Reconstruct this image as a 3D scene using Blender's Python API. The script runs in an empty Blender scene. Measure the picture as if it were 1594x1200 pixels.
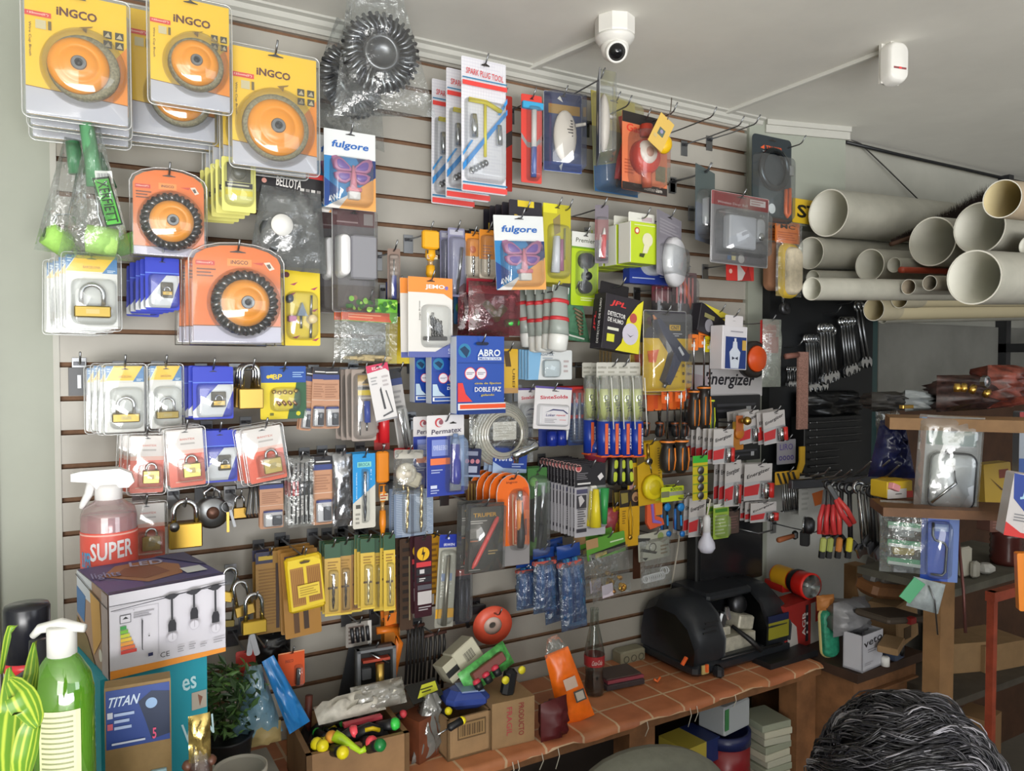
import bpy,math,random
from mathutils import Vector,Matrix,Euler
R=math.radians
TR,RO,cos,sin=Matrix.Translation,Matrix.Rotation,math.cos,math.sin
PI=math.pi
random.seed(7)
sc=bpy.context.scene
C=sc.collection

# ---------------------------------------------------------------- camera, light, exposure
CAMP=Vector((0.0,-1.97,1.74))
YAW,PITCH,F=R(30.4),R(1.67),1200.0
cam_d=bpy.data.cameras.new('camera'); cam=bpy.data.objects.new('camera',cam_d); C.objects.link(cam)
cam.location=CAMP; cam.rotation_euler=(PI/2-PITCH,0,-YAW)
cam_d.sensor_width=36; cam_d.lens=F/1594*36; cam_d.clip_start=0.02
sc.camera=cam
sc.view_settings.view_transform='Standard'; sc.view_settings.look='None'
sc.view_settings.gamma=1; sc.view_settings.use_curve_mapping=False
sc.view_settings.exposure=-0.15
sc.cycles.transparent_max_bounces=24
sc.cycles.max_bounces=7

world=bpy.data.worlds.new('daylight'); sc.world=world; world.use_nodes=True
bg=world.node_tree.nodes['Background']; bg.inputs[0].default_value=(0.85,0.92,1.0,1); bg.inputs[1].default_value=1.0

def area(name,loc,target,sx,sy,power,col):
    l=bpy.data.lights.new(name,'AREA'); l.shape='RECTANGLE'; l.size=sx; l.size_y=sy; l.energy=power; l.color=col
    o=bpy.data.objects.new(name,l); C.objects.link(o); o.location=loc
    o.rotation_euler=(Vector(target)-Vector(loc)).to_track_quat('-Z','Y').to_euler()
    return o
# daylight coming in through the open shop front, behind the photographer and to the left
area('shopfront_daylight',(-1.7,-5.2,1.75),(1.5,0.0,1.95),2.6,1.8,84,(1.0,0.985,0.95))
area('doorway_daylight',(3.2,-5.6,1.9),(2.6,0.0,1.9),2.0,1.6,30,(0.92,0.96,1.0))
area('ceiling_fill',(-.6,-5.9,0.35),(0.9,-1.0,2.6),4.5,1.2,420,(1.0,0.985,0.965))  # added lamp aimed up to brighten the ceiling, in place of bounced daylight

# ---------------------------------------------------------------- picture to place
_m=Euler((PI/2-PITCH,0,-YAW)).to_matrix()
def ray(px,py):
    return _m @ Vector(((px-797)/F,(600-py)/F,-1.0))
def P(px,py,d):              # the point at distance d in front of the slat wall
    r=ray(px,py); return CAMP+r*((-d-CAMP.y)/r.y)
def PZ(px,py,z):             # the point at height z
    r=ray(px,py); return CAMP+r*((z-CAMP.z)/r.z)
def PX(px,py,x):
    r=ray(px,py); return CAMP+r*((x-CAMP.x)/r.x)
def PD(px,py,z):             # the point z metres in front of the lens plane
    return CAMP+ray(px,py)*z
def spot(b,d):
    x0,y0,x1,y1=b; xc=(x0+x1)/2; yc=(y0+y1)/2
    A=P(x0,yc,d); B=P(x1,yc,d); T=P(xc,y0,d); D=P(xc,y1,d)
    return Vector(((A.x+B.x)/2,-d,(T.z+D.z)/2)),B.x-A.x,T.z-D.z

def proj(p):
    q=_m.transposed() @ (Vector(p)-CAMP); return 797-F*q.x/q.z,600+F*q.y/q.z
# ---------------------------------------------------------------- materials
def lin(c):
    c=c.lstrip('#'); v=[int(c[i:i+2],16)/255 for i in (0,2,4)]
    return tuple(x/12.92 if x <= 0.04045 else ((x+0.055)/1.055) ** 2.4 for x in v)+(1,)
_mats={}
def M(col,rough=0.5,metal=0.0,var=0.0,scale=30,bump=0.0,alpha=None,emit=0):
    key=(col,rough,metal,var,scale,bump,alpha,emit)
    if key in _mats: return _mats[key]
    m=bpy.data.materials.new('paint_'+col.lstrip('#')); m.use_nodes=True
    nt=m.node_tree; b=nt.nodes['Principled BSDF']; b.inputs['Base Color'].default_value=lin(col)
    b.inputs['Roughness'].default_value=rough; b.inputs['Metallic'].default_value=metal
    if emit: b.inputs['Emission Color'].default_value=lin(col); b.inputs['Emission Strength'].default_value=emit
    if var or bump:
        tc=nt.nodes.new('ShaderNodeTexCoord'); n=nt.nodes.new('ShaderNodeTexNoise')
        n.inputs['Scale'].default_value=scale; n.inputs['Detail'].default_value=5; n.inputs['Roughness'].default_value=0.6
        nt.links.new(tc.outputs['Object'],n.inputs['Vector'])
        if var:
            mx=nt.nodes.new('ShaderNodeMix'); mx.data_type='RGBA'
            c=lin(col); mx.inputs[6].default_value=tuple(max(0,x*(1-var)) for x in c[:3])+(1,)
            mx.inputs[7].default_value=tuple(min(1,x*(1+var)) for x in c[:3])+(1,)
            mr=nt.nodes.new('ShaderNodeMapRange'); mr.inputs[1].default_value=0.35; mr.inputs[2].default_value=0.65
            nt.links.new(n.outputs['Fac'],mr.inputs[0]); nt.links.new(mr.outputs[0],mx.inputs[0]); nt.links.new(mx.outputs[2],b.inputs['Base Color'])
        if bump:
            bp=nt.nodes.new('ShaderNodeBump'); bp.inputs['Strength'].default_value=bump; bp.inputs['Distance'].default_value=0.004
            nt.links.new(n.outputs['Fac'],bp.inputs['Height']); nt.links.new(bp.outputs[0],b.inputs['Normal'])
    _mats[key]=m; return m
def clear(name,tint='#f4f6f6',haze=0.05,gloss=0.10,rough=0.07,bump=0.0,scale=40):
    if name in _mats: return _mats[name]
    m=bpy.data.materials.new(name); m.use_nodes=True; nt=m.node_tree; nt.nodes.clear()
    o=nt.nodes.new('ShaderNodeOutputMaterial'); tr=nt.nodes.new('ShaderNodeBsdfTransparent'); tr.inputs[0].default_value=lin(tint)
    gl=nt.nodes.new('ShaderNodeBsdfGlossy'); gl.inputs['Roughness'].default_value=rough; gl.inputs[0].default_value=(1,1,1,1)
    df=nt.nodes.new('ShaderNodeBsdfDiffuse'); df.inputs[0].default_value=lin(tint)
    m1=nt.nodes.new('ShaderNodeMixShader'); m1.inputs[0].default_value=haze
    m2=nt.nodes.new('ShaderNodeMixShader')
    lw=nt.nodes.new('ShaderNodeLayerWeight'); lw.inputs[0].default_value=0.35
    mr=nt.nodes.new('ShaderNodeMapRange'); mr.inputs[1].default_value=0; mr.inputs[2].default_value=1; mr.inputs[3].default_value=gloss; mr.inputs[4].default_value=0.5
    L=nt.links.new
    L(lw.outputs['Fresnel'],mr.inputs[0]); L(mr.outputs[0],m2.inputs[0])
    L(tr.outputs[0],m1.inputs[1]); L(df.outputs[0],m1.inputs[2]); L(m1.outputs[0],m2.inputs[1]); L(gl.outputs[0],m2.inputs[2]); L(m2.outputs[0],o.inputs[0])
    if bump:
        tc=nt.nodes.new('ShaderNodeTexCoord'); n=nt.nodes.new('ShaderNodeTexNoise'); n.inputs['Scale'].default_value=scale; n.inputs['Detail'].default_value=3
        bp=nt.nodes.new('ShaderNodeBump'); bp.inputs['Strength'].default_value=bump; bp.inputs['Distance'].default_value=0.01
        L(tc.outputs['Object'],n.inputs['Vector']); L(n.outputs['Fac'],bp.inputs['Height']); L(bp.outputs[0],gl.inputs['Normal']); L(bp.outputs[0],lw.inputs['Normal'])
    _mats[name]=m; return m
CLEAR=clear('clear_blister',gloss=0.035,haze=0.05)
BAG=clear('clear_bag',haze=0.035,gloss=0.03,rough=0.10,bump=0.6,scale=38)
CHROME=M('#c9ccd0',0.18,1.0)
STEEL=M('#8d8f92',0.35,1.0)
DSTEEL=M('#55565a',0.4,0.9)
BRASS=M('#c8a557',0.32,1.0)
DBRASS=M('#8f7c4a',0.4,0.9)
BLACK=M('#17181b',0.45)
WHITE=M('#e6e6e2',0.45)

# ---------------------------------------------------------------- mesh builder
_txt={}
def text_geo(s,bold=0):
    k=(s,bold)
    if k in _txt: return _txt[k]
    cu=bpy.data.curves.new('t','FONT'); cu.body=s; cu.resolution_u=2; cu.offset=bold*.45
    o=bpy.data.objects.new('t',cu); C.objects.link(o)
    me=bpy.data.meshes.new_from_object(o.evaluated_get(bpy.context.evaluated_depsgraph_get()))
    vs=[v.co.copy() for v in me.vertices]; fs=[tuple(p.vertices) for p in me.polygons]
    bpy.data.objects.remove(o); bpy.data.curves.remove(cu); bpy.data.meshes.remove(me)
    x0=min(v.x for v in vs); x1=max(v.x for v in vs); y0=min(v.y for v in vs); y1=max(v.y for v in vs)
    vs=[((v.x-x0)/(x1-x0)-0.5,(v.y-y0)/(y1-y0)-0.5) for v in vs]
    _txt[k]=(vs,fs); return _txt[k]
def rrect(w,h,r,n=4):
    r=min(r,w/2-1e-5,h/2-1e-5); pts=[]
    for cx,cy,a in ((w/2-r,h/2-r,0),(-w/2+r,h/2-r,90),(-w/2+r,-h/2+r,180),(w/2-r,-h/2+r,270)):
        for i in range(n+1):
            t=R(a+90*i/n); pts.append((cx+r*cos(t),cy+r*sin(t)))
    return pts
def circ(r,n=20,cx=0,cy=0,a0=0):
    return [(cx+r*cos(a0+2*PI*i/n),cy+r*sin(a0+2*PI*i/n)) for i in range(n)]
class MB:
    def __init__(s): s.v=[]; s.f=[]; s.m=[]; s.sm=[]; s.mats=[]
    def mi(s,m):
        if isinstance(m,str): m=M(m)
        if m not in s.mats: s.mats.append(m)
        return s.mats.index(m)
    def add(s,vs,fs,m,smooth=False):
        b=len(s.v); s.v += [tuple(v) for v in vs]; k=s.mi(m)
        for f in fs: s.f.append(tuple(i+b for i in f)); s.m.append(k); s.sm.append(smooth)
        return s
    def box(s,x0,x1,y0,y1,z0,z1,m,mat=None):
        vs=[(x,y,z) for x in (x0,x1) for y in (y0,y1) for z in (z0,z1)]
        if mat: vs=[mat @ Vector(v) for v in vs]
        return s.add(vs,[(0,1,3,2),(4,6,7,5),(0,4,5,1),(2,3,7,6),(0,2,6,4),(1,5,7,3)],m)
    def bbox(s,w,d,h,m,loc=(0,0,0),rot=None,bev=0.1):      # bevelled box centred on loc
        c=min(w,d,h)*bev; vs=[];
        X,Y,Z=w/2,d/2,h/2
        mt=TR(loc) @ (Euler(rot).to_matrix().to_4x4() if rot else Matrix())
        rings=[]
        for z,i in ((-Z,c),(-Z+c,0),(Z-c,0),(Z,c)):
            a,b=X-i,Y-i
            rings.append([(a-c,b,z),(a,b-c,z),(a,-b+c,z),(a-c,-b,z),(-a+c,-b,z),(-a,-b+c,z),(-a,b-c,z),(-a+c,b,z)])
        n=8
        vs=[mt @ Vector(p) for r in rings for p in r]; fs=[]
        for k in range(3):
            for i in range(n): fs.append((k*n+i,k*n+(i+1) % n,(k+1)*n+(i+1) % n,(k+1)*n+i)[::-1])
        fs.append(tuple(range(n))); fs.append(tuple(range(3*n,4*n))[::-1])
        return s.add(vs,fs,m)
    def prism(s,pts,y0,y1,m,mat=None,side=None,smooth=False):          # outline in xz, from y0 (back) to y1 (front, smaller y)
        n=len(pts); vs=[(x,y0,z) for x,z in pts]+[(x,y1,z) for x,z in pts]
        if mat: vs=[mat @ Vector(v) for v in vs]
        s.add(vs,[tuple(range(n)),tuple(range(n,2*n))[::-1]],m)
        b=len(s.v)-2*n; k=s.mi(side or m)
        for i in range(n): j=(i+1) % n; s.f.append((b+i,b+n+i,b+n+j,b+j)); s.m.append(k); s.sm.append(smooth)
        return s
    def flat(s,pts,y,m,fs=None):
        n=len(pts); return s.add([(x,y,z) for x,z in pts],fs or [tuple(range(n))[::-1]],m)
    def lathe(s,prof,m,mat=None,n=20,smooth=True,axis='Z',capped=True,sx=1,sy=1):
        vs=[]; fs=[]
        for r,z in prof:
            for i in range(n):
                a=2*PI*i/n; x,y=r*cos(a)*sx,r*sin(a)*sy
                vs.append({'Z': (x,y,z),'Y': (x,-z,y),'X': (z,x,y)}[axis])
        for k in range(len(prof)-1):
            for i in range(n): fs.append((k*n+i,k*n+(i+1) % n,(k+1)*n+(i+1) % n,(k+1)*n+i))
        if capped:
            if prof[0][0] > 1e-6: fs.append(tuple(range(n))[::-1])
            if prof[-1][0] > 1e-6: fs.append(tuple(range((len(prof)-1)*n,len(prof)*n)))
        if mat: vs=[mat @ Vector(v) for v in vs]
        return s.add(vs,fs,m,smooth)
    def tube(s,path,r,m,n=8,closed=False,r2=None,smooth=True,twist=0,prof=None):
        pts=[Vector(p) for p in path]; L=len(pts); vs=[]; fs=[]; up=None
        for k,p in enumerate(pts):
            a=pts[(k-1) % L] if (k or closed) else p; b=pts[(k+1) % L] if (k < L-1 or closed) else p
            t=(b-a).normalized() if (b-a).length > 1e-9 else Vector((0,0,1))
            if up is None: up=Vector((0,0,1)) if abs(t.z) < 0.9 else Vector((0,1,0))
            u=t.cross(up); u=u.normalized() if u.length > 1e-6 else t.orthogonal().normalized()
            w=t.cross(u).normalized(); up=-w if False else w.cross(t).cross(t)*0+up
            rr=r if r2 is None else r+(r2-r)*k/max(1,L-1)
            if isinstance(r,(list,tuple)): rr=r[k]
            for i in range(n):
                an=2*PI*i/n+twist*k; q=rr*(prof[i] if prof else 1)
                vs.append(p+u*cos(an)*q+w*sin(an)*q)
        K=L if closed else L-1
        for k in range(K):
            for i in range(n): fs.append((k*n+i,k*n+(i+1) % n,((k+1) % L)*n+(i+1) % n,((k+1) % L)*n+i)[::-1])
        if not closed: fs.append(tuple(range(n))); fs.append(tuple(range((L-1)*n,L*n))[::-1])
        return s.add(vs,fs,m,smooth)
    def dome(s,pts,depth,m,y=0.0,cx=0,cz=0,ins=0.82,mid=0.95):      # soft blister over an outline
        n=len(pts); rings=[(1,0),(mid,0.65),((mid+ins)/2,0.93),(ins,1.0)]; vs=[]; fs=[]
        mx=sum(p[0] for p in pts)/n; mz=sum(p[1] for p in pts)/n
        for k,q in rings:
            for x,z in pts: vs.append((cx+mx+(x-mx)*k,y-depth*q,cz+mz+(z-mz)*k))
        for k in range(3):
            for i in range(n): fs.append((k*n+i,k*n+(i+1) % n,(k+1)*n+(i+1) % n,(k+1)*n+i))
        fs.append(tuple(range(3*n,4*n)))
        return s.add(vs,fs,m,True)
    def ball(s,r,m,loc=(0,0,0),n=12,k=7,sx=1,sy=1,sz=1):
        prof=[(r*sin(PI*i/k),-r*cos(PI*i/k)*sz) for i in range(k+1)]
        prof[0]=(1e-5,-r*sz); prof[-1]=(1e-5,r*sz)
        return s.lathe(prof,m,TR(loc),n,capped=False,sx=sx,sy=sy)
    def build(s,name,parent=None,mat=None):
        me=bpy.data.meshes.new(name); me.from_pydata(s.v,[],s.f)
        for m in s.mats: me.materials.append(m)
        me.polygons.foreach_set('material_index',s.m); me.polygons.foreach_set('use_smooth',s.sm); me.update()
        o=bpy.data.objects.new(name,me); C.objects.link(o)
        if parent: o.parent=parent
        if mat: o.matrix_basis=mat
        return o

# ---------------------------------------------------------------- tagging
def tag(o,label,cat,group=None,kind=None):
    o['label']=label; o['category']=cat
    if group: o['group']=group
    if kind: o['kind']=kind
    return o
def struct(o,label=None):
    o['kind']='structure'
    if label: o['label']=label
    return o
def thing(name,label,cat,loc=(0,0,0),rot=(0,0,0),group=None):
    o=bpy.data.objects.new(name,None); C.objects.link(o); o.empty_display_size=0.02
    o.location=loc; o.rotation_euler=rot; return tag(o,label,cat,group)
def dup(root,loc=None,rot=None,label=None,group=None):
    r=root.copy(); C.objects.link(r)
    if loc is not None: r.location=loc
    if rot is not None: r.rotation_euler=rot
    if label: r['label']=label
    if group: r['group']=group
    for ch in list(root.children):
        c=ch.copy(); C.objects.link(c); c.parent=r
        for g in list(ch.children):
            d=g.copy(); C.objects.link(d); d.parent=c
    return r

# ---------------------------------------------------------------- printed cards
def prints(mb,w,h,items,y):
    X=lambda u: (u-0.5)*w
    Z=lambda v: (0.5-v)*h
    for k,it in enumerate(items):
        yy=y-0.00035*(k+1); t=it[0]
        if t == 'r': mb.flat([(X(it[1]),Z(it[4])),(X(it[3]),Z(it[4])),(X(it[3]),Z(it[2])),(X(it[1]),Z(it[2]))][::-1],yy,it[5])
        elif t == 'p':
            p=[(X(a),Z(b)) for a,b in it[1]]
            ar=sum(p[i-1][0]*p[i][1]-p[i][0]*p[i-1][1] for i in range(len(p)))
            mb.flat(p if ar < 0 else p[::-1],yy,it[2])
        elif t == 'c': mb.flat(circ(it[3]*w,18,X(it[1]),Z(it[2]))[::-1],yy,it[4])
        elif t == 'o':      # ring
            a=circ(it[3]*w,20,X(it[1]),Z(it[2])); b=circ(it[4]*w,20,X(it[1]),Z(it[2])); n=20
            mb.add([(x,yy,z) for x,z in a+b],[(i,n+i,n+(i+1) % n,(i+1) % n) for i in range(n)],it[5])
        elif t == 't':      # text, u, v, width, height, colour, rotation, shear, bold
            rot=R(it[7]) if len(it) > 7 else 0; sh=it[8] if len(it) > 8 else 0; bo=it[9] if len(it) > 9 else 0.02
            vs,fs=text_geo(it[1],bo); W,H=it[4]*w,it[5]*h
            if len(it) > 7 and abs(abs(it[7])-90) < 30: W,H=it[5]*h,it[4]*w
            out=[]
            for a,b in vs:
                a,b=(a*W+sh*b*H),b*H
                out.append((X(it[2])+a*cos(rot)-b*sin(rot),yy,Z(it[3])+a*sin(rot)+b*cos(rot)))
            mb.add(out,fs,it[6])
        elif t == 'l':      # rows of small print
            u0,v0,u1,v1,n,col=it[1:7]; st=(v1-v0)/n
            for i in range(n):
                e=u1-(u1-u0)*((i*37 % 10)/28)
                a=v0+st*(i+0.25); b=v0+st*(i+0.7)
                mb.flat([(X(u0),Z(b)),(X(e),Z(b)),(X(e),Z(a)),(X(u0),Z(a))][::-1],yy,col)
        elif t == 'bars':   # bar code
            u0,v0,u1,v1,n,col=it[1:7]
            for i in range(n):
                a=u0+(u1-u0)*i/n; b=a+(u1-u0)/n*(0.3+0.4*((i*7) % 3)/2)
                mb.flat([(X(a),Z(v1)),(X(b),Z(v1)),(X(b),Z(v0)),(X(a),Z(v0))][::-1],yy,col)
def card(root,w,h,base,items=(),t=0.0012,r=0.004,pts=None,name='card',y=0.0,slot=(0.5,0.045),mat=None):
    mb=MB();base=M(base,0.35) if isinstance(base,str) else base
    mb.prism(pts or rrect(w,h,r),y,y-t,base)
    its=list(items)
    if slot: u,v=slot; a=0.09; its += [('p',[(u-a,v),(u-a*.4,v-.008),(u,v-.02),(u+a*.4,v-.008),(u+a,v),(u+a,v+.008),(u-a,v+.008)],'#2a2522')]
    prints(mb,w,h,its,y-t)
    return mb.build(name,root,mat)
def blister(root,w,h,u0,v0,u1,v1,depth,mat=None,r=None,name='blister',y=-0.0015,ins=0.85):
    W,H=(u1-u0)*w,(v1-v0)*h
    mb=MB();mb.dome(rrect(W,H,r or min(W,H)*0.25,3),depth,mat or CLEAR,y,((u0+u1)/2-0.5)*w,(0.5-(v0+v1)/2)*h,ins)
    return mb.build(name,root)
ORD=['second','third','fourth','fifth','sixth','seventh','eighth','ninth','tenth','eleventh','twelfth','thirteenth']
HOOKMB={}
_hk=[0]
def hook(p,d,what,tip=0.03,droop=0.0):       # wire hook on the slat wall: bracket and rod, its tip past the front card
    g=thing('display_hook','steel wire wall hook '+what,'hook',(p[0],0,p[1]),group='wire hooks on the slat wall')
    if 'b' not in HOOKMB:
        b=MB(); b.bbox(0.028,0.003,0.05,STEEL,(0,-0.002,-0.012)); b.bbox(0.022,0.004,0.008,DSTEEL,(0,-0.0055,0.0)); HOOKMB['b']=b.build('bracket',g).data
    else:
        o=bpy.data.objects.new('bracket',HOOKMB['b']); C.objects.link(o); o.parent=g
    k=round(d,2)
    if k not in HOOKMB:
        t=MB(); t.tube([(0,-0.004,0),(0,-k*0.5,-0.002),(0,-k,0.0),(0,-k-tip*0.35,0.004),(0,-k-tip*0.9,tip*0.8)],0.0022,STEEL,6)
        HOOKMB[k]=t.build('wire',g).data
    else:
        o=bpy.data.objects.new('wire',HOOKMB[k]); C.objects.link(o); o.parent=g
    return g
def hang(name,b,d,label,short,cat,design,n=1,step=0.02,roll=0,yaw=0,lean=0,hk=True,hole=0.045,group=None,sh=(0,0),jit=1.0):
    """a hanging product: b = its box in the picture, d = how far in front of the wall the front one hangs"""
    loc,w,h=spot(b,d)
    if yaw and abs(yaw) < 45:
        for _ in range(4):
            e=Vector((cos(R(yaw)),sin(R(yaw)),0))*w/2; A=proj(loc-e)[0]; B=proj(loc+e)[0]
            w *= (b[2]-b[0])/max(2,B-A); loc.x += ((b[0]+b[2])/2-(A+B)/2)*0.0016
    root=thing(name,label,cat,loc,(R(lean),R(roll),R(yaw)),group or (short+' on one hook' if n > 1 else None))
    design(root,w,h)
    for k in range(1,n):
        rr=random.Random(hash((b[0],k)) % 9999 if False else b[0]*31+k)
        dd=step*k
        if d-dd < 0.006: break
        dup(root,loc+Vector((rr.uniform(-.002,.002)*jit+sh[0]*k,dd,rr.uniform(-.002,.002)*jit+sh[1]*k)),
            (R(lean),R(roll+rr.uniform(-1.2,1.2)*jit),R(yaw+rr.uniform(-2,2)*jit)),
            '%s, %s from the front on its hook' % (short,ORD[k-1]))
    if hk:
        hp=loc+Vector((0,0,(0.5-hole)*h)); hook((hp.x,hp.z),d,'carrying the '+short)
    return root,w,h
# ---------------------------------------------------------------- the room
WALLC=M('#999d91',0.55,0,0.05,2.5,0.05)
SLAT=M('#a5a198',0.35,0,0.04,5)
MDF=M('#74563f',0.8,0,0.15,40)
CEIL=M('#e2e0d8',0.8,0,0.07,1.6,0.25)
TRIMW=M('#b5b4ac',0.6,0,0.03,6)
CEILZ=2.615
XL,XR=0.0,P(1160,500,0).x
def box_struct(name,x0,x1,y0,y1,z0,z1,m):
    mb=MB();mb.box(x0,x1,y0,y1,z0,z1,m); return struct(mb.build(name))
# slat wall
mb=MB();PIT=0.0752; z0=1.736-23*PIT
for k in range(0,35):
    a=z0+k*PIT+0.0058; b=a+PIT-0.0116
    if b > 2.60: b=2.60
    if a > 2.58: continue
    mb.box(XL,XR,0.0,0.012,a,b,SLAT)
mb.box(XL,XR,0.0115,0.03,0,CEILZ,MDF)
for k in range(0,34):       # brown groove lips
    zz=z0+k*PIT
    mb.box(XL,XR,0.0006,0.0116,zz-0.0063,zz-0.0056,MDF); mb.box(XL,XR,0.0006,0.0116,zz+0.0056,zz+0.0063,MDF)
struct(mb.build('wall_back'))
for i,(px,py) in enumerate([(137,597),(1100,215),(1152,225),(160,250)]):
    pass
# flush wall left of the slats and the door frame in it
box_struct('wall_left',-2.6,XL-0.002,0.0,0.12,0,CEILZ,WALLC)
mb=MB()
for a,b,dd in ((-0.135,-0.118,.014),(-0.19,-0.135,.006)): mb.box(a,b,-dd,0.001,0,CEILZ,TRIMW)
struct(mb.build('trim_1'))
mb=MB();mb.box(-0.012,0.0,-0.003,0.0,0.9,CEILZ,TRIMW); struct(mb.build('trim_2'))
# crown mouldings under the ceiling
mb=MB()
zc=CEILZ
mb.prism([(0,0),(0,0)],0,0,TRIMW) if False else None
def crown(x0,x1,y,name,s=1.0):
    mb=MB();prof=[(0,-0.045),(-0.008,-0.045),(-0.010,-0.030),(-0.022,-0.024),(-0.026,-0.010),(-0.040,-0.006),(-0.042,0),(0,0)]
    n=len(prof); vs=[(x,y+a*s,zc+b*s) for x in (x0,x1) for a,b in prof]
    mb.add(vs,[tuple(range(n)),tuple(range(n,2*n))[::-1]]+[(i,n+i,n+(i+1) % n,(i+1) % n) for i in range(n)],TRIMW); return struct(mb.build(name))
crown(-2.6,XR+0.06,0.0,'trim_3',0.85)
# ceiling and floor
box_struct('ceiling',-3.2,6.5,-6.4,0.9,CEILZ,CEILZ+0.15,CEIL)
box_struct('floor',-3.2,6.5,-6.4,0.9,-0.1,0.0,M('#6f6a62',0.6,0,0.15,4))
# side wall far left behind the photographer, wall on the right beyond the frame
box_struct('wall_side',-3.3,-3.1,-6.4,0.1,0,CEILZ,WALLC)
box_struct('wall_right',5.6,5.75,-6.4,0.9,0,CEILZ,M('#8f8c86',0.8,0,0.1,3))
# white post at the end of the slats and boxed column beyond
XP=P(1193,500,0.0).x
box_struct('wall_post',XR,XP,-0.012,0.06,0,CEILZ,WALLC)
a=P(1190,230,0.01); b=P(1316,250,0.10)
mb=MB()
zt=CEILZ-0.012; zb=P(1250,352,0.05).z
vs=[(a.x,a.y,zb),(b.x,b.y,zb),(b.x,0.05,zb),(a.x,0.05,zb),(a.x,a.y,CEILZ),(b.x,b.y,CEILZ),(b.x,0.05,CEILZ),(a.x,0.05,CEILZ)]
mb.add(vs,[(0,1,5,4),(1,2,6,5),(2,3,7,6),(3,0,4,7),(3,2,1,0),(4,5,6,7)],WALLC)
struct(mb.build('wall_box'))
mb=MB();o=0.025
u=(Vector((b.x,b.y,0))-Vector((a.x,a.y,0))).normalized(); nn=Vector((u.y,-u.x,0))
p0=Vector((a.x,a.y,0))-u*0.0; p1=Vector((b.x,b.y,0))+u*0.012
for z1,z2,oo in ((CEILZ-0.045,CEILZ-0.018,0.010),(CEILZ-0.018,CEILZ,0.018)):
    q=[p0,p1,p1+nn*oo,p0+nn*oo]
    mb.add([(v.x,v.y,z) for z in (z1,z2) for v in q],[(0,1,2,3)[::-1],(4,5,6,7),(0,4,5,1)[::-1],(1,5,6,2)[::-1],(2,6,7,3)[::-1],(3,7,4,0)[::-1]],TRIMW)
struct(mb.build('trim_4'))
# plastered wall on the right, lighter above and bare render lower right
box_struct('wall_rear',XP,6.5,0.02,0.14,0,CEILZ,M('#a9a89e',0.85,0,0.10,2.2,0.2))
mb=MB();za=P(1400,940,-0.0).z; mb.box(XP,P(1322,880,0.0).x,0.004,0.02,za,P(1250,700,0).z,M('#b4b5b1',0.7,0,0.06,3)); struct(mb.build('wall_panel'))
a_=P(1450,505,0).z; box_struct('wall_render',P(1370,500,0).x,5.55,0.006,0.02,0.0,a_,M('#83827b',.9,0,.15,3,.4))
# conduits on the ceiling, camera, motion sensor
def conduit(a,b,label):
    p=PZ(*a,CEILZ-0.006); q=PZ(*b,CEILZ-0.006); mb=MB();dv=(q-p); ln=dv.length
    an=math.atan2(dv.y,dv.x); mt=TR((p+q)/2) @ RO(an,4,'Z')
    mb.bbox(ln,0.018,0.012,M('#d4d3cc',0.5),bev=0.12)
    o=mb.build('cable_conduit'); o.matrix_basis=mt; tag(o,label,'conduit','plastic cable conduits on the ceiling')
conduit((822,108),(938,58),'white plastic cable conduit running from ceiling trim to the dome camera')
conduit((1128,176),(1372,82),'long white plastic cable conduit running from ceiling trim to the motion sensor')
# ---------------------------------------------------------------- product designs
ORG,YEL,RED,BLU='#ef8a22','#f2c61e','#d2342c','#1f49b4'
def rod(root,name,x,z0,z1,r,m,y=-0.008,n=8,x1=None):
    mb=MB();mb.tube([(x,y,z0),(x1 if x1 is not None else x,y,z1)],r,m,n); return mb.build(name,root)
def cup_brush(root,cx,cz,R0,cup=0.78,off=(0,0),dark=False,dome=True,depth=0.03,tint='#f29a0e',nut=0.2):
    """a cup brush seen from its arbor side: wire skirt, yellow cup, hexagonal nut, clear bowl over it"""
    T=TR((cx,-0.002,cz))
    mb=MB()
    if dark:
        n=30
        for i in range(n):
            a=2*PI*i/n; b=a+0.13
            p0=(cx+R0*.70*cos(a),-0.012,cz+R0*.70*sin(a)); p1=(cx+R0*.96*cos(b),-0.008,cz+R0*.96*sin(b))
            mb.tube([p0,((p0[0]+p1[0])/2,-0.016,(p0[2]+p1[2])/2),p1],[R0*.05,R0*.075,R0*.085],STEEL if i % 2 else DSTEEL,5)
        mb.lathe([(R0*.99,0.001),(R0*.95,0.006),(R0*.6,0.006)],M('#3c3a38',0.7),T,28,axis='Y')
    else:
        mb.lathe([(R0*.92,0.0),(R0*.9,0.010),(R0*.72,0.012),(R0*.6,0.010)],M('#8f8a70',0.6,0,0.35,220),T,32,axis='Y')
    mb.build('wire_skirt',root)
    T2=TR((cx+off[0],-0.004,cz+off[1])); c=R0*cup
    mb=MB();mb.lathe([(c,0.006),(c*.98,0.016),(c*.86,depth*.75),(c*.70,depth*.9),(c*.66,depth*.86),(c*.60,depth*.86),(c*.56,depth*.95),(c*.3,depth),(c*.1,depth)],M(tint,0.28),T2,36,axis='Y'); cup_=mb.build('cup',root)
    mb=MB();T3=TR((cx+off[0]*1.1,-0.004-depth,cz+off[1]*1.1)); q=R0*nut
    mb.lathe([(q,-0.001),(q,0.003),(q*.9,0.005),(q*.55,0.005),(q*.5,0.001),(0.0001,0.0008)],STEEL,T3,6 if nut < 0.2 else 18,axis='Y',smooth=False)
    mb.lathe([(q*.48,0.0012),(0.0001,0.0014)],BLACK,T3,12,axis='Y'); mb.build('nut',cup_)
    if dome:
        mb=MB();mb.lathe([(R0*1.10,0.0),(R0*1.06,0.016),(R0*.98,depth+.004),(R0*.80,depth+.012),(0.0001,depth+.014)],CLEAR,T,36,axis='Y',capped=False); mb.build('clear_bowl',root)
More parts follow.
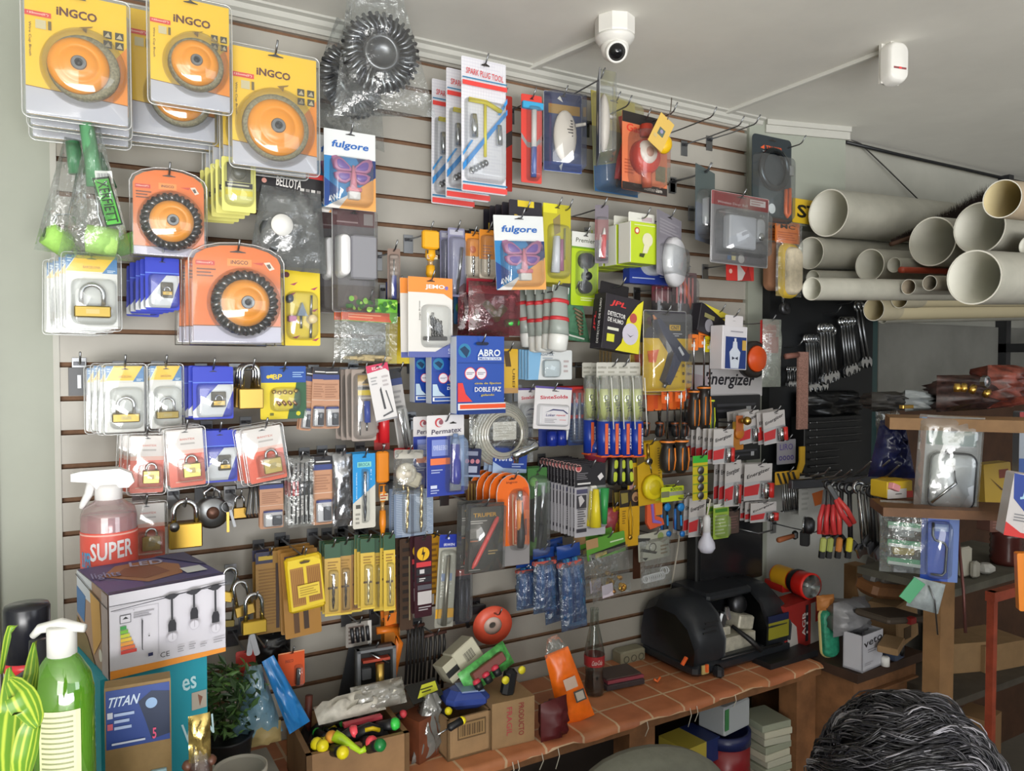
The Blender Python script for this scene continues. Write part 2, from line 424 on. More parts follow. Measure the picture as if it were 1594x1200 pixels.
def ingco(circle,logo,v_grey=0.74,small=False,tag_u=(0.0,0.25)):
    cu,cv,cr,off=circle
    def f(root,w,h):
        cw,ch=w*0.93,h*0.95
        it=[('r',0,0,1,1,YEL),('p',[(.5,1),(.62,.7),(1,.35),(1,1)],'#f0901f'),('p',[(0,v_grey),(1,v_grey+.05),(1,1),(0,1)],'#b9b9c2'),
              ('p',[(0,v_grey-.004),(1,v_grey+.046),(1,v_grey+.052),(0,v_grey+.002)],'#7a4b20'),
              ('t','iNGCO',logo[0],logo[1],logo[2],logo[3],'#5a2415',-1,0,0.07),
              ('r',tag_u[0],logo[1]+.035,tag_u[1],logo[1]+.075,'#d8403a'),('t','125mm(5")',(tag_u[0]+tag_u[1])/2,logo[1]+.055,.2,.02,'#f5e9df'),
              ('t','Wire Cup Brush',.045,logo[1]+.26,.03,.27,'#4a3317',-90),
              ('r',.10,logo[1]+.10,.20,logo[1]+.17,'#c9c09a'),('r',.22,logo[1]+.10,.25,logo[1]+.17,'#6b5a28'),
              ('p',[(.52,logo[1]+.10),(.66,logo[1]+.075),(.64,logo[1]+.09),(.6,logo[1]+.10),(.59,logo[1]+.14)],'#8a6a1e')]
        for i,(a,b) in enumerate([(.76,.09),(.88,.09),(.76,.17),(.88,.17)]):
            it += [('r',a,logo[1]+b,a+.085,logo[1]+b+.06,'#3f3a2c'),('p',[(a+.01,logo[1]+b+.05),(a+.05,logo[1]+b+.01),(a+.075,logo[1]+b+.05)],'#b9ad8c')]
        card(root,cw,ch,YEL,it,slot=(.5,.035))
        mb=MB();mb.prism(rrect(w,h,0.012),0.001,0.0,CLEAR); mb.dome(rrect(w*.985,h*.985,0.012,4),0.007,CLEAR,-0.002,0,0,.965,.99)
        mb.tube([(x,-0.001,z) for x,z in rrect(w,h,0.012,4)],0.0014,clear('plastic_edge',haze=.35,gloss=.15),6,closed=True); mb.build('clear_shell',root)
        cup_brush(root,(cu-.5)*w,(.5-cv)*h,cr*w,off=(off[0]*w,-off[1]*h),nut=0.2)
    return f
def arch(w,h,c=0.32,n=8):
    pts=[(w/2,-h/2),(w/2,h/2-c*h*0.55)]
    for i in range(1,n): t=PI*i/n; pts.append((w/2*cos(t),h/2-c*h*.55+c*h*.55*sin(t)))
    return pts+[(-w/2,h/2-c*h*.55),(-w/2,-h/2)]
def ingco_arch(circle,logo,grey=0.83,depth=0.03):
    cu,cv,cr=circle
    def f(root,w,h):
        it=[('r',.0,grey,1,1,'#c3bfd0'),('r',0,grey-.005,1,grey+.005,'#8a5325'),('r',logo[0]-logo[2]*.7,logo[1]-.035,logo[0]+logo[2]*.7,logo[1]+.04,'#f49a45'),
              ('t','iNGCO',logo[0],logo[1],logo[2],logo[3],'#6b2e16',0,0,.06),('r',.03,logo[1]+.0,.24,logo[1]+.045,'#d23b2e'),('t','100mm(4")',.13,logo[1]+.022,.17,.022,'#f7e2d4'),
              ('l',.04,logo[1]+.07,.25,logo[1]+.17,3,'#7c3c14'),('p',[(.80,logo[1]-.01),(.87,logo[1]-.02),(.93,logo[1]+.05),(.87,logo[1]+.07)],'#efe7d8'),('p',[(.83,logo[1]+.01),(.87,logo[1]+.0),(.89,logo[1]+.04),(.86,logo[1]+.05)],'#57504a'),
              ('p',[(.66,logo[1]+.0),(.80,logo[1]-.01),(.78,logo[1]+.02)],'#d5472e')]
        card(root,w*.92,h*.95,'#ee7a22',it,pts=arch(w*.92,h*.95),slot=(.5,.07))
        mb=MB();mb.tube([(x,-0.001,z) for x,z in arch(w,h)],0.0016,clear('plastic_edge',haze=.35,gloss=.15),6,closed=True)
        mb.dome(arch(w*.985,h*.985),0.006,CLEAR,-0.002,0,0,.965,.99); mb.build('clear_shell',root)
        cup_brush(root,(cu-.5)*w,(.5-cv)*h,cr*w,dark=True,depth=depth,nut=.2,cup=.73)
    return f
def padlock_parts(root,cx,cz,w,y=-0.006,body='#c2a052',thick=None,ratio=.8,sh=.75,name=''):
    th=thick or w*.32; h=w*ratio
    mb=MB();mb.bbox(w,th,h,M(body,0.33,0.9),(cx,y-th/2,cz),None,.12); mb.box(cx-w*.18,cx+w*.18,y-th-.0006,y-th,cz-h*.18,cz+h*.2,M('#a39465',.45,.8)); mb.build('lock_body',root)
    r=w*.30; mb=MB();path=[(cx-r,y-th/2,cz+h*.45)]+[(cx-r*cos(PI*i/10),y-th/2,cz+h*.5+w*sh*.55+r*sin(PI*i/10)) for i in range(11)]+[(cx+r,y-th/2,cz+h*.45)]
    mb.tube(path,w*.075,CHROME,8); mb.build('shackle',root)
def padlock_card(root,w,h):
    it=[('r',.0,0,1,.22,YEL),('p',[(0,0),(.2,0),(0,.2)],'#2877b4'),('p',[(1,0),(1,.24),(.70,.24),(.97,0)],'#2877b4'),('p',[(0,.2),(.2,0),(.215,0),(0,.22)],'#dfe6e8'),
          ('t','BARCELONA',.5,.16,.34,.035,'#b8862a'),('r',0,.24,1,1,'#dcdad6'),('l',.03,.03,.12,.1,2,'#cfe3ee'),('l',.8,.19,.96,.23,2,'#cfe3ee')]
    card(root,w*.86,h*.93,'#e1dfdb',it)
    mb=MB();mb.dome(rrect(w*.99,h*.99,.008,3),.005,CLEAR,-.002,0,0,.95,.985); mb.tube([(x,-0.001,z) for x,z in rrect(w,h,.008)],.0012,clear('plastic_edge',haze=.35,gloss=.15),5,closed=True); mb.build('clear_shell',root)
    padlock_parts(root,0,-.26*h,w*.62,sh=.62,ratio=.36,body='#a08a4a')
    blister(root,w,h,.14,.33,.92,.93,.024,r=.014)
def blue_lock(root,w,h):
    it=[('p',[(0,.84),(.0,.96),(.72,.96),(1,.45),(1,.34),(.62,.34)],'#dfe2e6'),('r',0,.29,1,.31,'#5d7de0')]
    card(root,w,h*.96,'#1c33b8',it,slot=(.5,.09))
    mb=MB();W,H=w*.36,h*.28; cx,cz=w*.12,-h*.12
    mb.bbox(W,.012,H,M('#4a4434',.5),(cx,-.004,cz),None,.1); mb.build('window_box',root)
    padlock_parts(root,cx,cz-H*.22,W*.8,y=-.0105,ratio=.42,sh=.3,thick=.006)
    blister(root,w,h,.08,.32,.98,.95,.016,r=.01)
def bantex(root,w,h):
    it=[('r',0,0,1,.40,'#e3dcd8'),('r',0,.36,1,.43,'#ecc0b2'),('t','BANTEX',.56,.17,.42,.035,'#d0705c'),('r',.36,.235,.76,.265,'#b9b2ae'),('r',.16,.9,.92,.925,'#f9c0ad')]
    card(root,w*.86,h*.93,'#ee6a4c',it)
    mb=MB();mb.dome(rrect(w*.99,h*.99,.007,3),.005,CLEAR,-.002,0,0,.95,.985); mb.tube([(x,-0.001,z) for x,z in rrect(w,h,.007)],.0012,clear('plastic_edge',haze=.35,gloss=.15),5,closed=True); mb.build('clear_shell',root)
    padlock_parts(root,w*.10,-h*.20,w*.42,ratio=.85,sh=.30,body='#b8a25e')
    blister(root,w,h,.26,.5,.92,.9,.022,r=.008)
def butterfly(root,w,h):
    it=[('r',0,0,1,.34,'#d8dbdb'),('p',[(0,.34),(1,.34),(1,.56),(.55,.78),(0,1)],'#2a7cb4'),('p',[(.0,.62),(.3,.76),(.06,.98),(0,.98)],'#1b3f82'),('p',[(.62,.34),(1,.34),(1,.56),(.85,.62)],'#23376e'),
          ('p',[(1,.56),(1,1),(.28,1),(.5,.80)],'#e6a357'),('p',[(.02,1),(.5,.80),(.28,1)],'#d9d4cf'),
          ('t','fulgore',.50,.195,.72,.115,'#1f5fae',0,.25,.05),('t','4W',.17,.875,.2,.085,'#e6eaf0',25,.1,.05)]
    card(root,w,h,'#d8dbdb',it,t=.0015)
    mb=MB();pk=M('#b06f98',.3); dk=M('#6d4ea0',.3)
    for s in (-1,1):
        up=[(0,-.03),(0,.01),(.07,.06),(.20,.135),(.32,.165),(.39,.15),(.40,.09),(.36,.0),(.27,-.035)]
        lo=[(0,-.12),(0,-.03),(.28,-.035),(.36,-.06),(.34,-.12),(.25,-.175),(.13,-.185),(.05,-.15)]
        for pts in (up,lo):
            q=pts[::-1] if s > 0 else pts
            mb.dome([(s*x*w,z*h) for x,z in q],.008,pk,-.004)
            mb.dome([(s*(x*.66+.055)*w,(z*.66+(.012 if pts is up else -.035))*h) for x,z in q],.0095,dk,-.004)
    mb.build('butterfly_lamp',root,TR((w*.03,0,h*.005)))
    mb=MB();mb.tube([(w*.03,-.014,h*.05),(w*.03,-.016,-.09*h),(w*.03,-.014,-.25*h)],[.003,.006,.010],M('#cf7f92',.3),8); mb.bbox(w*.22,.018,h*.10,M('#dcd9d3'),(w*.05,-.010,-h*.33)); mb.bbox(w*.26,.02,h*.05,M('#cf6f78',.4),(w*.05,-.010,-h*.255)); mb.build('lamp_plug',root)
    blister(root,w,h,.10,.34,.92,.97,.030,r=.016)
def spark(root,w,h):
    it=[('l',.0,.0,1,1,40,'#d6d5dc')]+[('r',.06*i,0,.06*i+.006,1,'#d3d2d9') for i in range(1,17)]+\
         [('t','SPARK PLUG TOOL',.5,.115,.84,.045,'#d04045',-3,0,.02),('r',0,.155,1,.165,'#3c7fa6'),('r',0,.18,1,.215,'#dc4540'),('r',0,.93,1,.943,'#3c7fa6'),('r',0,.955,1,.995,'#df4a45'),
          ('p',[(.78,.40),(1,.26),(1,.30),(.84,.40)],'#3b8fd0'),('p',[(0,.80),(1,.345),(1,.385),(0,.855)],'#2f86cc'),('p',[(0,.72),(.18,.62),(.23,.62),(0,.745)],'#3b8fd0')]
    card(root,w,h,'#dedde2',it)
    mb=MB();y=M('#d9c92a',.35)
    mb.tube([(0,-.008,.16*h),(0,-.008,-.23*h)],.0042,y,8); mb.tube([(-.36*w,-.008,.18*h),(0,-.012,.175*h),(.36*w,-.008,.13*h)],.0062,y,8); mb.build('tee_handle',root)
    for nm,p,q,r in (('plug_socket',(-.27*w,.07*h),(-.26*w,-.10*h),.010),('plug_socket',(.30*w,.02*h),(.31*w,-.13*h),.008)):
        mb=MB();mb.tube([(p[0],-.012,p[1]),((p[0]+q[0])/2,-.012,(p[1]+q[1])/2),(q[0],-.012,q[1])],[r*.8,r,r],CHROME,10); mb.build(nm,root)
    mb=MB()
    for i in range(5): mb.lathe([(.006,-.005),(.0085,-.002),(.0085,.002),(.006,.005)],STEEL,TR((-.30*w+i*.075*w,-.010,-.345*h+i*.017*h)) @ RO(R(65),4,'Y'),8)
    mb.build('swivel_joint',root); blister(root,w,h,.06,.30,.96,.92,.022,r=.012)
def simple(base,items,prods=(),bl=None,t=.0012,r=.004,slot=(.5,.045),bdepth=.02,pts=None):
    """card + list of (kind, args) products in card fractions + blister box"""
    def f(root,w,h):
        card(root,w,h,base,items,t=t,r=r,slot=slot,pts=[(x*w,z*h) for x,z in pts] if pts else None)
        for p in prods: product(root,w,h,*p)
        if bl: blister(root,w,h,*bl,bdepth)
    return f
def product(root,w,h,kind,*a):
    X=lambda u: (u-.5)*w
    Z=lambda v: (.5-v)*h
    if kind == 'rod':      # name,u0,v0,u1,v1,r(frac w),mat
        nm,u0,v0,u1,v1,r,m=a; mb=MB();mb.tube([(X(u0),-.002-r*w,Z(v0)),(X(u1),-.002-r*w,Z(v1))],r*w,m,8); mb.build(nm,root)
    elif kind == 'taper':
        nm,u0,v0,u1,v1,r,r2,m=a; mb=MB();y=-.002-max(r,r2)*w; mb.tube([(X(u0),y,Z(v0)),(X((u0+u1)/2),y,Z((v0+v1)/2)),(X(u1),y,Z(v1))],[r*w,(r+r2)/2*w,r2*w],m,10); mb.build(nm,root)
    elif kind == 'box':
        nm,u0,v0,u1,v1,d,m=a; mb=MB();mb.bbox(X(u1)-X(u0),d,Z(v0)-Z(v1),M(m) if isinstance(m,str) else m,((X(u0)+X(u1))/2,-.0018-d/2,(Z(v0)+Z(v1))/2),None,.15); mb.build(nm,root)
    elif kind == 'round':   # capsule block
        nm,u0,v0,u1,v1,d,m=a; mb=MB();W=X(u1)-X(u0); H=Z(v0)-Z(v1); mb.dome(rrect(W,H,min(W,H)*.48,5),d,M(m,.3) if isinstance(m,str) else m,-.0018,(X(u0)+X(u1))/2,(Z(v0)+Z(v1))/2,.8); mb.build(nm,root)
    elif kind == 'disc':
        nm,u,v,r,d,m=a; mb=MB();mb.lathe([(r*w,0),(r*w,d*.7),(r*w*.85,d),(0.0001,d)],M(m,.35) if isinstance(m,str) else m,TR((X(u),-.002,Z(v))),22,axis='Y'); mb.build(nm,root)
    elif kind == 'ring':
        nm,u,v,r,rr,m=a; mb=MB();mb.tube([(x,-.002-rr*w,z) for x,z in circ(r*w,20,X(u),Z(v))],rr*w,m,8,closed=True); mb.build(nm,root)
    elif kind == 'twist':
        nm,u0,v0,u1,v1,r,m=a; mb=MB();N=24; mb.tube([(X(u0+(u1-u0)*i/N),-.002-r*w,Z(v0+(v1-v0)*i/N)) for i in range(N+1)],[r*w*(1 if i < N-1 else .4) for i in range(N+1)],m,8,twist=.55,prof=[1,.55,.8,1,1,.55,.8,1]); mb.build(nm,root)
    elif kind == 'poly':
        nm,pts,d,m=a; mb=MB();mb.prism([(X(u),Z(v)) for u,v in pts][::-1],-.002,-.002-d,M(m,.35) if isinstance(m,str) else m); mb.build(nm,root)
    elif kind == 'lock': padlock_parts(root,X(a[0]),Z(a[1]),a[2]*w,ratio=a[3],sh=a[4])
    elif kind == 'path':
        nm,pts,r,m=a; mb=MB();mb.tube([(X(u),-.003-r*w,Z(v)) for u,v in pts],r*w,m,8); mb.build(nm,root)
def bagshape(mb,w,h,depth,seed,m,nx=10,nz=12,top=1.0,neck=None,y=0,amp=.25):
    """a crumpled bag: pillow whose faces are rumpled; neck=(v,width) pinches it"""
    rr=random.Random(seed); vs=[]; fs=[]
    def hw(v):
        if neck:
            a,b=neck;
            return (b+(1-b)*min(1,max(0,(v-a)/(0.35)))) if v > a else b+(top-b)*((a-v)/max(a,.01))
        return top+(1-top)*v
    for side in (-1,1):
        for j in range(nz+1):
            for i in range(nx+1):
                u=i/nx; v=j/nz; e=(max(0,sin(PI*u))**.5)*(max(0,sin(PI*min(1,.06+v*.94)))**.4)
                x=(u-.5)*w*hw(v); z=(.5-v)*h; jt=0 if i in (0,nx) else (rr.random()-.5)*amp*depth
                ed=(rr.random()-.5)*w*.035 if side < 0 else 0
                if i in (0,nx) or j in (0,nz): dy=0
                else: dy=depth*.5*e+jt
                vs.append((x,y-dy*(1 if side < 0 else -1),z))
    n=(nx+1)*(nz+1)
    for s in range(2):
        for j in range(nz):
            for i in range(nx):
                q=(s*n+j*(nx+1)+i,s*n+j*(nx+1)+i+1,s*n+(j+1)*(nx+1)+i+1,s*n+(j+1)*(nx+1)+i)
                fs.append(q if s else q[::-1])
    mb.add(vs,fs,m,True); return mb
def screwdriver(root,w,h,L,hr,hl,x0=0,z0=0,ang=0,colr=('#2b2724','#e8832a'),y=-.012,name='screwdriver'):
    T=TR((x0,y,z0)) @ RO(R(ang),4,'Y')
    sh=L-hl
    mb=MB();mb.lathe([(.0022,0),(.003,-.012),(.003,-sh)],CHROME,T,8); mb.build('shaft',root)
    mb=MB();q=hl
    mb.lathe([(hr*.45,-sh),(hr*.95,-sh-.004),(hr*.95,-sh-.010),(hr*.62,-sh-.018),(hr*.8,-sh-.3*q),(hr,-sh-.55*q),(hr*.95,-sh-.85*q),(hr*.5,-sh-q)],M(colr[0],.4),T,12)
    mb.lathe([(hr*1.0,-sh-.004),(hr*1.02,-sh-.009)],M(colr[1],.4),T,12,capped=False)
    for dx in (-1,1):
        mb.tube([T @ Vector((dx*hr*.45,-hr*.86,-sh-.25*q)),T @ Vector((dx*hr*.55,-hr*.9,-sh-.6*q)),T @ Vector((dx*hr*.4,-hr*.78,-sh-.9*q))],hr*.10,M(colr[1],.4),6)
    mb.build('handle',root)
# ---------------------------------------------------------------- upper rows of hanging goods
SHAFT=M('#b8babd',.25,1.0)
hang('wire_brush_pack',(33,-12,203,192),.26,'largest yellow wire cup brush pack, at the upper left corner of the slat wall','big yellow wire cup brush pack','brush',
     ingco((.56,.58,.37,(-.05,.0)),(.50,.155,.40,.07),.78),n=3,step=.054,sh=(.004,-.006))
hang('wire_brush_pack',(190,20,338,218),.15,'yellow wire cup brush pack hanging lower, half hidden behind the middle yellow one','lower yellow wire cup brush pack','brush',
     ingco((.60,.66,.36,(-.02,.0)),(.50,.13,.40,.07),.74),n=2,step=.054,sh=(.004,-.004))
hang('wire_brush_pack',(229,-4,361,171),.27,'middle yellow wire cup brush pack, its steel nut at the centre, under the ceiling trim','middle yellow wire cup brush pack','brush',
     ingco((.56,.60,.36,(-.02,.0)),(.52,.20,.47,.075),.80))
hang('wire_brush_pack',(356,78,497,268),.24,'yellow wire cup brush pack hanging lowest of the yellow ones, beside the bagged wire wheels','right yellow wire cup brush pack','brush',
     ingco((.50,.64,.40,(-.01,.01)),(.48,.185,.40,.065),.80),n=4,step=.054,sh=(-.010,.003))
# bagged twisted wire wheels
def wheel(label,cpx,d,rx,tilt,seed):
    c=P(*cpx,d); t=thing('bagged_wire_brush',label,'wire wheel',c,(R(tilt[0]),R(tilt[2]),R(tilt[1])),'wire wheels in clear bags')
    r=rx; mb=MB();n=34
    for i in range(n):
        a=2*PI*i/n; cs,sn=cos(a),sin(a); b=a+.10
        mb.tube([(r*.48*cs,-.012,r*.48*sn),(r*.66*cs,-.017,r*.66*sn),(r*.84*cos(b),-.013,r*.84*sin(b)),(r*cos(b),-.004,r*sin(b))],[r*.03,r*.05,r*.055,r*.05],STEEL if i % 3 else DSTEEL,5)
    mb.build('wire_tufts',t)
    mb=MB();mb.lathe([(r*.95,0),(r*.5,-.004),(r*.5,.012),(r*.43,.020),(r*.34,.019),(r*.32,.008),(.0001,.010)],M('#6f7072',.35,.9),n=32,axis='Y'); mb.build('hub',t)
    mb=MB();bagshape(mb,r*2.7,r*3.1,.06,seed,BAG,12,14,top=.5,y=-.004,amp=.5); mb.build('clear_bag',t)
    return t
wheel('rear wire wheel in a clear bag, behind the larger one by the ceiling trim',(545,128),.13,.088,(0,15,8),4)
wheel('front wire wheel of twisted steel tufts in a crinkled clear bag under the ceiling',(592,84),.23,.092,(4,-8,-6),9)
hook((P(585,45,.23).x,P(585,45,.23).z),.23,'carrying the bagged wire wheels',tip=.03)
hang('night_light_card',(504,205,584,326),.20,'butterfly night light card on the upper hook, beside the black and red header card','butterfly night light card on the upper hook','night light',butterfly,n=2,step=.05,sh=(-.012,0))
hang('ratchet_blister_pack',(345,246,398,330),.20,'small yellow and black blister pack hanging under the lowest yellow wire brush pack','small yellow and black blister pack','blister pack',
     simple('#dcd87a',[('r',.15,.10,.85,.45,'#3d3a2a'),('c',.5,.30,.22,'#5e5a44'),('r',.1,.46,.9,.56,'#161512'),('r',.1,.60,.9,.70,'#e8d62a'),('l',.15,.48,.8,.54,1,'#c9c4a0')],
            [('disc','ratchet_knob',.5,.28,.2,.012,'#4b4a40')],(.06,.06,.94,.9)),n=5,step=.03,sh=(-.006,-.002))
def bellota(root,w,h):
    card(root,w,h,'#222023',[('r',0,0,1,.20,'#c23431'),('t','BELLOTA',.50,.50,.36,.36,'#dcd8d4',-3,0,.03),('c',.15,.55,.035,'#c98d80'),('r',.66,.62,.72,.86,'#c9c6c2'),('r',.74,.62,.80,.86,'#8d8a88'),('r',.82,.62,.88,.86,'#c9c6c2'),('r',.90,.62,.96,.86,'#8d8a88')],slot=(.5,.13))
    mb=MB();bagshape(mb,w*1.12,h*3.0,.07,11,clear('smoky_bag','#b9bcbc',haze=.22,gloss=.06,rough=.2,bump=.6,scale=30),12,12,top=.75,y=0,amp=.35)
    mb.build('plastic_bag',root,TR((w*.03,-.01,-h*1.75)))
    mb=MB();mb.lathe([(.046,0),(.046,.03),(.04,.032),(.0001,.032)],M('#4a4d4f',.35,.6),TR((-.02,-.0,-h*1.95)),24,axis='Y')
    mb.build('hole_saw',root); mb=MB();mb.lathe([(.024,0),(.024,.004),(.0001,.004)],WHITE,TR((-w*.15,-.052,-h*1.75)),28,axis='Y'); mb.build('round_sticker',root)
hang('hole_saw_bag',(394,264,503,306),.17,'grey plastic bag with a round white sticker under a black and red header card','black and red header card with grey bag','hole saw',bellota,roll=3)
hang('spark_plug_tool_card',(718,94,787,301),.22,'front spark plug tool card, gridded white with yellow tee handle fully in view','front spark plug tool card','tool card',spark)
_,w_,h_=spot((718,94,787,301),.22)
for dd,lab in ((.13,'middle of three spark plug tool cards, half covered by the front one'),(.04,'rearmost of three spark plug tool cards, nearest the slat wall')):
    l,_,_=spot((718,94,787,301),.22)
    src=[o for o in C.objects if o.name == 'spark_plug_tool_card'][0]
    dup(src,Vector((l.x,-dd,l.z)),(0,R(.5),0),lab,'spark plug tool cards')
src['group']='spark plug tool cards'
hang('screwdriver_card',(768,148,797,297),.05,'dark red screwdriver card just behind the front spark plug tool card','dark red screwdriver card','screwdriver',simple('#a8332c',[('p',[(0,.5),(1,.35),(1,.5),(0,.65)],'#3b3432')],[('rod','tester_shaft',.5,.25,.5,.8,.08,SHAFT)]),n=1)
hang('voltage_tester_card',(811,148,843,285),.12,'narrow red card with a white and blue voltage tester pen','narrow red voltage tester card','tester',simple('#d8463c',[('p',[(0,.5),(.3,.6),(.7,.6),(1,.5),(1,.44),(.7,.54),(.3,.54),(0,.44)],'#8f8d8e'),('r',.02,.09,.98,.17,'#2f8ec4')],
     [('rod','tester_body',.56,.18,.55,.62,.12,M('#d9d6d2',.35)),('rod','tester_tip',.55,.60,.53,.94,.13,M('#2c4fa8',.3)),('box','pocket_clip',.0,.09,1.0,.17,.012,'#3aa0cf')],(.25,.12,.85,.98),bdepth=.026),yaw=-5)
def lamp(root,w,h):
    card(root,w,h,'#3c466c',[('r',0,0,1,.10,'#2c3560'),('r',.12,.15,.95,.27,'#a57f3a'),('p',[(.35,.08),(.5,.12),(.42,.04)],'#dcd8d0'),('r',0,.88,1,1,'#3b4f8f'),('p',[(.40,.93),(.50,.88),(.45,.99)],'#d8dadf')])
    mb=MB();mb.ball(w*.30,M('#d9cfc4',.4),(0,-.016,-.06*h),20,12,sy=.45,sz=2.0)
    lb_=mb.build('lamp_body',root); mb=MB()
    for i in range(8): mb.bbox(w*.16,.004,h*.018,M('#4f4640',.5),(w*.07,-.0155-w*.125+abs(i-3.5)*.0012,h*(.12-i*.038)),None,.1)
    mb.build('vent_grille',lb_); mb=MB();mb.tube([(w*.2,-.035,.06*h),(w*.42,-.045,.08*h)],.005,M('#e0dad2')); mb.build('swivel_stalk',lb_)
    mb=MB();mb.tube([(x,-.001,z) for x,z in rrect(w,h,.006)],.0013,clear('plastic_edge'),5,closed=True); mb.dome(rrect(w*.98,h*.98,.006),.045,CLEAR,-.002,ins=.9); mb.build('clear_shell',root)
hang('vented_lamp_pack',(846,145,905,268),.12,'white vented lamp in a dark blue blister pack facing the room','dark blue vented lamp pack','lamp',lamp,yaw=-8)
l1,w1,h1=spot((900,118,960,250),.22)
t=thing('vented_lamp_pack','white vented lamp pack hanging edge on, nearer than its dark blue neighbour','lamp',l1,(0,0,R(57)),None); lamp(t,w1*1.0,h1)
hook((l1.x-.01,P(905,128,.2).z),.24,'carrying the vented lamp packs')
def caulk(root,w,h):
    card(root,w,h,'#8c8f6a',[('r',0,0,1,.35,'#c6b860'),('p',[(0,.75),(1,.6),(1,1),(0,1)],'#2c5a86')])
    mb=MB();red=M('#d2383a',.3)
    mb.tube([(w*.05,-.02,.30*h),(w*.12,-.024,.05*h),(-.02*w,-.022,-.16*h),(-.10*w,-.02,-.36*h)],[.011,.014,.013,.010],red,10); mb.tube([(w*.12,-.02,.1*h),(w*.32,-.022,-.1*h),(w*.36,-.02,-.2*h)],.008,red,8); mb.build('gun_grip',root)
    mb=MB();mb.tube([(-.10*w,-.02,-.36*h),(-.12*w,-.02,-.44*h)],[.004,.002],BLACK,8); mb.build('nozzle',root)
    mb=MB();mb.dome(rrect(w*.98,h*.98,.02),.04,CLEAR,-.002,ins=.9); mb.build('clear_shell',root)
hang('heat_gun_pack',(922,152,990,302),.09,'red pistol grip tool in a clear pack with pale yellow top, between lamp and gauge','red pistol grip tool pack','gun',caulk,yaw=18,n=1,roll=-4)
hang('gas_gauge_card',(968,180,1038,300),.17,'salmon card with black header carrying a round red gas gauge','salmon gas gauge card','gauge',
     simple('#d97a52',[('r',0,0,1,.14,'#26211f'),('t','Gasmastic',.52,.20,.86,.10,'#d8402f',0,.1,.04),('r',0,.90,1,1,'#2d2623'),('t','Rotterdam',.68,.945,.4,.05,'#d9d2c8'),('r',.73,.62,.95,.82,'#7d7658'),('l',.05,.6,.3,.8,5,'#b55a3a')],
            [('disc','gauge_dial',.42,.56,.27,.035,'#d23c28'),('disc','dial_face',.38,.52,.19,.042,'#e6dcd2'),('disc','dial_centre',.38,.52,.09,.044,'#b98f80'),('rod','gas_inlet',.42,.3,.42,.15,.10,M('#b9412e')),('rod','gas_outlet',.45,.72,.46,.95,.08,M('#d0603c'))],(.12,.2,.85,.97),bdepth=.05),yaw=5,n=1)
# yellow tag and yellow ball gadget on a hook of their own
c=P(1029,206,.27); t=thing('measuring_tape','yellow rounded gadget with a tilted yellow swing tag, hanging in front of the gas gauge','tool',c,(0,R(30),0))
mb=MB();mb.prism(rrect(.058,.098,.001),0,-.001,M('#d8b45c',.5)); prints(mb,.058,.098,[('r',.3,.38,.7,.62,'#5c6b62'),('c',.5,.48,.10,'#9a92b0'),('r',.15,.66,.35,.76,'#c9b27a')],-.001); mb.build('swing_tag',t)
mb=MB();mb.ball(.025,M('#e2b414',.35),(.038,.018,-.008),14,8,sy=.7,sz=1.15); mb.build('yellow_case',t)
mb=MB();mb.tube([(0,-.001,.045),(-.004,-.002,.075),(-.018,0,.11)],.0015,M('#5c5248')); mb.build('string',t)
for (px,py,d,s) in ((985,150,.20,'with nothing on it, its tip over the red pistol grip tool'),(1056,161,.25,'with a yellow swing tag on it'),(1117,168,.25,'empty, first one right of the yellow swing tag'),(1160,182,.24,'empty, last but one before the white column'),(1185,180,.2,'reaching across the white post to the column trim'),(1110,255,.16,'empty, above the narrow lock card'),(905,128,.2,None),(893,312,.2,'with olive card packs on it'),
                    (700,340,.1,None),(1256,212,.20,'on the boxed column, carrying the oil filter wrench card')):
    if s: q=P(px,py,d+.03); hook((q.x,q.z-.02),d,s)
def truper(root,w,h):
    card(root,w,h,'#2b3338',[('t','TRUPER',.55,.135,.42,.045,'#d8582c',0,0,.05),('p',[(.20,.15),(.30,.11),(.30,.16)],'#d8582c'),('l',.26,.17,.74,.20,1,'#a9aeb0'),('r',0,.60,1,.98,'#26363a'),('c',.5,.84,.09,'#cfd6d8')],r=.016)
    mb=MB();mb.tube([(x,-.012,z) for x,z in circ(w*.33,24,0,h*.11)],w*.055,M('#3c4145',.25,.9),8,closed=True); mb.build('strap_band',root)
    mb=MB();mb.bbox(w*.14,.02,h*.12,CHROME,(w*.38,-.012,h*.12)); mb.build('clamp',root)
    mb=MB();mb.tube([(w*.30,-.012,-h*.10),(w*.30,-.012,-h*.38),(w*.34,-.012,-h*.42),(w*.40,-.012,-h*.38),(w*.40,-.012,-h*.08)],w*.035,M('#e06428',.3),8); mb.build('handle_loop',root)
    mb=MB();mb.dome(rrect(w*.97,h*.78,.02),.028,CLEAR,-.002,0,-h*.10,.9); mb.build('blister',root)
hang('oil_filter_wrench_card',(1170,213,1231,346),.15,'black card with an orange handled oil filter wrench, on the white column','black oil filter wrench card','wrench',truper,hk=False)
hang('door_lock_pack',(1082,262,1112,378),.15,'narrow smoky pack holding a silver door lock, left of the door bell pack','narrow door lock pack','lock',simple(M('#4f5b5c',.3),[('r',0,.5,1,1,'#5d6678')],[('box','silver_lock',.28,.42,.92,.78,.03,M('#c9ccd2',.25,.7))],(.05,.3,.98,.96),bdepth=.036),yaw=25,n=1)
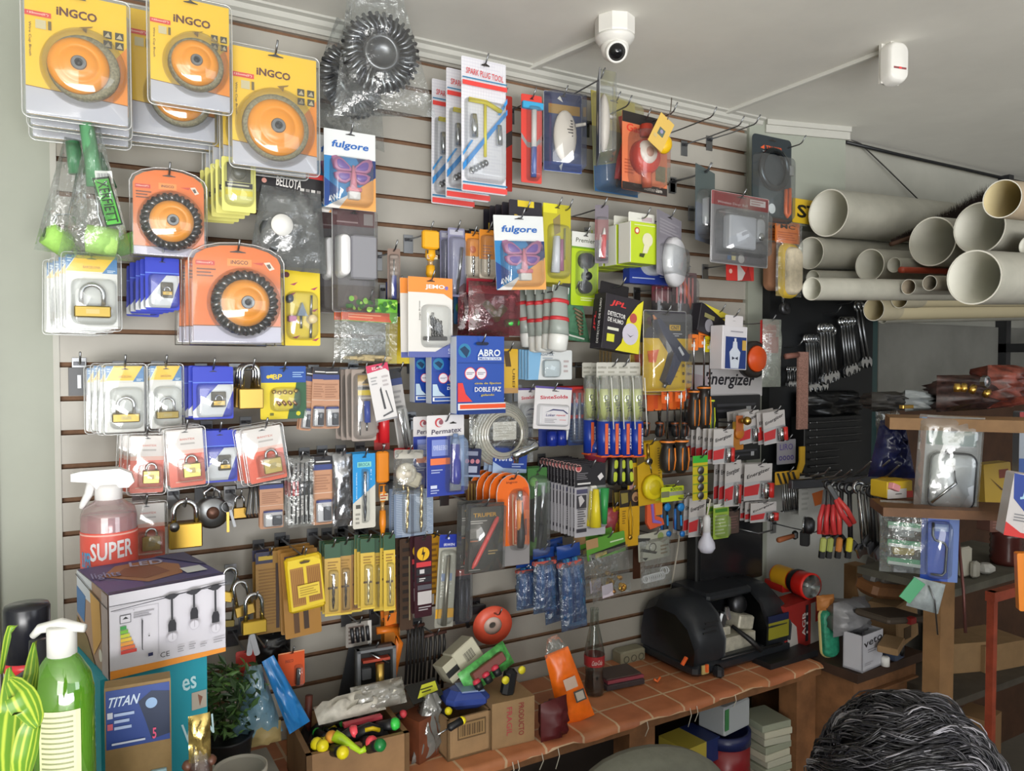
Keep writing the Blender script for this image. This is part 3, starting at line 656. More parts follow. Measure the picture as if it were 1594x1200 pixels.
def bell(root,w,h):
    card(root,w,h,'#8c898d',[('r',.0,0,1,.19,'#9c2b31'),('t','Wireless Door Bell',.36,.145,.52,.035,'#e0d0d0',0,.1,.02),('r',.66,.04,.94,.13,'#e6dfdf'),('l',.68,.05,.9,.12,2,'#b98a8a'),('t','32',.88,.255,.1,.03,'#e2e0e2'),('l',.12,.27,.45,.29,1,'#c5c3c6'),('c',.52,.91,.055,'#d6d2d0'),('r',.28,.88,.34,.94,'#6f86a8'),('r',.35,.88,.42,.94,'#d8cfa0')],r=.006)
    mb=MB();mb.bbox(w*.46,.034,h*.46,M('#a3a5ac',.4),(-w*.08,-.018,-.06*h),None,.12); mb.build('chime',root)
    mb=MB();mb.dome(rrect(w*.16,h*.34,w*.07,5),.022,M('#a9abb0',.35),-.002,w*.28,.02*h); mb.lathe([(w*.05,0),(w*.05,.004),(w*.03,.006),(.0001,.006)],CHROME,TR((w*.28,-.022,-.08*h)),18,axis='Y'); mb.build('push_button',root)
    mb=MB();mb.dome(rrect(w*.985,h*.985,.006),.006,CLEAR,-.002,ins=.96); mb.dome(rrect(w*.86,h*.62,.012),.040,CLEAR,-.002,0,-.06*h,.92); mb.tube([(x,-.001,z) for x,z in rrect(w,h,.006)],.0013,clear('plastic_edge'),5,closed=True); mb.build('clear_shell',root)
hang('door_bell_pack',(1106,303,1195,413),.22,'wireless door bell pack with red header and grey chime, by the white column','wireless door bell pack','door bell',bell,roll=1,n=1)
hang('fuse_card',(1130,408,1173,437),.16,'small red and white card peeking out under the wireless door bell pack','small red and white card','card',simple('#d23a36',[('p',[(.4,1),(.4,0),(.85,.9)],'#cfc8c6'),('p',[(.55,1),(.8,.2),(.9,1)],'#a83030'),('c',.15,.5,.06,'#e9b5a8')]),roll=-2)
def roller_mc(root,w,h):
    card(root,w,h*.28,'#d9762e',[('t','MC',.5,.22,.6,.2,'#2a2018',0,0,.05),('l',.1,.45,.9,.9,4,'#b8571c')],mat=TR((0,0,h*.36)),slot=0)
    mb=MB();mb.dome(rrect(w*.62,h*.66,w*.24,5),.035,M('#d7cbb2',.9,0,.1,60),-.004,w*.02,-h*.16,.8,.96); mb.build('roller_sleeve',root)
    mb=MB();mb.dome(rrect(w*.78,h*.74,w*.28,5),.020,M('#d8b63c',.6),-.001,w*.02,-h*.15); mb.build('yellow_liner',root)
    mb=MB();bagshape(mb,w*1.05,h*1.0,.05,5,BAG,8,10,y=-.008,amp=.2); mb.build('clear_bag',root)
hang('paint_roller_refill',(1206,346,1244,462),.14,'cream roller sleeve with yellow liner under an orange tag, on the column by the pipes','cream roller sleeve pack with orange tag','paint roller',roller_mc,hk=False)
l,w,h=spot((1186,346,1226,455),.08)
t=thing('paint_roller_refill','brown roller sleeve pack with orange tag, behind the cream one beside the column','paint roller',l,(0,0,R(-20)))
card(t,w,h*.26,'#e0863a',[('t','MC',.4,.25,.4,.2,'#2a2018',0,0,.05),('l',.1,.45,.9,.9,3,'#b8571c')],mat=TR((0,0,h*.37)),slot=0); mb=MB();mb.dome(rrect(w*.7,h*.7,w*.2,5),.03,M('#a8785a',.8),-.003,0,-h*.13); mb.build('roller_sleeve',t)
# yellow ST sign on the wall
def sign(root,w,h): card(root,w,h,'#d8b42c',[('t','STOP',.50,.5,.86,.55,'#1d1a12',0,0,.06)],slot=None,t=.003)
l,w,h=spot((1233,315,1322,352),.085); t=thing('yellow_sign','yellow sign with black letters ST showing, partly behind the biggest upper plastic pipe','sign',l); sign(t,w,h)
# ---- second row, left
def rollers(root,w,h):
    G=M('#5c9a6c',.35); LG=M('#b4e07c',.8,0,.08,120)
    mb=MB();mb.tube([(-.10*w,-.05,.46*h),(-.04*w,-.045,.22*h),(.0,-.04,.02*h)],[.013,.014,.016],G,12); mb.build('grip',root)
    mb=MB();mb.tube([(0,-.04,.02*h),(.03*w,-.035,-.12*h),(.03*w,-.032,-.18*h),(.10*w,-.032,-.30*h),(.08*w,-.032,-.38*h)],.0028,CHROME,6); mb.build('wire_frame',root)
    mb=MB();mb.tube([(-.14*w,-.03,-.36*h),(-.12*w,-.03,-.36*h),(.12*w,-.03,-.37*h),(.26*w,-.03,-.38*h),(.28*w,-.03,-.38*h)],[.012,.027,.028,.027,.010],LG,14); mb.build('sleeve',root)
    mb=MB();mb.prism(rrect(.030,.095,.001),0,-.0006,M('#4fb03a',.4)); prints(mb,.03,.095,[('r',0,0,1,.04,'#122b10'),('r',0,.96,1,1,'#122b10'),('r',0,0,.08,1,'#122b10'),('r',.92,0,1,1,'#122b10'),('t','XERFIETT',.5,.5,.62,.86,'#12300f',-90,0,.03)],-.0006); mb.build('stripe_label',root,TR((.14*w,-.062,-.10*h)) @ RO(R(-14),4,'Y'))
    mb=MB();mb.prism(rrect(.030,.024,.001),0,-.0006,WHITE); prints(mb,.03,.024,[('bars',.1,.2,.9,.8,14,'#7c7c80')],-.0006); mb.build('price_sticker',root,TR((.10*w,-.058,.08*h)) @ RO(R(-5),4,'Y'))
    mb=MB();bagshape(mb,w*.95,h*1.02,.10,3,BAG,12,16,top=.12,y=-.03,amp=.22); mb.build('clear_bag',root)
def rollers2(root,w,h):
    G=M('#4f8f62',.35); LG=M('#9fd066',.8,0,.08,120)
    mb=MB();mb.tube([(-.02*w,-.03,.46*h),(.12*w,-.03,.2*h)],[.013,.016],G,12); mb.build('grip',root)
    mb=MB();mb.tube([(.12*w,-.03,.2*h),(.06*w,-.03,-.16*h),(-.16*w,-.03,-.18*h),(-.22*w,-.03,-.3*h)],.0028,CHROME,6); mb.build('wire_frame',root)
    mb=MB();mb.tube([(-.30*w,-.035,-.35*h),(-.28*w,-.035,-.35*h),(.10*w,-.02,-.44*h),(.12*w,-.02,-.445*h)],[.012,.024,.024,.014],LG,14); mb.lathe([(.010,0),(.010,.003)],M('#4a5a44'),TR((-.31*w,-.036,-.35*h)) @ RO(R(-80),4,'Y'),12); mb.build('sleeve',root)
    mb=MB();bagshape(mb,w*.95,h,.08,8,BAG,10,14,top=.35,y=-.02,amp=.2); mb.build('clear_bag',root)
l,w,h=spot((60,218,150,398),.14); t=thing('paint_roller','green handled paint roller in a clear bag, its sleeve end facing left','paint roller',l,(0,R(6),0),'bagged green paint rollers'); rollers2(t,w,h)
l,w,h=spot((120,225,226,405),.07); t=thing('paint_roller','rearmost green paint roller, only its lime sleeve end showing behind the front bag','paint roller',l,(0,R(-10),0),'bagged green paint rollers')
mb=MB();mb.tube([(-.1*w,-.02,-.40*h),(.38*w,-.02,-.34*h),(.44*w,-.02,-.33*h)],[.020,.024,.014],M('#8fcf60',.8),14); mb.build('sleeve',t); mb=MB();mb.tube([(-.1*w,-.02,.4*h),(0,-.02,.1*h)],[.013,.015],M('#3f7f55',.35),12); mb.build('grip',t); mb=MB();mb.tube([(0,-.02,.1*h),(.05*w,-.02,-.36*h)],.0028,CHROME,6); mb.build('wire_frame',t)
l,w,h=spot((84,196,208,404),.20); t=thing('paint_roller','front green paint roller in a clear bag with a green and black stripe label','paint roller',l,(0,0,0),'bagged green paint rollers'); rollers(t,w,h)
hook((P(132,215,.2).x+.01,P(132,215,.2).z),.20,'carrying the bagged green paint rollers')
hang('wire_brush_pack',(202,262,322,402),.18,'smaller orange arched wire cup brush pack, below the middle yellow packs','smaller orange arched brush pack','brush',ingco_arch((.52,.60,.40),(.48,.19,.18,.03),.9),hole=.09)
hang('wire_brush_pack',(294,378,442,537),.20,'larger orange arched wire cup brush pack with a grey lower band','larger orange arched brush pack','brush',ingco_arch((.565,.59,.355),(.52,.175,.20,.04),.83,.036),n=3,step=.058,hole=.09,sh=(-.006,0))
hang('padlock_pack',(96,394,189,515),.19,'large brass padlock pack with yellow and blue top, under the green paint rollers','large padlock pack under the paint rollers','padlock',padlock_card,n=4,step=.04,sh=(-.011,-.002))
hang('lock_pack',(226,399,279,484),.16,'blue and white lock pack between the big padlock pack and the orange brush pack','upper left blue and white lock pack','lock',blue_lock,n=5,step=.028,sh=(-.0075,-.002),hole=.09)
hang('grinding_stone_card',(443,417,498,538),.14,'yellow card of mounted grinding stones, right of the larger orange brush pack','yellow grinding stone card','grinding stones',
     simple('#e3c823',[('p',[(0,.14),(.25,.05),(.05,.12)],'#8a6a20')]+[('p',[(a,b),(a+.22,b-.035),(a+.12,b+.01)],'#a83c5c') for a,b in ((.15,.22),(.1,.35),(.72,.27),(.72,.55),(.2,.9),(.75,.93))]+[('c',.05,.1,.08,'#5a1f28')],
            [('poly','cone_stone',[(.44,.45),(.30,.62),(.58,.62)],.018,'#6f7f92'),('rod','stone_spindle',.44,.62,.44,.78,.04,SHAFT),('disc','ball_stone',.72,.66,.13,.026,'#d8c69a'),('rod','stone_spindle',.72,.72,.70,.90,.045,SHAFT),('rod','stone_spindle',.74,.35,.72,.60,.04,SHAFT),('box','cylinder_stone',.06,.62,.28,.70,.02,'#b47f9c'),('round','round_stone',.02,.35,.2,.46,.02,'#59606a')],(.03,.3,.92,.93)),n=2,step=.03)
def bell2(root,w,h):
    card(root,w,h,'#6f6a6e',[('r',0,0,1,.17,'#6a3a40'),('r',.74,.04,.96,.15,'#a59a9a'),('l',.1,.12,.6,.15,1,'#b59a9c'),('r',0,.74,1,1,'#5f5654'),('c',.52,.86,.06,'#8f7060')],r=.006)
    mb=MB();mb.bbox(w*.62,.036,h*.42,M('#86868c',.4),(w*.14,-.019,.02*h),None,.12); mb.build('chime',root)
    mb=MB();mb.dome(rrect(w*.24,h*.42,w*.11,6),.044,M('#e6e6e8',.3),-.002,-w*.32,.03*h,.85); mb.build('push_button',root)
    mb=MB();mb.dome(rrect(w*.985,h*.985,.008),.03,CLEAR,-.002,ins=.95); mb.tube([(x,-.001,z) for x,z in rrect(w,h,.006)],.0014,clear('plastic_edge'),5,closed=True); mb.build('clear_shell',root)
hang('door_bell_pack',(517,325,583,486),.16,'door bell pack with maroon header and tall white button, left of the yellow tester','maroon headed door bell pack','door bell',bell2,n=2,step=.07,sh=(-.012,0))
hang('screwdriver_card',(603,387,623,472),.12,'narrow brown card with a blue screwdriver handle, right of the maroon door bell pack','narrow brown screwdriver card','screwdriver',simple('#7d6558',[('l',.2,.1,.8,.5,4,'#a08c80')],[('rod','screwdriver_handle',.5,.5,.5,.93,.2,M('#2c3aa0',.3)),('rod','screwdriver_shaft',.5,.2,.5,.5,.06,SHAFT)],(.1,.1,.9,.97),bdepth=.02),yaw=-15)
def tester(root,w,h,col='#e8a818'):
    m=M(col,.4); mb=MB();mb.bbox(w*.92,.016,h*.36,m,(0,-.008,h*.30),None,.25); prints(mb,w*.7,h*.2,[('r',.1,.05,.95,.4,'#3c3226'),('r',.1,.5,.95,.9,'#c9bc9a'),('l',.15,.55,.9,.85,2,'#a03a2a')],-.0165);
    mb.build('tester_body',root); mb=MB();mb.lathe([(w*.26,.1*h),(w*.28,-.02*h),(w*.18,-.10*h)],m,TR((0,-.008,0)),12); mb.build('neck',root)
    mb=MB();mb.lathe([(w*.15,-.10*h),(w*.15,-.2*h)],clear('amber_window','#e8c890',haze=.4),TR((0,-.008,0)),12); mb.build('window',root)
    mb=MB();mb.lathe([(w*.22,-.2*h),(w*.25,-.36*h),(w*.1,-.5*h)],m,TR((0,-.008,0)),12); mb.build('tip',root)
hang('digital_tester',(654,358,682,438),.14,'yellow digital voltage tester hanging bare above the orange topped drill bit card','bare yellow digital tester','tester',tester)
hang('utility_pen_card',(697,355,723,462),.12,'purple grey narrow card with a silver pen tool, left of the orange drill packs','purple grey pen tool card','tool',simple('#8a8aa6',[('r',.1,.03,.9,.1,'#b5b6c4')],[('rod','pen_tool',.78,.28,.58,.75,.10,SHAFT),('taper','pen_grip',.58,.74,.5,.97,.10,.05,BLACK)],(.05,.12,.95,.97)),n=2,step=.05)
hang('drill_bit_pack',(724,364,747,434),.12,'first narrow orange topped drill bit pack beside the purple grey pen card','narrow orange topped drill pack','drill bits',simple('#d9cdbc',[('r',0,0,1,.5,'#e8922c'),('c',.5,.35,.22,'#c9601c')],[('twist','drill_bit',.5,.5,.5,.95,.09,SHAFT)],(.05,.1,.95,.97)),n=2,step=.04)
hang('drill_bit_pack',(746,358,772,434),.14,'second orange topped drill bit pack, left of the butterfly night light','second orange topped drill pack','drill bits',simple('#d9cdbc',[('r',0,0,1,.6,'#e8922c'),('l',.2,.3,.8,.6,5,'#b97c60')],[('twist','drill_bit',.5,.5,.5,.95,.09,SHAFT)],(.05,.1,.95,.97)),n=2,step=.05)
hang('battery_card',(792,313,843,352),.20,'black card with gold lettering above the front butterfly night light','black card with gold lettering','card',simple('#25222a',[('r',.25,.0,.75,.25,'#d8c02a'),('t','Daneth',.5,.75,.7,.35,'#d9b848',0,0,.04)],slot=(.45,.4),t=.002),n=5,step=.035,hole=.4)
hang('glue_card',(845,318,888,440),.19,'olive yellow card with two small glue tubes, right of the front butterfly night light','olive yellow glue card','glue',simple('#b8ae24',[('r',0,0,.5,.12,'#d8d02a'),('p',[(.35,.2),(.6,.12),(.62,.35),(.4,.4)],'#8a7a4a')],[('taper','glue_tube',.40,.42,.34,.88,.10,.14,M('#c2c6cc',.3)),('taper','glue_tube',.60,.45,.58,.85,.06,.09,M('#a86a8c',.3)),('rod','glue_spatula',.76,.3,.74,.7,.03,M('#8a8a5a'))],(.15,.25,.92,.95)),n=4,step=.04)
hang('night_light_card',(770,336,847,451),.26,'butterfly night light card on the lower hook, above the grey silicone tubes','butterfly night light card on the lower hook','night light',butterfly,roll=-3,yaw=-3)
hang('mirror_card',(889,362,931,476),.15,'lime green card with a small black blind spot mirror','lime green mirror card','mirror',simple('#b2cf22',[('r',0,0,1,.20,'#dedfda'),('t','Premier',.5,.11,.7,.06,'#4c5340',0,.1,.02),('r',0,.20,1,.225,'#6f9a1c'),('l',.35,.88,.9,.94,2,'#e0e8b0')],
     [('round','mirror_head',.22,.28,.78,.50,.018,'#34363c'),('rod','mirror_stem',.5,.50,.5,.6,.06,BLACK),('disc','swivel_ball',.5,.6,.14,.02,'#1c1c20'),('round','clip_base',.24,.66,.70,.84,.016,'#2b2c31')],(.15,.25,.85,.87)),roll=1,n=1)
hang('knife_card',(926,319,947,410),.20,'narrow smoky card with a pink and white knife, left of the light bulb boxes','narrow pink knife card','knife',simple('#6d6670',[('r',0,.25,1,.6,'#8f5a5c')],[('taper','knife_handle',.62,.52,.55,.92,.2,.2,M('#d8484c',.3)),('taper','knife_blade',.66,.40,.62,.55,.05,.16,WHITE)],(.05,.2,.95,.97)),yaw=-25)
def bulbbox(root,w,h):
    D=.05; mb=MB();mb.bbox(w*.86,D,h*.80,M('#b9cf2a',.45),(0,D/2,-h*.09),None,.02)
    mb.box(-w*.43-.003,-w*.43-.0002,.001,D-.001,-h*.48,h*.30,'#dcdcd4')
    prints(mb,w*.86,h*.80,[('c',.22,.22,.10,'#c4502e'),('c',.22,.22,.06,'#e8e4d0'),('c',.62,.42,.20,'#dcd8b8'),('p',[(.50,.5),(.74,.5),(.60,.75),(.42,.75)],'#dcd8b8'),('p',[(.32,.76),(.52,.76),(.46,.86),(.3,.84)],'#3c4420'),('t','12W',.8,.16,.2,.08,'#dfe6b0',0,0,.03)],0,) if False else None
    q=MB(); prints(q,w*.86,h*.80,[('c',.22,.22,.10,'#c4502e'),('c',.22,.22,.06,'#e8e4d0'),('c',.62,.42,.20,'#dcd8b8'),('p',[(.50,.5),(.74,.5),(.60,.75),(.42,.75)],'#dcd8b8'),('p',[(.32,.76),(.52,.76),(.46,.86),(.3,.84)],'#3c4420'),('l',.1,.06,.9,.10,1,'#dfe6b0')],0)
    mb.build('carton',root); q.build('bulb_picture',root,TR((0,-.0003,-h*.09)))
    card(root,w*.86,h*.22,'#d9d8d0',[('r',.5,.3,.9,.7,'#b9a8ac')],slot=(.4,.5),name='hang_tab',mat=TR((0,.012,h*.39)))
hang('light_bulb_box',(979,331,1026,411),.27,'lime green light bulb box, frontmost of its row','lime green light bulb box','light bulb',bulbbox,n=4,step=.062,yaw=3,hole=.1)
def domebox(root,w,h):
    card(root,w,h,'#2b3f96',[('p',[(0,0),(1,0),(1,.5),(.6,.75),(.2,.4)],'#8d93b0'),('p',[(.30,.0),(.62,0),(.62,.55),(.4,.45)],'#d3dbe8'),('c',.12,.55,.05,'#c46a5c'),('l',.05,.85,.5,.9,1,'#b9c4e0'),('l',.6,.80,.95,.84,1,'#b9c4e0')],t=.03)
    mb=MB();mb.dome(rrect(w*.5,h*.8,w*.2,5),.018,M('#c8cdd6',.3),-.03,-.05*w,.1*h); mb.build('lamp_shade',root)
hang('dome_lamp_box',(970,378,1046,444),.14,'navy blue box with a white dome lamp, under the light bulb boxes','navy dome lamp box','lamp',domebox)
def puck(root,w,h):
    card(root,w,h,'#8a8690',[('l',.1,.1,.9,.35,5,'#a29ea6')]); mb=MB();mb.lathe([(w*.32,0),(w*.32,.02),(w*.28,.03),(.0001,.032)],M('#d9d9dd',.35),TR((0,-.004,-.26*h)),26,axis='Y'); mb.build('puck_lamp',root)
    blister(root,w,h,.10,.50,.90,.99,.038,r=.02)
hang('push_lamp_pack',(1022,335,1060,432),.22,'round white push lamp in a grey pack turned aside, right of the light bulb boxes','round white push lamp pack','lamp',puck,yaw=30)
hang('brush_pen_pack',(1046,424,1084,505),.14,'pack of thin red and black sticks with an orange strip, under the push lamp','upper pack of red and black sticks','tools',simple('#5c4a4c',[('r',0,.45,1,1,'#443c3e'),('p',[(.3,.05),(.45,.05),(.95,.75),(.8,.8)],'#c4582c')],[('rod','stick',.15+.16*i,.1,.15+.16*i,.6,.03,M('#b86a6c')) for i in range(5)],(.02,.05,.98,.95)),n=2,step=.03)
hang('brush_pen_pack',(1014,446,1044,510),.12,'lower pack of dark sticks with pale tops, left of the orange printed one','lower pack of dark sticks','tools',simple('#2c2224',[('r',0,0,1,.35,'#6f2430')],[('rod','stick',.2+.3*i,.02,.2+.3*i,.4,.03,M('#c9a0a4')) for i in range(3)],(.02,.05,.98,.95)))
# green headed bags of dowels
def dowelbag(root,w,h):
    rr=random.Random(5)
    it=[('r',0,.60,.86,.98,'#e0562a'),('p',[(.80,.60),(.9,.98),(.78,.98)],'#e0562a'),('l',.12,.68,.70,.9,2,'#f0a07a')]+[('c',rr.uniform(.05,.95),rr.uniform(.08,.5),rr.uniform(.02,.05),rr.choice(['#3c7a28','#8fce4a','#2f6a22','#a9dc60'])) for _ in range(38)]
    card(root,w,h*.36,'#6fb93a',it,mat=TR((0,-.001,h*.32)),slot=(.5,.12))
    mb=MB();r2=random.Random(2)
    for i in range(9): x=r2.uniform(-.36,.30)*w; z=-.44*h+r2.uniform(0,.05)*h; mb.tube([(x,-.008,z),(x+.2*w*r2.choice((.6,1)),-.012,z+r2.uniform(-.02,.03)*h)],.0045,M('#cdb88a',.7),8)
    mb.build('dowels',root); mb=MB();bagshape(mb,w,h*.80,.025,12,BAG,9,9,y=-.008,amp=.25); mb.build('clear_bag',root,TR((0,0,-.10*h)))
hang('dowel_bag',(530,464,617,566),.16,'front clear bag of wooden dowels with a green and orange header','green headed dowel bag','dowels',dowelbag,n=2,step=.035,roll=2,sh=(-.006,0))
def jemo(root,w,h):
    card(root,w,h,'#dcd9d4',[('p',[(0,0),(1,0),(1,.27),(.8,.20),(.4,.19),(0,.19)],'#ee8f3c'),('t','JEMO',.60,.12,.44,.065,'#ece6ea',0,0,.06),('c',.86,.125,.04,'#7a6ab0'),('p',[(0,1),(0,.93),(.6,.93),(1,.80),(1,1)],'#5a64a4'),('t','Juego Brocas',.25,.42,.04,.24,'#6a6a68',90),('t','10',.92,.92,.06,.06,'#cfd3e6',90)])
    for i,(a,b) in enumerate(((.50,.60),(.56,.66),(.63,.72),(.70,.80))): product(root,w,h,'twist','drill_bit',a,.48+.02*i,b-.06,.78,.035,M('#5c5a5a',.35,.9));
    product(root,w,h,'box','drill_rack',.32,.74,.84,.79,.012,'#4a4848'); product(root,w,h,'rod','rack_pin',.53,.44,.53,.56,.03,CHROME)
    blister(root,w,h,.28,.34,.9,.88,.026,r=.015)
hang('drill_bit_card',(635,432,704,556),.22,'white drill bit set card with orange top and purple foot','orange topped white drill set card','drill bits',jemo,n=2,step=.03,sh=(-.006,0))
hang('sandpaper_card',(600,440,640,566),.10,'yellow and navy card mostly hidden behind the white drill bit set card','yellow and navy card','card',simple('#d8bc2c',[('r',0,0,1,.42,'#2c3158'),('r',0,.9,1,1,'#e0c83a')],[]))
def lure(root,w,h):
    card(root,w,h*.26,'#8f2230',[('t','RUGBY',.5,.5,.6,.3,'#b0505a')],mat=TR((0,0,h*.37)),slot=(.5,.2))
    G=M('#3fc04a',.35); mb=MB();mb.tube([(-.22*w,-.02,.08*h),(-.05*w,-.022,-.10*h),(.02*w,-.02,-.25*h)],[.010,.011,.009],G,10); mb.tube([(.16*w,-.02,.0),(.0,-.02,-.18*h)],[.011,.010],G,10); mb.tube([(.2*w,-.016,-.28*h),(.44*w,-.016,-.26*h)],[.011,.010],G,10); mb.build('hose_fittings',root)
    mb=MB();bagshape(mb,w,h*.95,.05,21,clear('red_bag','#d09098',haze=.10,gloss=.03,bump=.25),9,10,y=-.012,amp=.25); mb.build('red_bag',root,TR((0,0,-.03*h)))
hang('hose_fitting_bag',(726,435,806,522),.17,'dark red bag with bright green hose fittings, left of the grey silicone tubes','dark red bag with green fittings','fittings',lure,n=2,step=.06)
hang('blue_green_card',(706,440,732,505),.10,'dark blue green card in the gap between white drill set card and red bag','dark blue green card','card',simple('#1f4a6a',[('c',.4,.6,.3,'#2f6a3a'),('r',0,0,1,.3,'#2a6aa0')]))
def tubefan(label,b,d,roll,grp):
    l,w,h=spot(b,d); t=thing('silicone_tube',label,'silicone tube',l,(0,R(roll),0),grp); g=M('#9aa29c',.35)
    mb=MB();mb.tube([(0,-.002,.5*h),(0,-.006,.2*h),(0,-.011,-.1*h),(0,-.014,-.24*h)],[w*.40,w*.42,w*.46,w*.47],g,14,prof=None)
    for v in mb.v: pass
    mb.v=[(x,y*(.25+.75*max(0,min(1,(.5*h-z)/(.7*h)))),z) for x,y,z in mb.v]
    prints_y=-.0175
    mb.build('tube_body',t)
    for zz in (.27,.0):
        q=MB(); q.tube([(0,-.007 if zz > .1 else -.011,(zz+.028)*h),(0,-.008 if zz > .1 else -.0115,(zz-.028)*h)],w*.475,M('#c9363c',.4),14); q.v=[(x,y*(.25+.75*max(0,min(1,(.5*h-z)/(.7*h))))-.0004,z) for x,y,z in q.v]; q.build('red_band',t)
    q=MB(); q.bbox(w*.9,.0016,h*.10,M('#b9bdb8',.4),(0,-.001,.46*h),None,.1); q.build('crimped_end',t)
    q=MB(); q.lathe([(w*.45,-.24*h),(w*.47,-.27*h),(w*.44,-.47*h),(w*.2,-.5*h)],M('#dfe0dc',.35),TR((0,-.013,0)),16); q.build('cap',t)
for k,(b,d,r,lab) in enumerate((((803,452,826,541),.10,-8,'grey silicone tube with red bands, leftmost of the bunch and swung outward'),((818,450,842,549),.13,-3,'grey silicone tube second from the outer end of the bunch'),((830,450,856,549),.17,1,'grey silicone tube at the centre of the bunch'),((842,448,868,546),.20,4,'grey silicone tube just inside the last one of the bunch'),((853,446,882,548),.24,7,'grey silicone tube at the green bag end of the bunch, frontmost'))):
    tubefan(lab,b,d,r,'grey silicone tubes')
hook((P(850,455,.2).x,P(850,455,.2).z),.24,'carrying the grey silicone tubes')
def greenbag(root,w,h):
    mb=MB();mb.prism([(-.3*w,.5*h),(.15*w,.5*h),(.5*w,-.5*h),(-.45*w,-.42*h)],0,-.003,M('#4f7d60',.4,0,.2,60)); mb.build('pouch',root)
    mb=MB()
    for i in range(7): mb.tube([(-.05*w+.03*i*w,-.008,(.12-.07*i)*h),(.12*w,-.012,(.06-.07*i)*h),(.22*w,-.008,(.02-.06*i)*h)],.0035,M('#7a6a52'),6)
    mb.build('coiled_cord',root); mb=MB();mb.bbox(.5*w,.004,.04*h,M('#2f6a48'),(.05*w,-.006,-.36*h),(0,R(12),0)); mb.bbox(.5*w,.004,.03*h,M('#d0d8cc'),(.05*w,-.005,-.40*h),(0,R(12),0)); mb.build('printed_strip',root)
hang('green_pouch',(868,448,918,533),.14,'green pouch with coiled cord, between the silicone tubes and the smoke detector box','green pouch','pouch',greenbag,n=2,step=.04)
def jpl(root,w,h):
    D=.05; mb=MB();mb.bbox(w*.80,D,h*.84,M('#2e2a30',.4),(w*.07,D/2,-h*.08),None,.02); mb.build('carton',root)
    q=MB(); prints(q,w*.80,h*.84,[('t','JPL',.35,.17,.42,.12,'#d83a3a',-3,.4,.06),('t','DETECTOR',.32,.36,.48,.08,'#dcdad8',-3,0,.05),('t','DE HUMO',.30,.47,.42,.08,'#dcdad8',-3,0,.05),('r',.1,.60,.4,.65,'#d8d8c8'),('r',.1,.72,.3,.86,'#d8d83a'),
                                   ('p',[(1,.0),(1,1),(.35,1),(.5,.85),(.6,.4),(.85,.1)],'#e0d62e'),('c',.72,.66,.22,'#cdc8d6'),('c',.76,.36,.10,'#b8524c'),('p',[(.62,.66),(.72,.70),(.82,.66),(.72,.72)],'#57505e')],0)
    q.build('front_print',root,TR((w*.07,-.0003,-h*.08)))
    mb=MB();mb.box(0,.0005,0,D,-h*.38,h*.30,'#241f26'); mb.build('side_print',root,TR((w*.07-w*.40-.0008,0,-h*.04)))
    q=MB(); prints(q,D,h*.84,[('t','DETECTOR DE HUMO',.62,.5,.16,.82,'#d6d4d2',90,0,.04),('t','JPL',.28,.5,.2,.35,'#c8343a',90,.3,.06)],0)
    q.build('side_lettering',root,TR((w*.07-w*.40-.001,D/2,-h*.08)) @ RO(R(-90),4,'Z'))
    card(root,w*.62,h*.20,'#1f1c1f',[],slot=(.5,.4),name='hang_tab',mat=TR((-.02*w,D*.6,h*.44)))
hang('smoke_detector_box',(928,444,1000,546),.24,'black and yellow smoke detector box, tilted, hanging by its tab','black and yellow smoke detector box','smoke detector',jpl,roll=7,yaw=5,hole=.02)
def gluegun(root,w,h):
    card(root,w,h,'#e2b81e',[('r',0,0,1,.34,'#34343c'),('r',0,.0,1,.13,'#4a4852'),('r',.60,.17,.86,.24,'#d0a42a'),('t','CNT',.73,.205,.2,.045,'#2a2a2c',0,0,.04),('l',.6,.27,.9,.32,2,'#b9b9c2'),('p',[(.08,.5),(.35,.48),(.28,.64),(.12,.64)],'#e0602a'),('l',.5,.62,.85,.84,6,'#b8901a')]+[('c',.93,.68+.1*i,.03,'#6a5214') for i in range(3)],r=.006)
    N=M('#343850',.35); mb=MB();mb.prism([(-.34*w,.38*h),(-.26*w,.40*h),(.02*w,.22*h),(.44*w,-.05*h),(.40*w,-.13*h),(.24*w,-.12*h),(.06*w,-.34*h),(-.02*w,-.42*h),(-.14*w,-.36*h),(-.02*w,-.18*h),(.06*w,-.02*h),(-.20*w,.20*h)][::-1],-.004,-.03,N); gb_=mb.build('gun_body',root)
    mb=MB();mb.tube([(-.30*w,-.016,.38*h),(-.36*w,-.016,.44*h)],[.006,.002],M('#c07a50'),8); mb.build('nozzle',root); mb=MB();mb.bbox(w*.18,.002,h*.035,M('#dcdce0'),(.22*w,-.031,.0*h),(0,R(52),0)); mb.build('gun_label',gb_)
    mb=MB();mb.tube([(-.06*w,-.016,-.40*h),(-.10*w,-.016,-.45*h)],[.007,.005],STEEL,8); mb.build('cord_collar',root)
    mb=MB();mb.dome(rrect(w*.98,h*.98,.008),.034,CLEAR,-.002,ins=.93); mb.tube([(x,-.001,z) for x,z in rrect(w,h,.006)],.0014,clear('plastic_edge'),5,closed=True); mb.build('clear_shell',root)
hang('glue_gun_pack',(1001,484,1067,609),.24,'navy glue gun on a yellow card in a clear pack','navy glue gun pack','glue gun',gluegun,n=2,step=.06,sh=(.0,-.01))
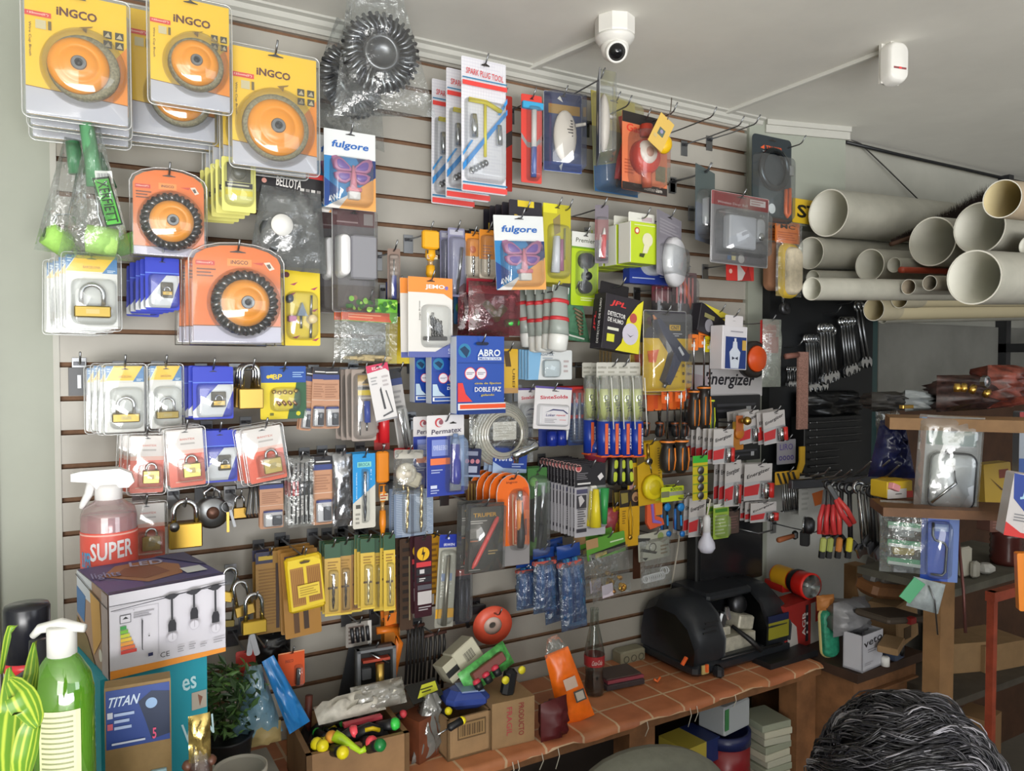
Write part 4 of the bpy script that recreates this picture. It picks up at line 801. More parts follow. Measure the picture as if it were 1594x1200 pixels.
hang('adapter_card',(822,545,890,591),.14,'pale blue and white adapter card, frontmost of its row under the silicone tubes','pale blue adapter card','adapter',simple('#d3d6d6',[('p',[(0,0),(.30,0),(.22,1),(0,1)],'#7fb2d8'),('t','ADAPTER',.42,.15,.3,.08,'#5c6a7c'),('l',.32,.24,.55,.3,1,'#8a96a2'),('l',.80,.3,.92,.8,3,'#b5a8a8')],[('box','adapter_body',.34,.35,.68,.9,.01,'#c9d3d8')],(.3,.3,.72,.93),slot=(.5,.1),bdepth=.014),n=5,step=.016,yaw=-6,hole=.1)
hang('tape_card',(778,543,806,612),.12,'narrow yellow card with dark stripe, right of the big blue tape carton','narrow yellow striped card','card',simple('#dcb02a',[('p',[(.2,.05),(.5,.05),(.62,.4),(.32,.4)],'#5a4420'),('t','UBER',.75,.7,.14,.5,'#6a4f1c',-90,0,.03),('r',0,.88,1,1,'#c49a62')],[]))
# gold chain
q=P(940,535,.1); t=thing('gold_chain','short bundle of gold chain hanging under the smoke detector box','chain',q)
mb=MB()
for k in range(4):
    for i in range(12): mb.tube([(x+(k-1.5)*.008,(-.006*k if True else 0)+(.002*sin(a*3)),z-.0055*i) for a,(x,z) in enumerate(circ(.0034,6))],.0008,M('#c09a3a',.3,.9),4,closed=True)
mb.build('chain_links',t)
# ---------------------------------------------------------------- middle rows
q=P(123,585,.02); hook((P(123,566,0).x,P(123,566,0).z),.10,'empty, at the outer edge beside the paired padlock packs')
mb=MB();c=P(121,594,.006); mb.bbox(.036,.004,.062,M('#5a5b5d',.5,.5)); mb.bbox(.008,.003,.03,STEEL,(.003,-.003,0)); o=mb.build('shelf_bracket'); o.location=c; tag(o,'dark steel slat bracket plate below the empty hook near the outer edge','bracket')
hang('padlock_pack',(160,566,229,676),.17,'padlock pack with yellow and blue top, first of the side by side pair','padlock pack, first of the pair','padlock',padlock_card,n=4,step=.035,sh=(-.010,-.001))
hang('padlock_pack',(230,566,286,670),.16,'padlock pack with yellow and blue top, second of the side by side pair','padlock pack, second of the pair','padlock',padlock_card,n=2,step=.035,yaw=4)
hang('lock_pack',(300,569,363,654),.17,'blue and white lock pack right beside the bare brass padlock','blue and white lock pack beside the bare padlock','lock',blue_lock,n=4,step=.024,sh=(-.005,0),hole=.07)
def barelock(label,b,d,n=1,col='#c2a052',grp=None,yaw=0,roll=0,step=.035,name='padlock',ratio=.85):
    l,w,h=spot(b,d); t=thing(name,label,'padlock',l,(0,R(roll),R(yaw)),grp)
    bh=w*ratio; mb=MB();mb.bbox(w,w*.34,bh,M(col,.3,.95),(0,0,-h/2+bh/2),None,.10); mb.build('lock_body',t)
    r=w*.34; top=h/2-r; mb=MB();path=[(-r,0,-h/2+bh*.98)]+[(-r*cos(PI*i/10),0,top+r*sin(PI*i/10)) for i in range(11)]+[(r,0,-h/2+bh*.98)]; mb.tube(path,w*.09,CHROME,10); mb.build('shackle',t)
    for k in range(1,n): dup(t,l+Vector((0,step*k,0)),(0,R(roll+3*k),R(yaw)),'%s, %s from the front on its hook' % (label.split(',')[0],ORD[k-1]))
    return t,l,w,h
t,l,w,h=barelock('front bare brass padlock, between the blue lock pack and the yellow and blue card',(371,568,409,636),.18,3,'#d0ad5c','bare brass padlocks on the upper hook')
hook((l.x,l.z+h/2-.01),.2,'carrying the bare brass padlocks')
hang('brass_fitting_card',(405,570,476,652),.15,'yellow and blue card with green corner holding brass fittings','yellow and blue brass fitting card','fittings',
     simple('#e0cb1c',[('r',0,0,1,.31,'#1c4a9c'),('t','BP',.37,.20,.20,.10,'#d8c23a',0,.1,.05),('c',.17,.20,.04,'#d8c23a'),('c',.24,.19,.045,'#d8c23a'),('l',.70,.10,.95,.22,3,'#8fb0d8'),('p',[(.78,.31),(1,.31),(1,1),(.58,1),(.62,.82),(.7,.8)],'#2c5a3c'),('r',.2,.88,.28,.93,'#6a6a20'),('c',.82,.90,.05,'#c8c21c')],
            [('disc','brass_nut',a,b,.045,.010,BRASS) for a,b in ((.28,.48),(.40,.50),(.52,.49),(.64,.50),(.76,.47))]+[('rod','brass_elbow',.35+.12*i,.66,.42+.12*i,.74,.035,M('#c99a76',.3,.9)) for i in range(4)],(.2,.4,.86,.86)),hole=.1)
TAN=simple('#b98a6c',[('r',0,0,1,.12,'#24242a'),('l',.15,.06,.9,.10,1,'#d8d6d4'),('r',0,.12,1,.20,'#36437c'),('l',.1,.26,.9,.5,6,'#a0745a'),('r',.0,.53,1,.54,'#d8c0ae'),('r',.15,.64,.95,.68,'#2c3c86'),('r',.15,.68,.95,.96,'#c3bfc4')],[('box','blade_case',.2,.70,.48,.95,.008,'#d0cfd2'),('box','dark_blade',.52,.74,.9,.94,.008,'#3a3c44')],(.1,.62,.98,.98),bdepth=.014)
hang('saw_blade_card',(503,572,528,667),.15,'tan saw blade card with blue band, nearest the clear screwdriver packs in the trio','tan saw blade card, inner of the trio','saw blades',TAN,n=2,step=.018)
hang('saw_blade_card',(485,571,506,667),.15,'tan saw blade card with blue band, middle of the trio','tan saw blade card, middle of the trio','saw blades',TAN,n=2,step=.018,roll=3,hk=False)
hang('saw_blade_card',(470,574,489,670),.14,'tan saw blade card beside the yellow and blue fitting card','tan saw blade card, outer of the trio','saw blades',TAN,n=2,step=.018,roll=7,hk=False)
hang('nail_set_pack',(547,575,585,686),.15,'clear pack with yellow printed top and a blue handled screwdriver','clear blue screwdriver pack','screwdriver',simple(M('#a3968e',.4),[('r',.25,.08,1,.22,'#c2a05c'),('p',[(.4,.2),(.7,.1),(.9,.2)],'#5c4c34'),('r',.25,.24,1,.28,'#1d1a18'),('r',.25,.29,1,.36,'#e2c524'),('l',.3,.38,.9,.42,1,'#c8c0b8')],
     [('rod','blue_handle',.58,.44,.60,.74,.13,M('#2c4cb0',.3)),('rod','blade_shaft',.60,.74,.60,.86,.04,SHAFT),('rod','white_handle',.30,.5,.32,.72,.10,M('#c9ccd6',.3)),('rod','blade_shaft',.32,.72,.33,.92,.03,SHAFT)],(.06,.05,.98,.98),bdepth=.024),n=4,step=.028,sh=(-.004,0))
hang('red_handled_awl',(582,620,606,700),.12,'red handled tool with white lettering behind the pink topped white card','red handled tool','tool',simple('#c22a2c',[('l',.15,.3,.6,.7,3,'#e6cfd0'),('r',0,.85,1,1,'#8f2a26')],[('rod','red_handle',.5,.1,.5,.85,.35,M('#c8242c',.3)),('rod','shaft',.55,.85,.58,.99,.05,SHAFT)]))
hang('allen_key_card',(577,566,611,655),.21,'tilted white card with pink top, printed with black tool outlines','tilted white card with pink top','tool card',simple('#d8d5d5',[('p',[(0,0),(1,0),(1,.16),(.85,.10),(0,.13)],'#c83a5c'),('t','EDME',.5,.065,.5,.05,'#ecd8dc',0,0,.03),('p',[(.42,.45),(.5,.40),(.56,.8),(.46,.8)],'#4a4a4e'),('p',[(.66,.48),(.72,.48),(.86,.88),(.36,.93),(.36,.90),(.80,.85)],'#5c5c60'),('l',.1,.2,.4,.36,3,'#a8a8aa'),('l',.6,.2,.9,.42,3,'#b9b2b4'),('r',0,.97,1,1,'#8a8a90')]),roll=-11)
hang('tweezer_card',(611,573,632,702),.14,'dark topped narrow card with silver tweezers, leaning next to the white tool card','dark topped tweezer card','tweezers',simple('#a9a6a4',[('r',0,0,1,.12,'#23242a'),('r',0,.12,1,.2,'#2c3a6c'),('l',.2,.25,.8,.5,4,'#8a8888')],[('rod','silver_pen',.4,.55,.5,.98,.12,SHAFT),('rod','silver_pen',.7,.5,.75,.95,.08,SHAFT)],(.1,.45,.9,.98)),roll=-9)
# blue tape cartons
def abro(front):
    def f(root,w,h):
        D=.035; B='#1a49a6'
        mb=MB();mb.bbox(w,D,h,M(B if front else '#1b3f98',.35),(0,D/2,0),None,.02); mb.box(-w/2-.0006,-w/2-.0001,.001,D-.001,-h*.49,h*.49,'#cfd6e2'); mb.build('carton',root)
        it=[('c',.16,.19,.13,'#2c7ca8'),('p',[(.06,.17),(.16,.13),(.26,.19),(.20,.28),(.12,.22)],'#16385c'),('c',.27,.48,.115,'#d8504c'),('c',.27,.48,.10,'#e2dfe6'),('c',.50,.48,.115,'#d8504c'),('c',.50,.48,.10,'#e2dfe6'),('l',.19,.46,.35,.50,2,'#8a8494'),('l',.42,.46,.58,.50,2,'#8a8494'),
              ('t','ABRO',.66,.215,.48,.09,'#dfe6f0',0,.05,.06),('r',.42,.27,.92,.31,'#cfd8ea'),('t','Made in USA',.67,.29,.44,.028,'#2a4c98',0,0,.02),
              ('t','cinta de fijacion',.63,.61,.56,.035,'#cdb94e',0,0,.04),('t','DOBLE FAZ',.63,.685,.56,.062,'#e4e6ec',0,0,.05),('t','gelando',.62,.76,.28,.036,'#cdb94e',0,.2,.05),
              ('p',[(0,.60),(.10,.60),(.16,.74),(.30,.84),(0,.84)],'#e0403c' if front else '#b9cfe0'),('r',0,.86,1,.945,'#dfe2e8'),('r',.04,.875,1,.93,'#e8562a' if front else '#2c56a8'),('r',0,.95,1,1,'#16357c'),('r',0,.345,1,.35,'#12387c')]
        if not front: it += [('c',.73,.48,.115,'#d8504c'),('c',.73,.48,.10,'#e2dfe6')]
        q=MB(); prints(q,w,h,it+[('p',[(.36,.10),(.40,.08),(.62,.08),(.64,.10),(.60,.12),(.40,.12)],'#0e1d3c')],-.0004); q.build('front_print',root)
    return f
hang('tape_carton',(711,523,785,644),.26,'large blue double sided tape carton, frontmost, with orange band','large blue tape carton','tape',abro(True),n=1,hole=.1,yaw=1)
hang('tape_carton',(672,552,736,628),.20,'blue tape carton with three round seals, just behind the large one','blue carton behind the large one','tape',abro(False),hole=.1)
hang('tape_carton',(646,553,700,626),.14,'darker blue tape carton, deepest of the three and farthest from the large one','deepest blue tape carton','tape',abro(False),hole=.1)
def sinte(root,w,h):
    card(root,w,h,'#dddadb',[('r',0,0,1,.05,'#5c4f96'),('t','SinteSolda',.52,.24,.76,.085,'#c03a4c',4,0,.06),('l',.2,.7,.6,.85,3,'#b5b2b6')],t=.002,slot=(.55,.10))
    mb=MB();mb.dome(rrect(w*.86,h*.52,.008),.014,M('#c9c9cd',.3),-.002,0,-.17*h); mb.build('tray',root)
    q=MB(); prints(q,w*.72,h*.4,[('r',0,0,1,1,'#dcdade'),('p',[(.1,.35),(.4,.12),(.8,.15),(.98,.35),(.95,.4),(.78,.22),(.4,.2)],'#3c3c6c'),('t','Loker',.32,.48,.34,.16,'#3c3c78',0,.3,.03),('t','especial',.70,.48,.34,.13,'#d2525c',0,.3,.03),('l',.1,.68,.55,.95,3,'#a5a3a8'),('l',.65,.7,.9,.8,1,'#d8a0a4')],-.0165); q.build('tray_label',root,TR((0,0,-.17*h)))
hang('solder_card',(831,602,888,668),.19,'white solder card with purple edge and red lettering, a pale tray on it','front white solder card','solder',sinte,roll=4,hole=.1)
hang('solder_card',(806,604,840,664),.12,'second white solder card, half hidden behind the front one','rear white solder card','solder',sinte,hole=.1)
hang('blister_pen_pack',(884,602,932,692),.13,'red and blue printed pack of small tubes, between solder card and epoxy syringes','red and blue small tube pack','tubes',simple('#31406c',[('r',0,0,1,.27,'#c8322e'),('r',0,.27,1,.33,'#2a3c8c'),('r',0,.48,1,.54,'#c03a3e')]+[('l',.05,.58,.95,.95,7,'#4a6488')],[('rod','small_tube',.15+.17*i,.10,.15+.17*i,.9,.05,clear('tube_plastic','#c8d0e0',haze=.3)) for i in range(5)],(.03,.03,.98,.98)),n=3,step=.035)
hang('thread_locker_card',(838,664,882,694),.14,'dark blue bottle tops showing below the white solder card','dark blue bottle card','glue',simple('#1f2f78',[],[('rod','blue_bottle',.35,.2,.35,.95,.16,M('#1c2f8c',.25)),('rod','blue_bottle',.68,.2,.68,.95,.16,M('#1c2f8c',.25)),('taper','white_nozzle',.9,.2,.92,.7,.09,.04,WHITE)],r=.002),hole=.1)
def syringe(root,w,h):
    c=clear('syringe_wall','#eef0ee',haze=.25,gloss=.12); card(root,w,h*.16,'#c9c7be',[('l',.1,.2,.9,.8,2,'#a5a398')],mat=TR((0,0,h*.42)),slot=(.5,.3),name='hang_tab')
    mb=MB();mb.tube([(0,-.010,.36*h),(0,-.010,-.12*h)],w*.46,c,12); mb.build('clear_barrel',root)
    mb=MB();mb.tube([(-.0*w,-.010,.22*h),(-.0*w,-.010,-.12*h)],w*.40,M('#d2dc2c',.4),12); yl_=mb.build('yellow_label',root)
    q=MB(); prints(q,w*.8,h*.34,[('t','CHINT',.5,.45,.5,.55,'#26321c',-78,0,.04),('c',.5,.9,.15,'#4a5420')],-.0105-w*.40); q.build('label_lettering',yl_,TR((0,0,.05*h)))
    mb=MB();mb.tube([(0,-.010,-.12*h),(0,-.010,-.48*h)],w*.48,M('#1c3a9c',.3),12); bp_=mb.build('blue_plunger',root)
    q=MB(); prints(q,w*.5,h*.32,[('r',0,0,.55,1,'#e0643a'),('t','CHINT',.72,.5,.25,.7,'#e8e8ea',-90,0,.03)],-.0108-w*.48); q.build('orange_label',bp_,TR((0,0,-.30*h)))
    mb=MB();mb.tube([(w*.25,-.014-w*.45,.34*h),(w*.45,-.016-w*.45,-.2*h)],.0018,M('#e6e6e0',.3),6); mb.build('mixing_straw',root)
    mb=MB();mb.bbox(w*1.02,.03,h*.018,M('#e0602a',.4),(0,-.012,-.485*h)); mb.build('orange_foot',root)
for k,(x0,x1,lab) in enumerate(((928,945,'first epoxy syringe beside the red and blue tubes'),(944,961,'second epoxy syringe counted from the red and blue tubes'),(961,978,'third epoxy syringe counted from the red and blue tubes'),(978,996,'last epoxy syringe of the row, beside the orange screwdriver tags'))):
    hang('epoxy_syringe',(x0,564,x1,711),.22,lab+', yellow label and blue foot','epoxy syringe '+['nearest the tubes','second in row','third in row','nearest the screwdrivers'][k],'glue',syringe,n=2,step=.07,hk=(k in (1,2)),group='epoxy syringes hanging in a row')
# hose coil
def coil(root,w,h):
    m=clear('clear_hose','#d9d6c8',haze=.5,gloss=.1)
    mb=MB()
    for k in range(5): mb.tube([(x-w*.0,-.006-.004*k,z) for x,z in circ(w*(.46-.035*k),28)],w*.035,m,6,closed=True)
    mb.build('hose_loops',root)
    mb=MB();mb.tube([(x,-.022,z) for x,z in circ(w*.30,28,.02*w,0)],w*.032,m,6,closed=True); mb.build('inner_loop',root)
    card(root,w*.40,h*.33,'#cfcac0',[('l',.1,.15,.9,.85,5,'#b8b3a8')],name='paper_insert',slot=None,mat=TR((.02*w,-.020,.06*h)))
    mb=MB();bagshape(mb,w*1.1,h*1.1,.03,14,BAG,8,8,y=-.012,amp=.2); mb.build('clear_bag',root)
hang('hose_coil',(732,632,822,718),.14,'coil of clear hose in a bag below the large blue tape carton','coil of clear hose','hose',coil,hole=.0)
def permatex(root,w,h):
    it=[('r',0,.26,1,1,'#2c3f9c'),('r',.62,.26,1,.9,'#7f9cc8'),('c',.32,.09,.11,'#c44a50'),('c',.34,.095,.085,'#d9d5d8'),('c',.37,.085,.06,'#8f5560'),('t','Permatex',.52,.195,.80,.06,'#3a3450',3,.15,.02),('r',.12,.30,.55,.50,'#7f8fd0'),('t','POWER BLUE SENSOR',.35,.40,.38,.06,'#cfd6ee',0,0,.03),
          ('r',.08,.53,.60,.61,'#e87a4a'),('l',.1,.66,.4,.72,2,'#a9b3dc'),('r',.08,.86,.25,.90,'#cfd6ee'),('l',.08,.91,.3,.97,2,'#a9b3dc')]
    card(root,w,h,'#dedbdc',it,slot=(.68,.10))
    mb=MB();mb.tube([(.20*w,-.014,.14*h),(.21*w,-.016,-.26*h),(.20*w,-.012,-.34*h)],[w*.11,w*.125,w*.13],M('#2c32a0',.25),12); mb.build('sealant_tube',root)
    mb=MB();mb.tube([(.20*w,-.014,.27*h),(.20*w,-.014,.14*h)],[w*.06,w*.10],M('#7d93b8',.3),12); mb.build('tube_cap',root); mb=MB();mb.bbox(w*.30,.004,h*.10,M('#b3b8c8',.25,.8),(.20*w,-.012,-.39*h)); mb.build('crimped_end',root)
    blister(root,w,h,.48,.25,.98,.97,.034,r=.012)
hang('sealant_card',(664,646,722,771),.22,'blue and white sealant card with a blue tube, frontmost of two','front blue sealant card','sealant',permatex,hole=.08,yaw=2)
hang('sealant_card',(643,648,690,765),.15,'second blue and white sealant card, its edge showing behind the front one','rear blue sealant card','sealant',permatex,hole=.08)
# screwdrivers and tags
def sdgroup(rows,grp,d):
    for (x,y0,y1,hy,wpx,lab,col,tagc,ang) in rows:
        q=P(x,y0,d); q2=P(x,y1,d); L=q.z-q2.z; hl=P(x,hy,d).z-q2.z; e=P(x+wpx/2,y0,d).x-q.x
        t=thing('screwdriver',lab,'screwdriver',q,(0,0,0),grp); screwdriver(t,0,0,L,e,hl,ang=ang,colr=col)
        if tagc:
            mb=MB();mb.prism(rrect(.042,.05,.004),0,-.001,M(tagc,.4)); prints(mb,.042,.05,[('l',.2,.2,.8,.5,3,'#7a3c14'),('r',.3,.6,.7,.8,'#d8d2c8')],-.001); mb.build('hang_tag',t,TR((0,-.008,-.012)))
K=('#2b2724','#e8832a')
sdgroup([(1076,527,668,606,14,'orange and black screwdriver hanging left of the yellow tagged one',K,'#e8761e',0),(1092,523,667,600,16,'orange and black screwdriver with ribbed grip in the middle of the upper trio',K,'#e8761e',0),
         (1101,530,675,620,12,'slim screwdriver with a yellow tag and a lime dotted handle',('#38443f','#cfe02c'),'#d9c81e',0)],'upper trio of screwdrivers',.17)
_rows=[]
for k,(x,y0,y1,hy,wp,dd) in enumerate(((1035,608,735,683,19,.22),(1056,606,735,682,19,.20))):
    sdgroup([(x,y0,y1,hy,wp,('orange and black screwdriver with the lowest hanging grip, nearer the epoxy syringes','orange and black screwdriver with the lowest hanging grip, nearer the battery cards')[k],K,'#e8641e',0)],'lower screwdrivers with orange tags',dd)
for k,(x,ang) in enumerate(((1008,8),(1018,-6),(1027,5),(1044,-4),(1064,3))):
    sdgroup([(x,603,680,655,10,'slim screwdriver with red orange tag behind the two big grips, '+['first','second','third','fourth','fifth'][k]+' from the syringes',('#2f3134','#8f4a20'),'#d9501e',ang)],'lower screwdrivers with orange tags',.10+.01*(k % 3))
l,w,h=spot((997,605,1065,637),.13); t=thing('tag_strip','row of overlapping orange hang tags over the lower screwdrivers','tags',l)
mb=MB()
for i in range(9): mb.prism([(x+(i-4)*w/9.5,z+(.002 if i % 2 else -.003)) for x,z in rrect(w/6.5,h*.95,.004)],.004*i-.03,.004*i-.0308,M(('#e0601c','#d9521c','#ec7424')[i % 3],.4))
mb.build('tags',t)
# bulb boxes, headlamp, tape measure, right of the glue gun
def headlamp(root,w,h):
    D=.04; mb=MB();mb.bbox(w,D,h,M('#26242a',.4),(0,D/2,0),None,.04); mb.build('carton',root); q=MB()
    prints(q,w,h,[('p',[(.05,.0),(1,.0),(1,.35),(.6,.28),(.3,.12)],'#d8c83a'),('c',.25,.68,.10,'#8a8890'),('c',.62,.78,.12,'#cfcdd2'),('r',.1,.3,.35,.45,'#8f8a5a')],-.0003); q.build('front_print',root)
hang('head_torch_box',(1088,484,1150,528),.18,'tilted black and yellow torch box behind the white bulb box','tilted black and yellow torch box','torch',headlamp,roll=14,yaw=8)
def whitebulb(root,w,h):
    D=.05; mb=MB();mb.bbox(w*.84,D,h*.80,M('#d9d6da',.4),(w*.06,D/2,-h*.09),None,.03); mb.build('carton',root); q=MB()
    prints(q,w*.84,h*.80,[('r',.12,.25,.96,.98,'#223a78'),('p',[(.42,.36),(.58,.36),(.6,.5),(.72,.6),(.66,.97),(.34,.97),(.28,.6),(.40,.5)],'#cfd6e2'),('r',.46,.28,.54,.38,'#d9dce4'),('p',[(.38,.70),(.5,.74),(.62,.70),(.62,.78),(.5,.74),(.38,.78)],'#22283c'),('r',.78,.32,.94,.55,'#c9a24a'),('l',.3,.1,.8,.16,1,'#9c9aa2')],-.0003); q.build('front_print',root,TR((w*.06,0,-h*.09)))
    card(root,w*.6,h*.2,'#d6d2d4',[],slot=(.5,.5),name='hang_tab',mat=TR((0,.0,h*.40)))
hang('light_bulb_box',(1118,491,1164,576),.24,'white light bulb box with navy panel, hanging in front of the torch box','white and navy light bulb box','light bulb',whitebulb,roll=2,yaw=3,hole=.03)
l,w,h=spot((1148,534,1185,585),.13); t=thing('tape_measure','orange and black round tool between the white bulb box and the red topped bag','tape measure',l)
mb=MB();mb.lathe([(w*.55,0),(w*.55,.024),(w*.45,.03),(.0001,.03)],M('#2a2624',.4),None,22,axis='Y'); mb.build('tool_case',t); mb=MB();mb.lathe([(w*.40,0),(w*.36,.008),(.0001,.008)],M('#d9521e',.35),TR((0,-.031,.002)),22,axis='Y'); mb.build('orange_disc',t)
def redbag(root,w,h):
    card(root,w,h*.45,'#c43a38',[('l',.15,.3,.85,.8,5,'#d88a84')],mat=TR((0,0,h*.26)),slot=(.5,.06)); mb=MB();mb.bbox(w*.5,.01,h*.24,M('#c9352c',.3),(.1*w,-.006,.12*h)); mb.build('red_insert',root)
    mb=MB();mb.tube([(x,-.012,z) for x,z in circ(w*.24,14,0,-.28*h)],w*.07,M('#8f948c',.4),6,closed=True); mb.build('clamp_ring',root); mb=MB();bagshape(mb,w,h,.035,31,clear('cloudy_bag','#d3d8d0',haze=.28,gloss=.06,bump=.5),8,12,y=-.01,amp=.2); mb.build('cloudy_bag',root)
hang('red_topped_bag',(1183,497,1212,602),.15,'cloudy bag with a red insert, hanging on the white post beside the wrenches','red topped cloudy bag','bag',redbag)
hang('battery_sign',(1062,568,1186,618),.05,'white battery brand header reading Ener, behind the screwdrivers','white battery header','sign',simple('#c9c6c8',[('t','Energizer',.58,.5,.62,.5,'#26242c',-2,.2,.05),('p',[(0,.2),(.3,.35),(.3,.8),(0,1)],'#b9a9b0')],slot=None,r=.002),hk=False)
# ---------------------------------------------------------------- row of small padlock packs
hang('padlock_pack',(198,675,259,770),.19,'small brass padlock pack, white and coral, first of the coral row','coral padlock pack, first of the row','padlock',bantex,n=3,step=.03,sh=(-.009,-.001),roll=2)
hang('padlock_pack',(257,665,322,760),.21,'small brass padlock pack, white and coral, middle of the coral row','coral padlock pack, middle of the row','padlock',bantex,n=3,step=.03,sh=(-.005,0),roll=-3)
hang('lock_pack',(315,668,369,752),.18,'blue and white lock pack between two coral padlock packs','blue lock pack between coral packs','lock',blue_lock,n=2,step=.03)
hang('padlock_pack',(379,662,446,752),.21,'small brass padlock pack, white and coral, tilted, last of the coral row','tilted coral padlock pack','padlock',bantex,n=3,step=.03,sh=(-.008,0),roll=-8)
hang('padlock_pack',(194,781,261,872),.18,'small brass padlock pack, white and coral, below the others and behind the light box','lower coral padlock pack','padlock',bantex,n=2,step=.03,sh=(-.01,0))
t,l,w,h=barelock('big bare brass padlock with a round key cover, below the coral row',(262,780,314,852),.2,1,'#bf9c45',ratio=.80)
mb=MB();mb.lathe([(.010,0),(.010,.003),(.0001,.004)],STEEL,TR((-w*.34,-w*.17,-h*.02)),16,axis='Y'); mb.build('key_cover',t)
hook((l.x,l.z+h/2-.012),.2,'carrying the big bare padlock')
t=thing('round_padlock','round steel disc padlock with its keys, right of the big bare padlock','padlock',P(330,797,.16))
mb=MB();mb.lathe([(.030,-.012),(.036,-.008),(.036,.006),(.03,.012)],STEEL,None,22,axis='Y'); mb.lathe([(.014,.012),(.013,.016),(.0001,.016)],M('#6a4c40',.4,.6),None,16,axis='Y'); mb.build('disc_body',t)
mb=MB();mb.tube([(-.012,0,.03),(-.016,0,.045),(0,0,.056),(.016,0,.045),(.02,0,.028)],.004,CHROME,8); mb.build('shackle',t)
mb=MB();mb.tube([(x,-.018,z) for x,z in circ(.012,14,.030,.012)],.0015,STEEL,5,closed=True); mb.bbox(.006,.0015,.045,BRASS,(.030,-.02,-.022)); mb.bbox(.006,.0015,.04,STEEL,(.040,-.02,-.015),(0,R(-14),0)); mb.build('keys',t)
hook((P(330,775,.16).x,P(330,772,.16).z),.17,'carrying the round disc padlock')
t,l,w,h=barelock('tiny brass padlock on a dark strip, right of the round disc padlock',(363,772,383,806),.12,1,'#b8944a')
hook((l.x,l.z+h/2-.006),.12,'carrying the tiny padlock')
# ---------------------------------------------------------------- hanging tools row (y about 700 to 830)
hang('tool_card',(404,745,441,822),.15,'pinkish tan card with a blue and silver blade case, beside a bunch of black keys','pinkish tan blade card','blades',TAN,n=2,step=.02)
t=thing('key_bunch','bunch of thin black and silver hooks hanging under the tilted coral padlock pack','keys',P(396,752,.14))
mb=MB()
for i in range(6): x=(i-2.5)*.0035; mb.tube([(x,0,0),(x*1.5,-.004*(i % 2),-.03),(x*2.2,0,-.07),(x*2.2+.003,0,-.078)],.0016,STEEL if i % 2 else BLACK,6)
mb.build('thin_hooks',t); hook((P(396,748,.14).x,P(396,748,.14).z),.15,'carrying the bunch of thin black hooks')
def blades(root,w,h):
    card(root,w,h*.95,'#c9c5c2',[('r',0,.0,1,.35,'#7f7a76'),('r',0,.34,.42,.56,'#b5353a'),('r',.42,.34,1,.56,'#2a2624'),('l',.1,.60,.7,.8,6,'#8f8b88'),('bars',.1,.86,.95,1,6,'#2a2a2c'),('r',.74,.58,.84,.8,'#4a4644')],slot=(.5,.06));
    for i in range(5): product(root,w,h,'rod','blade',.15+.17*i,.08,.12+.17*i,.95,.035,M('#3c3e42',.3,.8))
    mb=MB();bagshape(mb,w*1.05,h*1.02,.018,17,BAG,6,10,y=-.008,amp=.2); mb.build('clear_bag',root)
hang('hacksaw_blade_pack',(448,712,487,818),.17,'clear pack of black hacksaw blades with red and black band','hacksaw blade pack','blades',blades,n=2,step=.03)
hang('saw_blade_card',(487,710,517,816),.16,'tan saw blade card with black top, right of the hacksaw blade pack','tan saw card by the hacksaw blades','saw blades',TAN,n=3,step=.018)
def silver(root,w,h):
    mb=MB();bagshape(mb,w,h,.03,23,M('#a9abb0',.22,.9,0,30,.6),8,14,y=-.006,amp=.5); mb.build('foil_bag',root); mb=MB();mb.bbox(w*.8,.008,h*.16,M('#3a3638'),(0,-.012,-.32*h)); mb.build('dark_insert',root)
hang('foil_bag',(516,706,547,818),.16,'crinkled silver foil bag between the tan saw card and the cyan drill card','silver foil bag','bag',silver,n=2,step=.045)
hang('drill_bit_card',(549,706,584,822),.18,'cyan and white card with one long dark drill bit','cyan single drill bit card','drill bit',simple('#c9c6bc',[('p',[(0,0),(1,0),(1,.42),(0,.66)],'#1c8ccc'),('r',.2,.11,.82,.18,'#7fc8c0'),('t','BROCA',.5,.145,.5,.045,'#2c6a80',0,0,.03),('t','BROCA ESPIRAL',.16,.42,.05,.36,'#bfe2f2',90,0,.02),('t','1 1/8',.8,.28,.05,.14,'#bfe2f2',90,0,.02),('r',.12,.68,.32,.73,'#4a4a44'),('l',.1,.78,.3,.95,3,'#8f8c84')],
     [('twist','drill_bit',.52,.24,.50,.90,.07,M('#3c4048',.3,.8))],(.38,.2,.66,.93),bdepth=.014),n=2,step=.04)
hang('digital_tester',(583,699,604,834),.16,'amber digital voltage tester hanging between the cyan drill card and the white roller bag','amber digital tester','tester',lambda r,w,h: tester(r,w,h,'#d9821c'))
def castor(root,w,h):
    card(root,w*.9,h*.2,'#cfc8bd',[],mat=TR((0,0,.4*h)),slot=(.6,.5)); mb=MB();mb.lathe([(w*.26,0),(w*.3,.008),(w*.3,.018),(w*.2,.022),(w*.10,.022),(w*.10,.028),(.0001,.028)],M('#ccc4b4',.5),TR((-.14*w,-.004,-.02*h)),22,axis='Y'); mb.build('wheel',root)
    mb=MB();mb.bbox(w*.45,.02,h*.35,M('#c2b9a4',.5),(.12*w,-.012,-.16*h),(0,R(20),0),.3); mb.build('fork',root); mb=MB();bagshape(mb,w,h,.045,29,BAG,8,9,y=-.01,amp=.25); mb.build('clear_bag',root)
hang('castor_bag',(610,700,660,768),.20,'cream castor wheel in a clear bag with white header','cream castor wheel bag','castor',castor,hole=.08,roll=3)
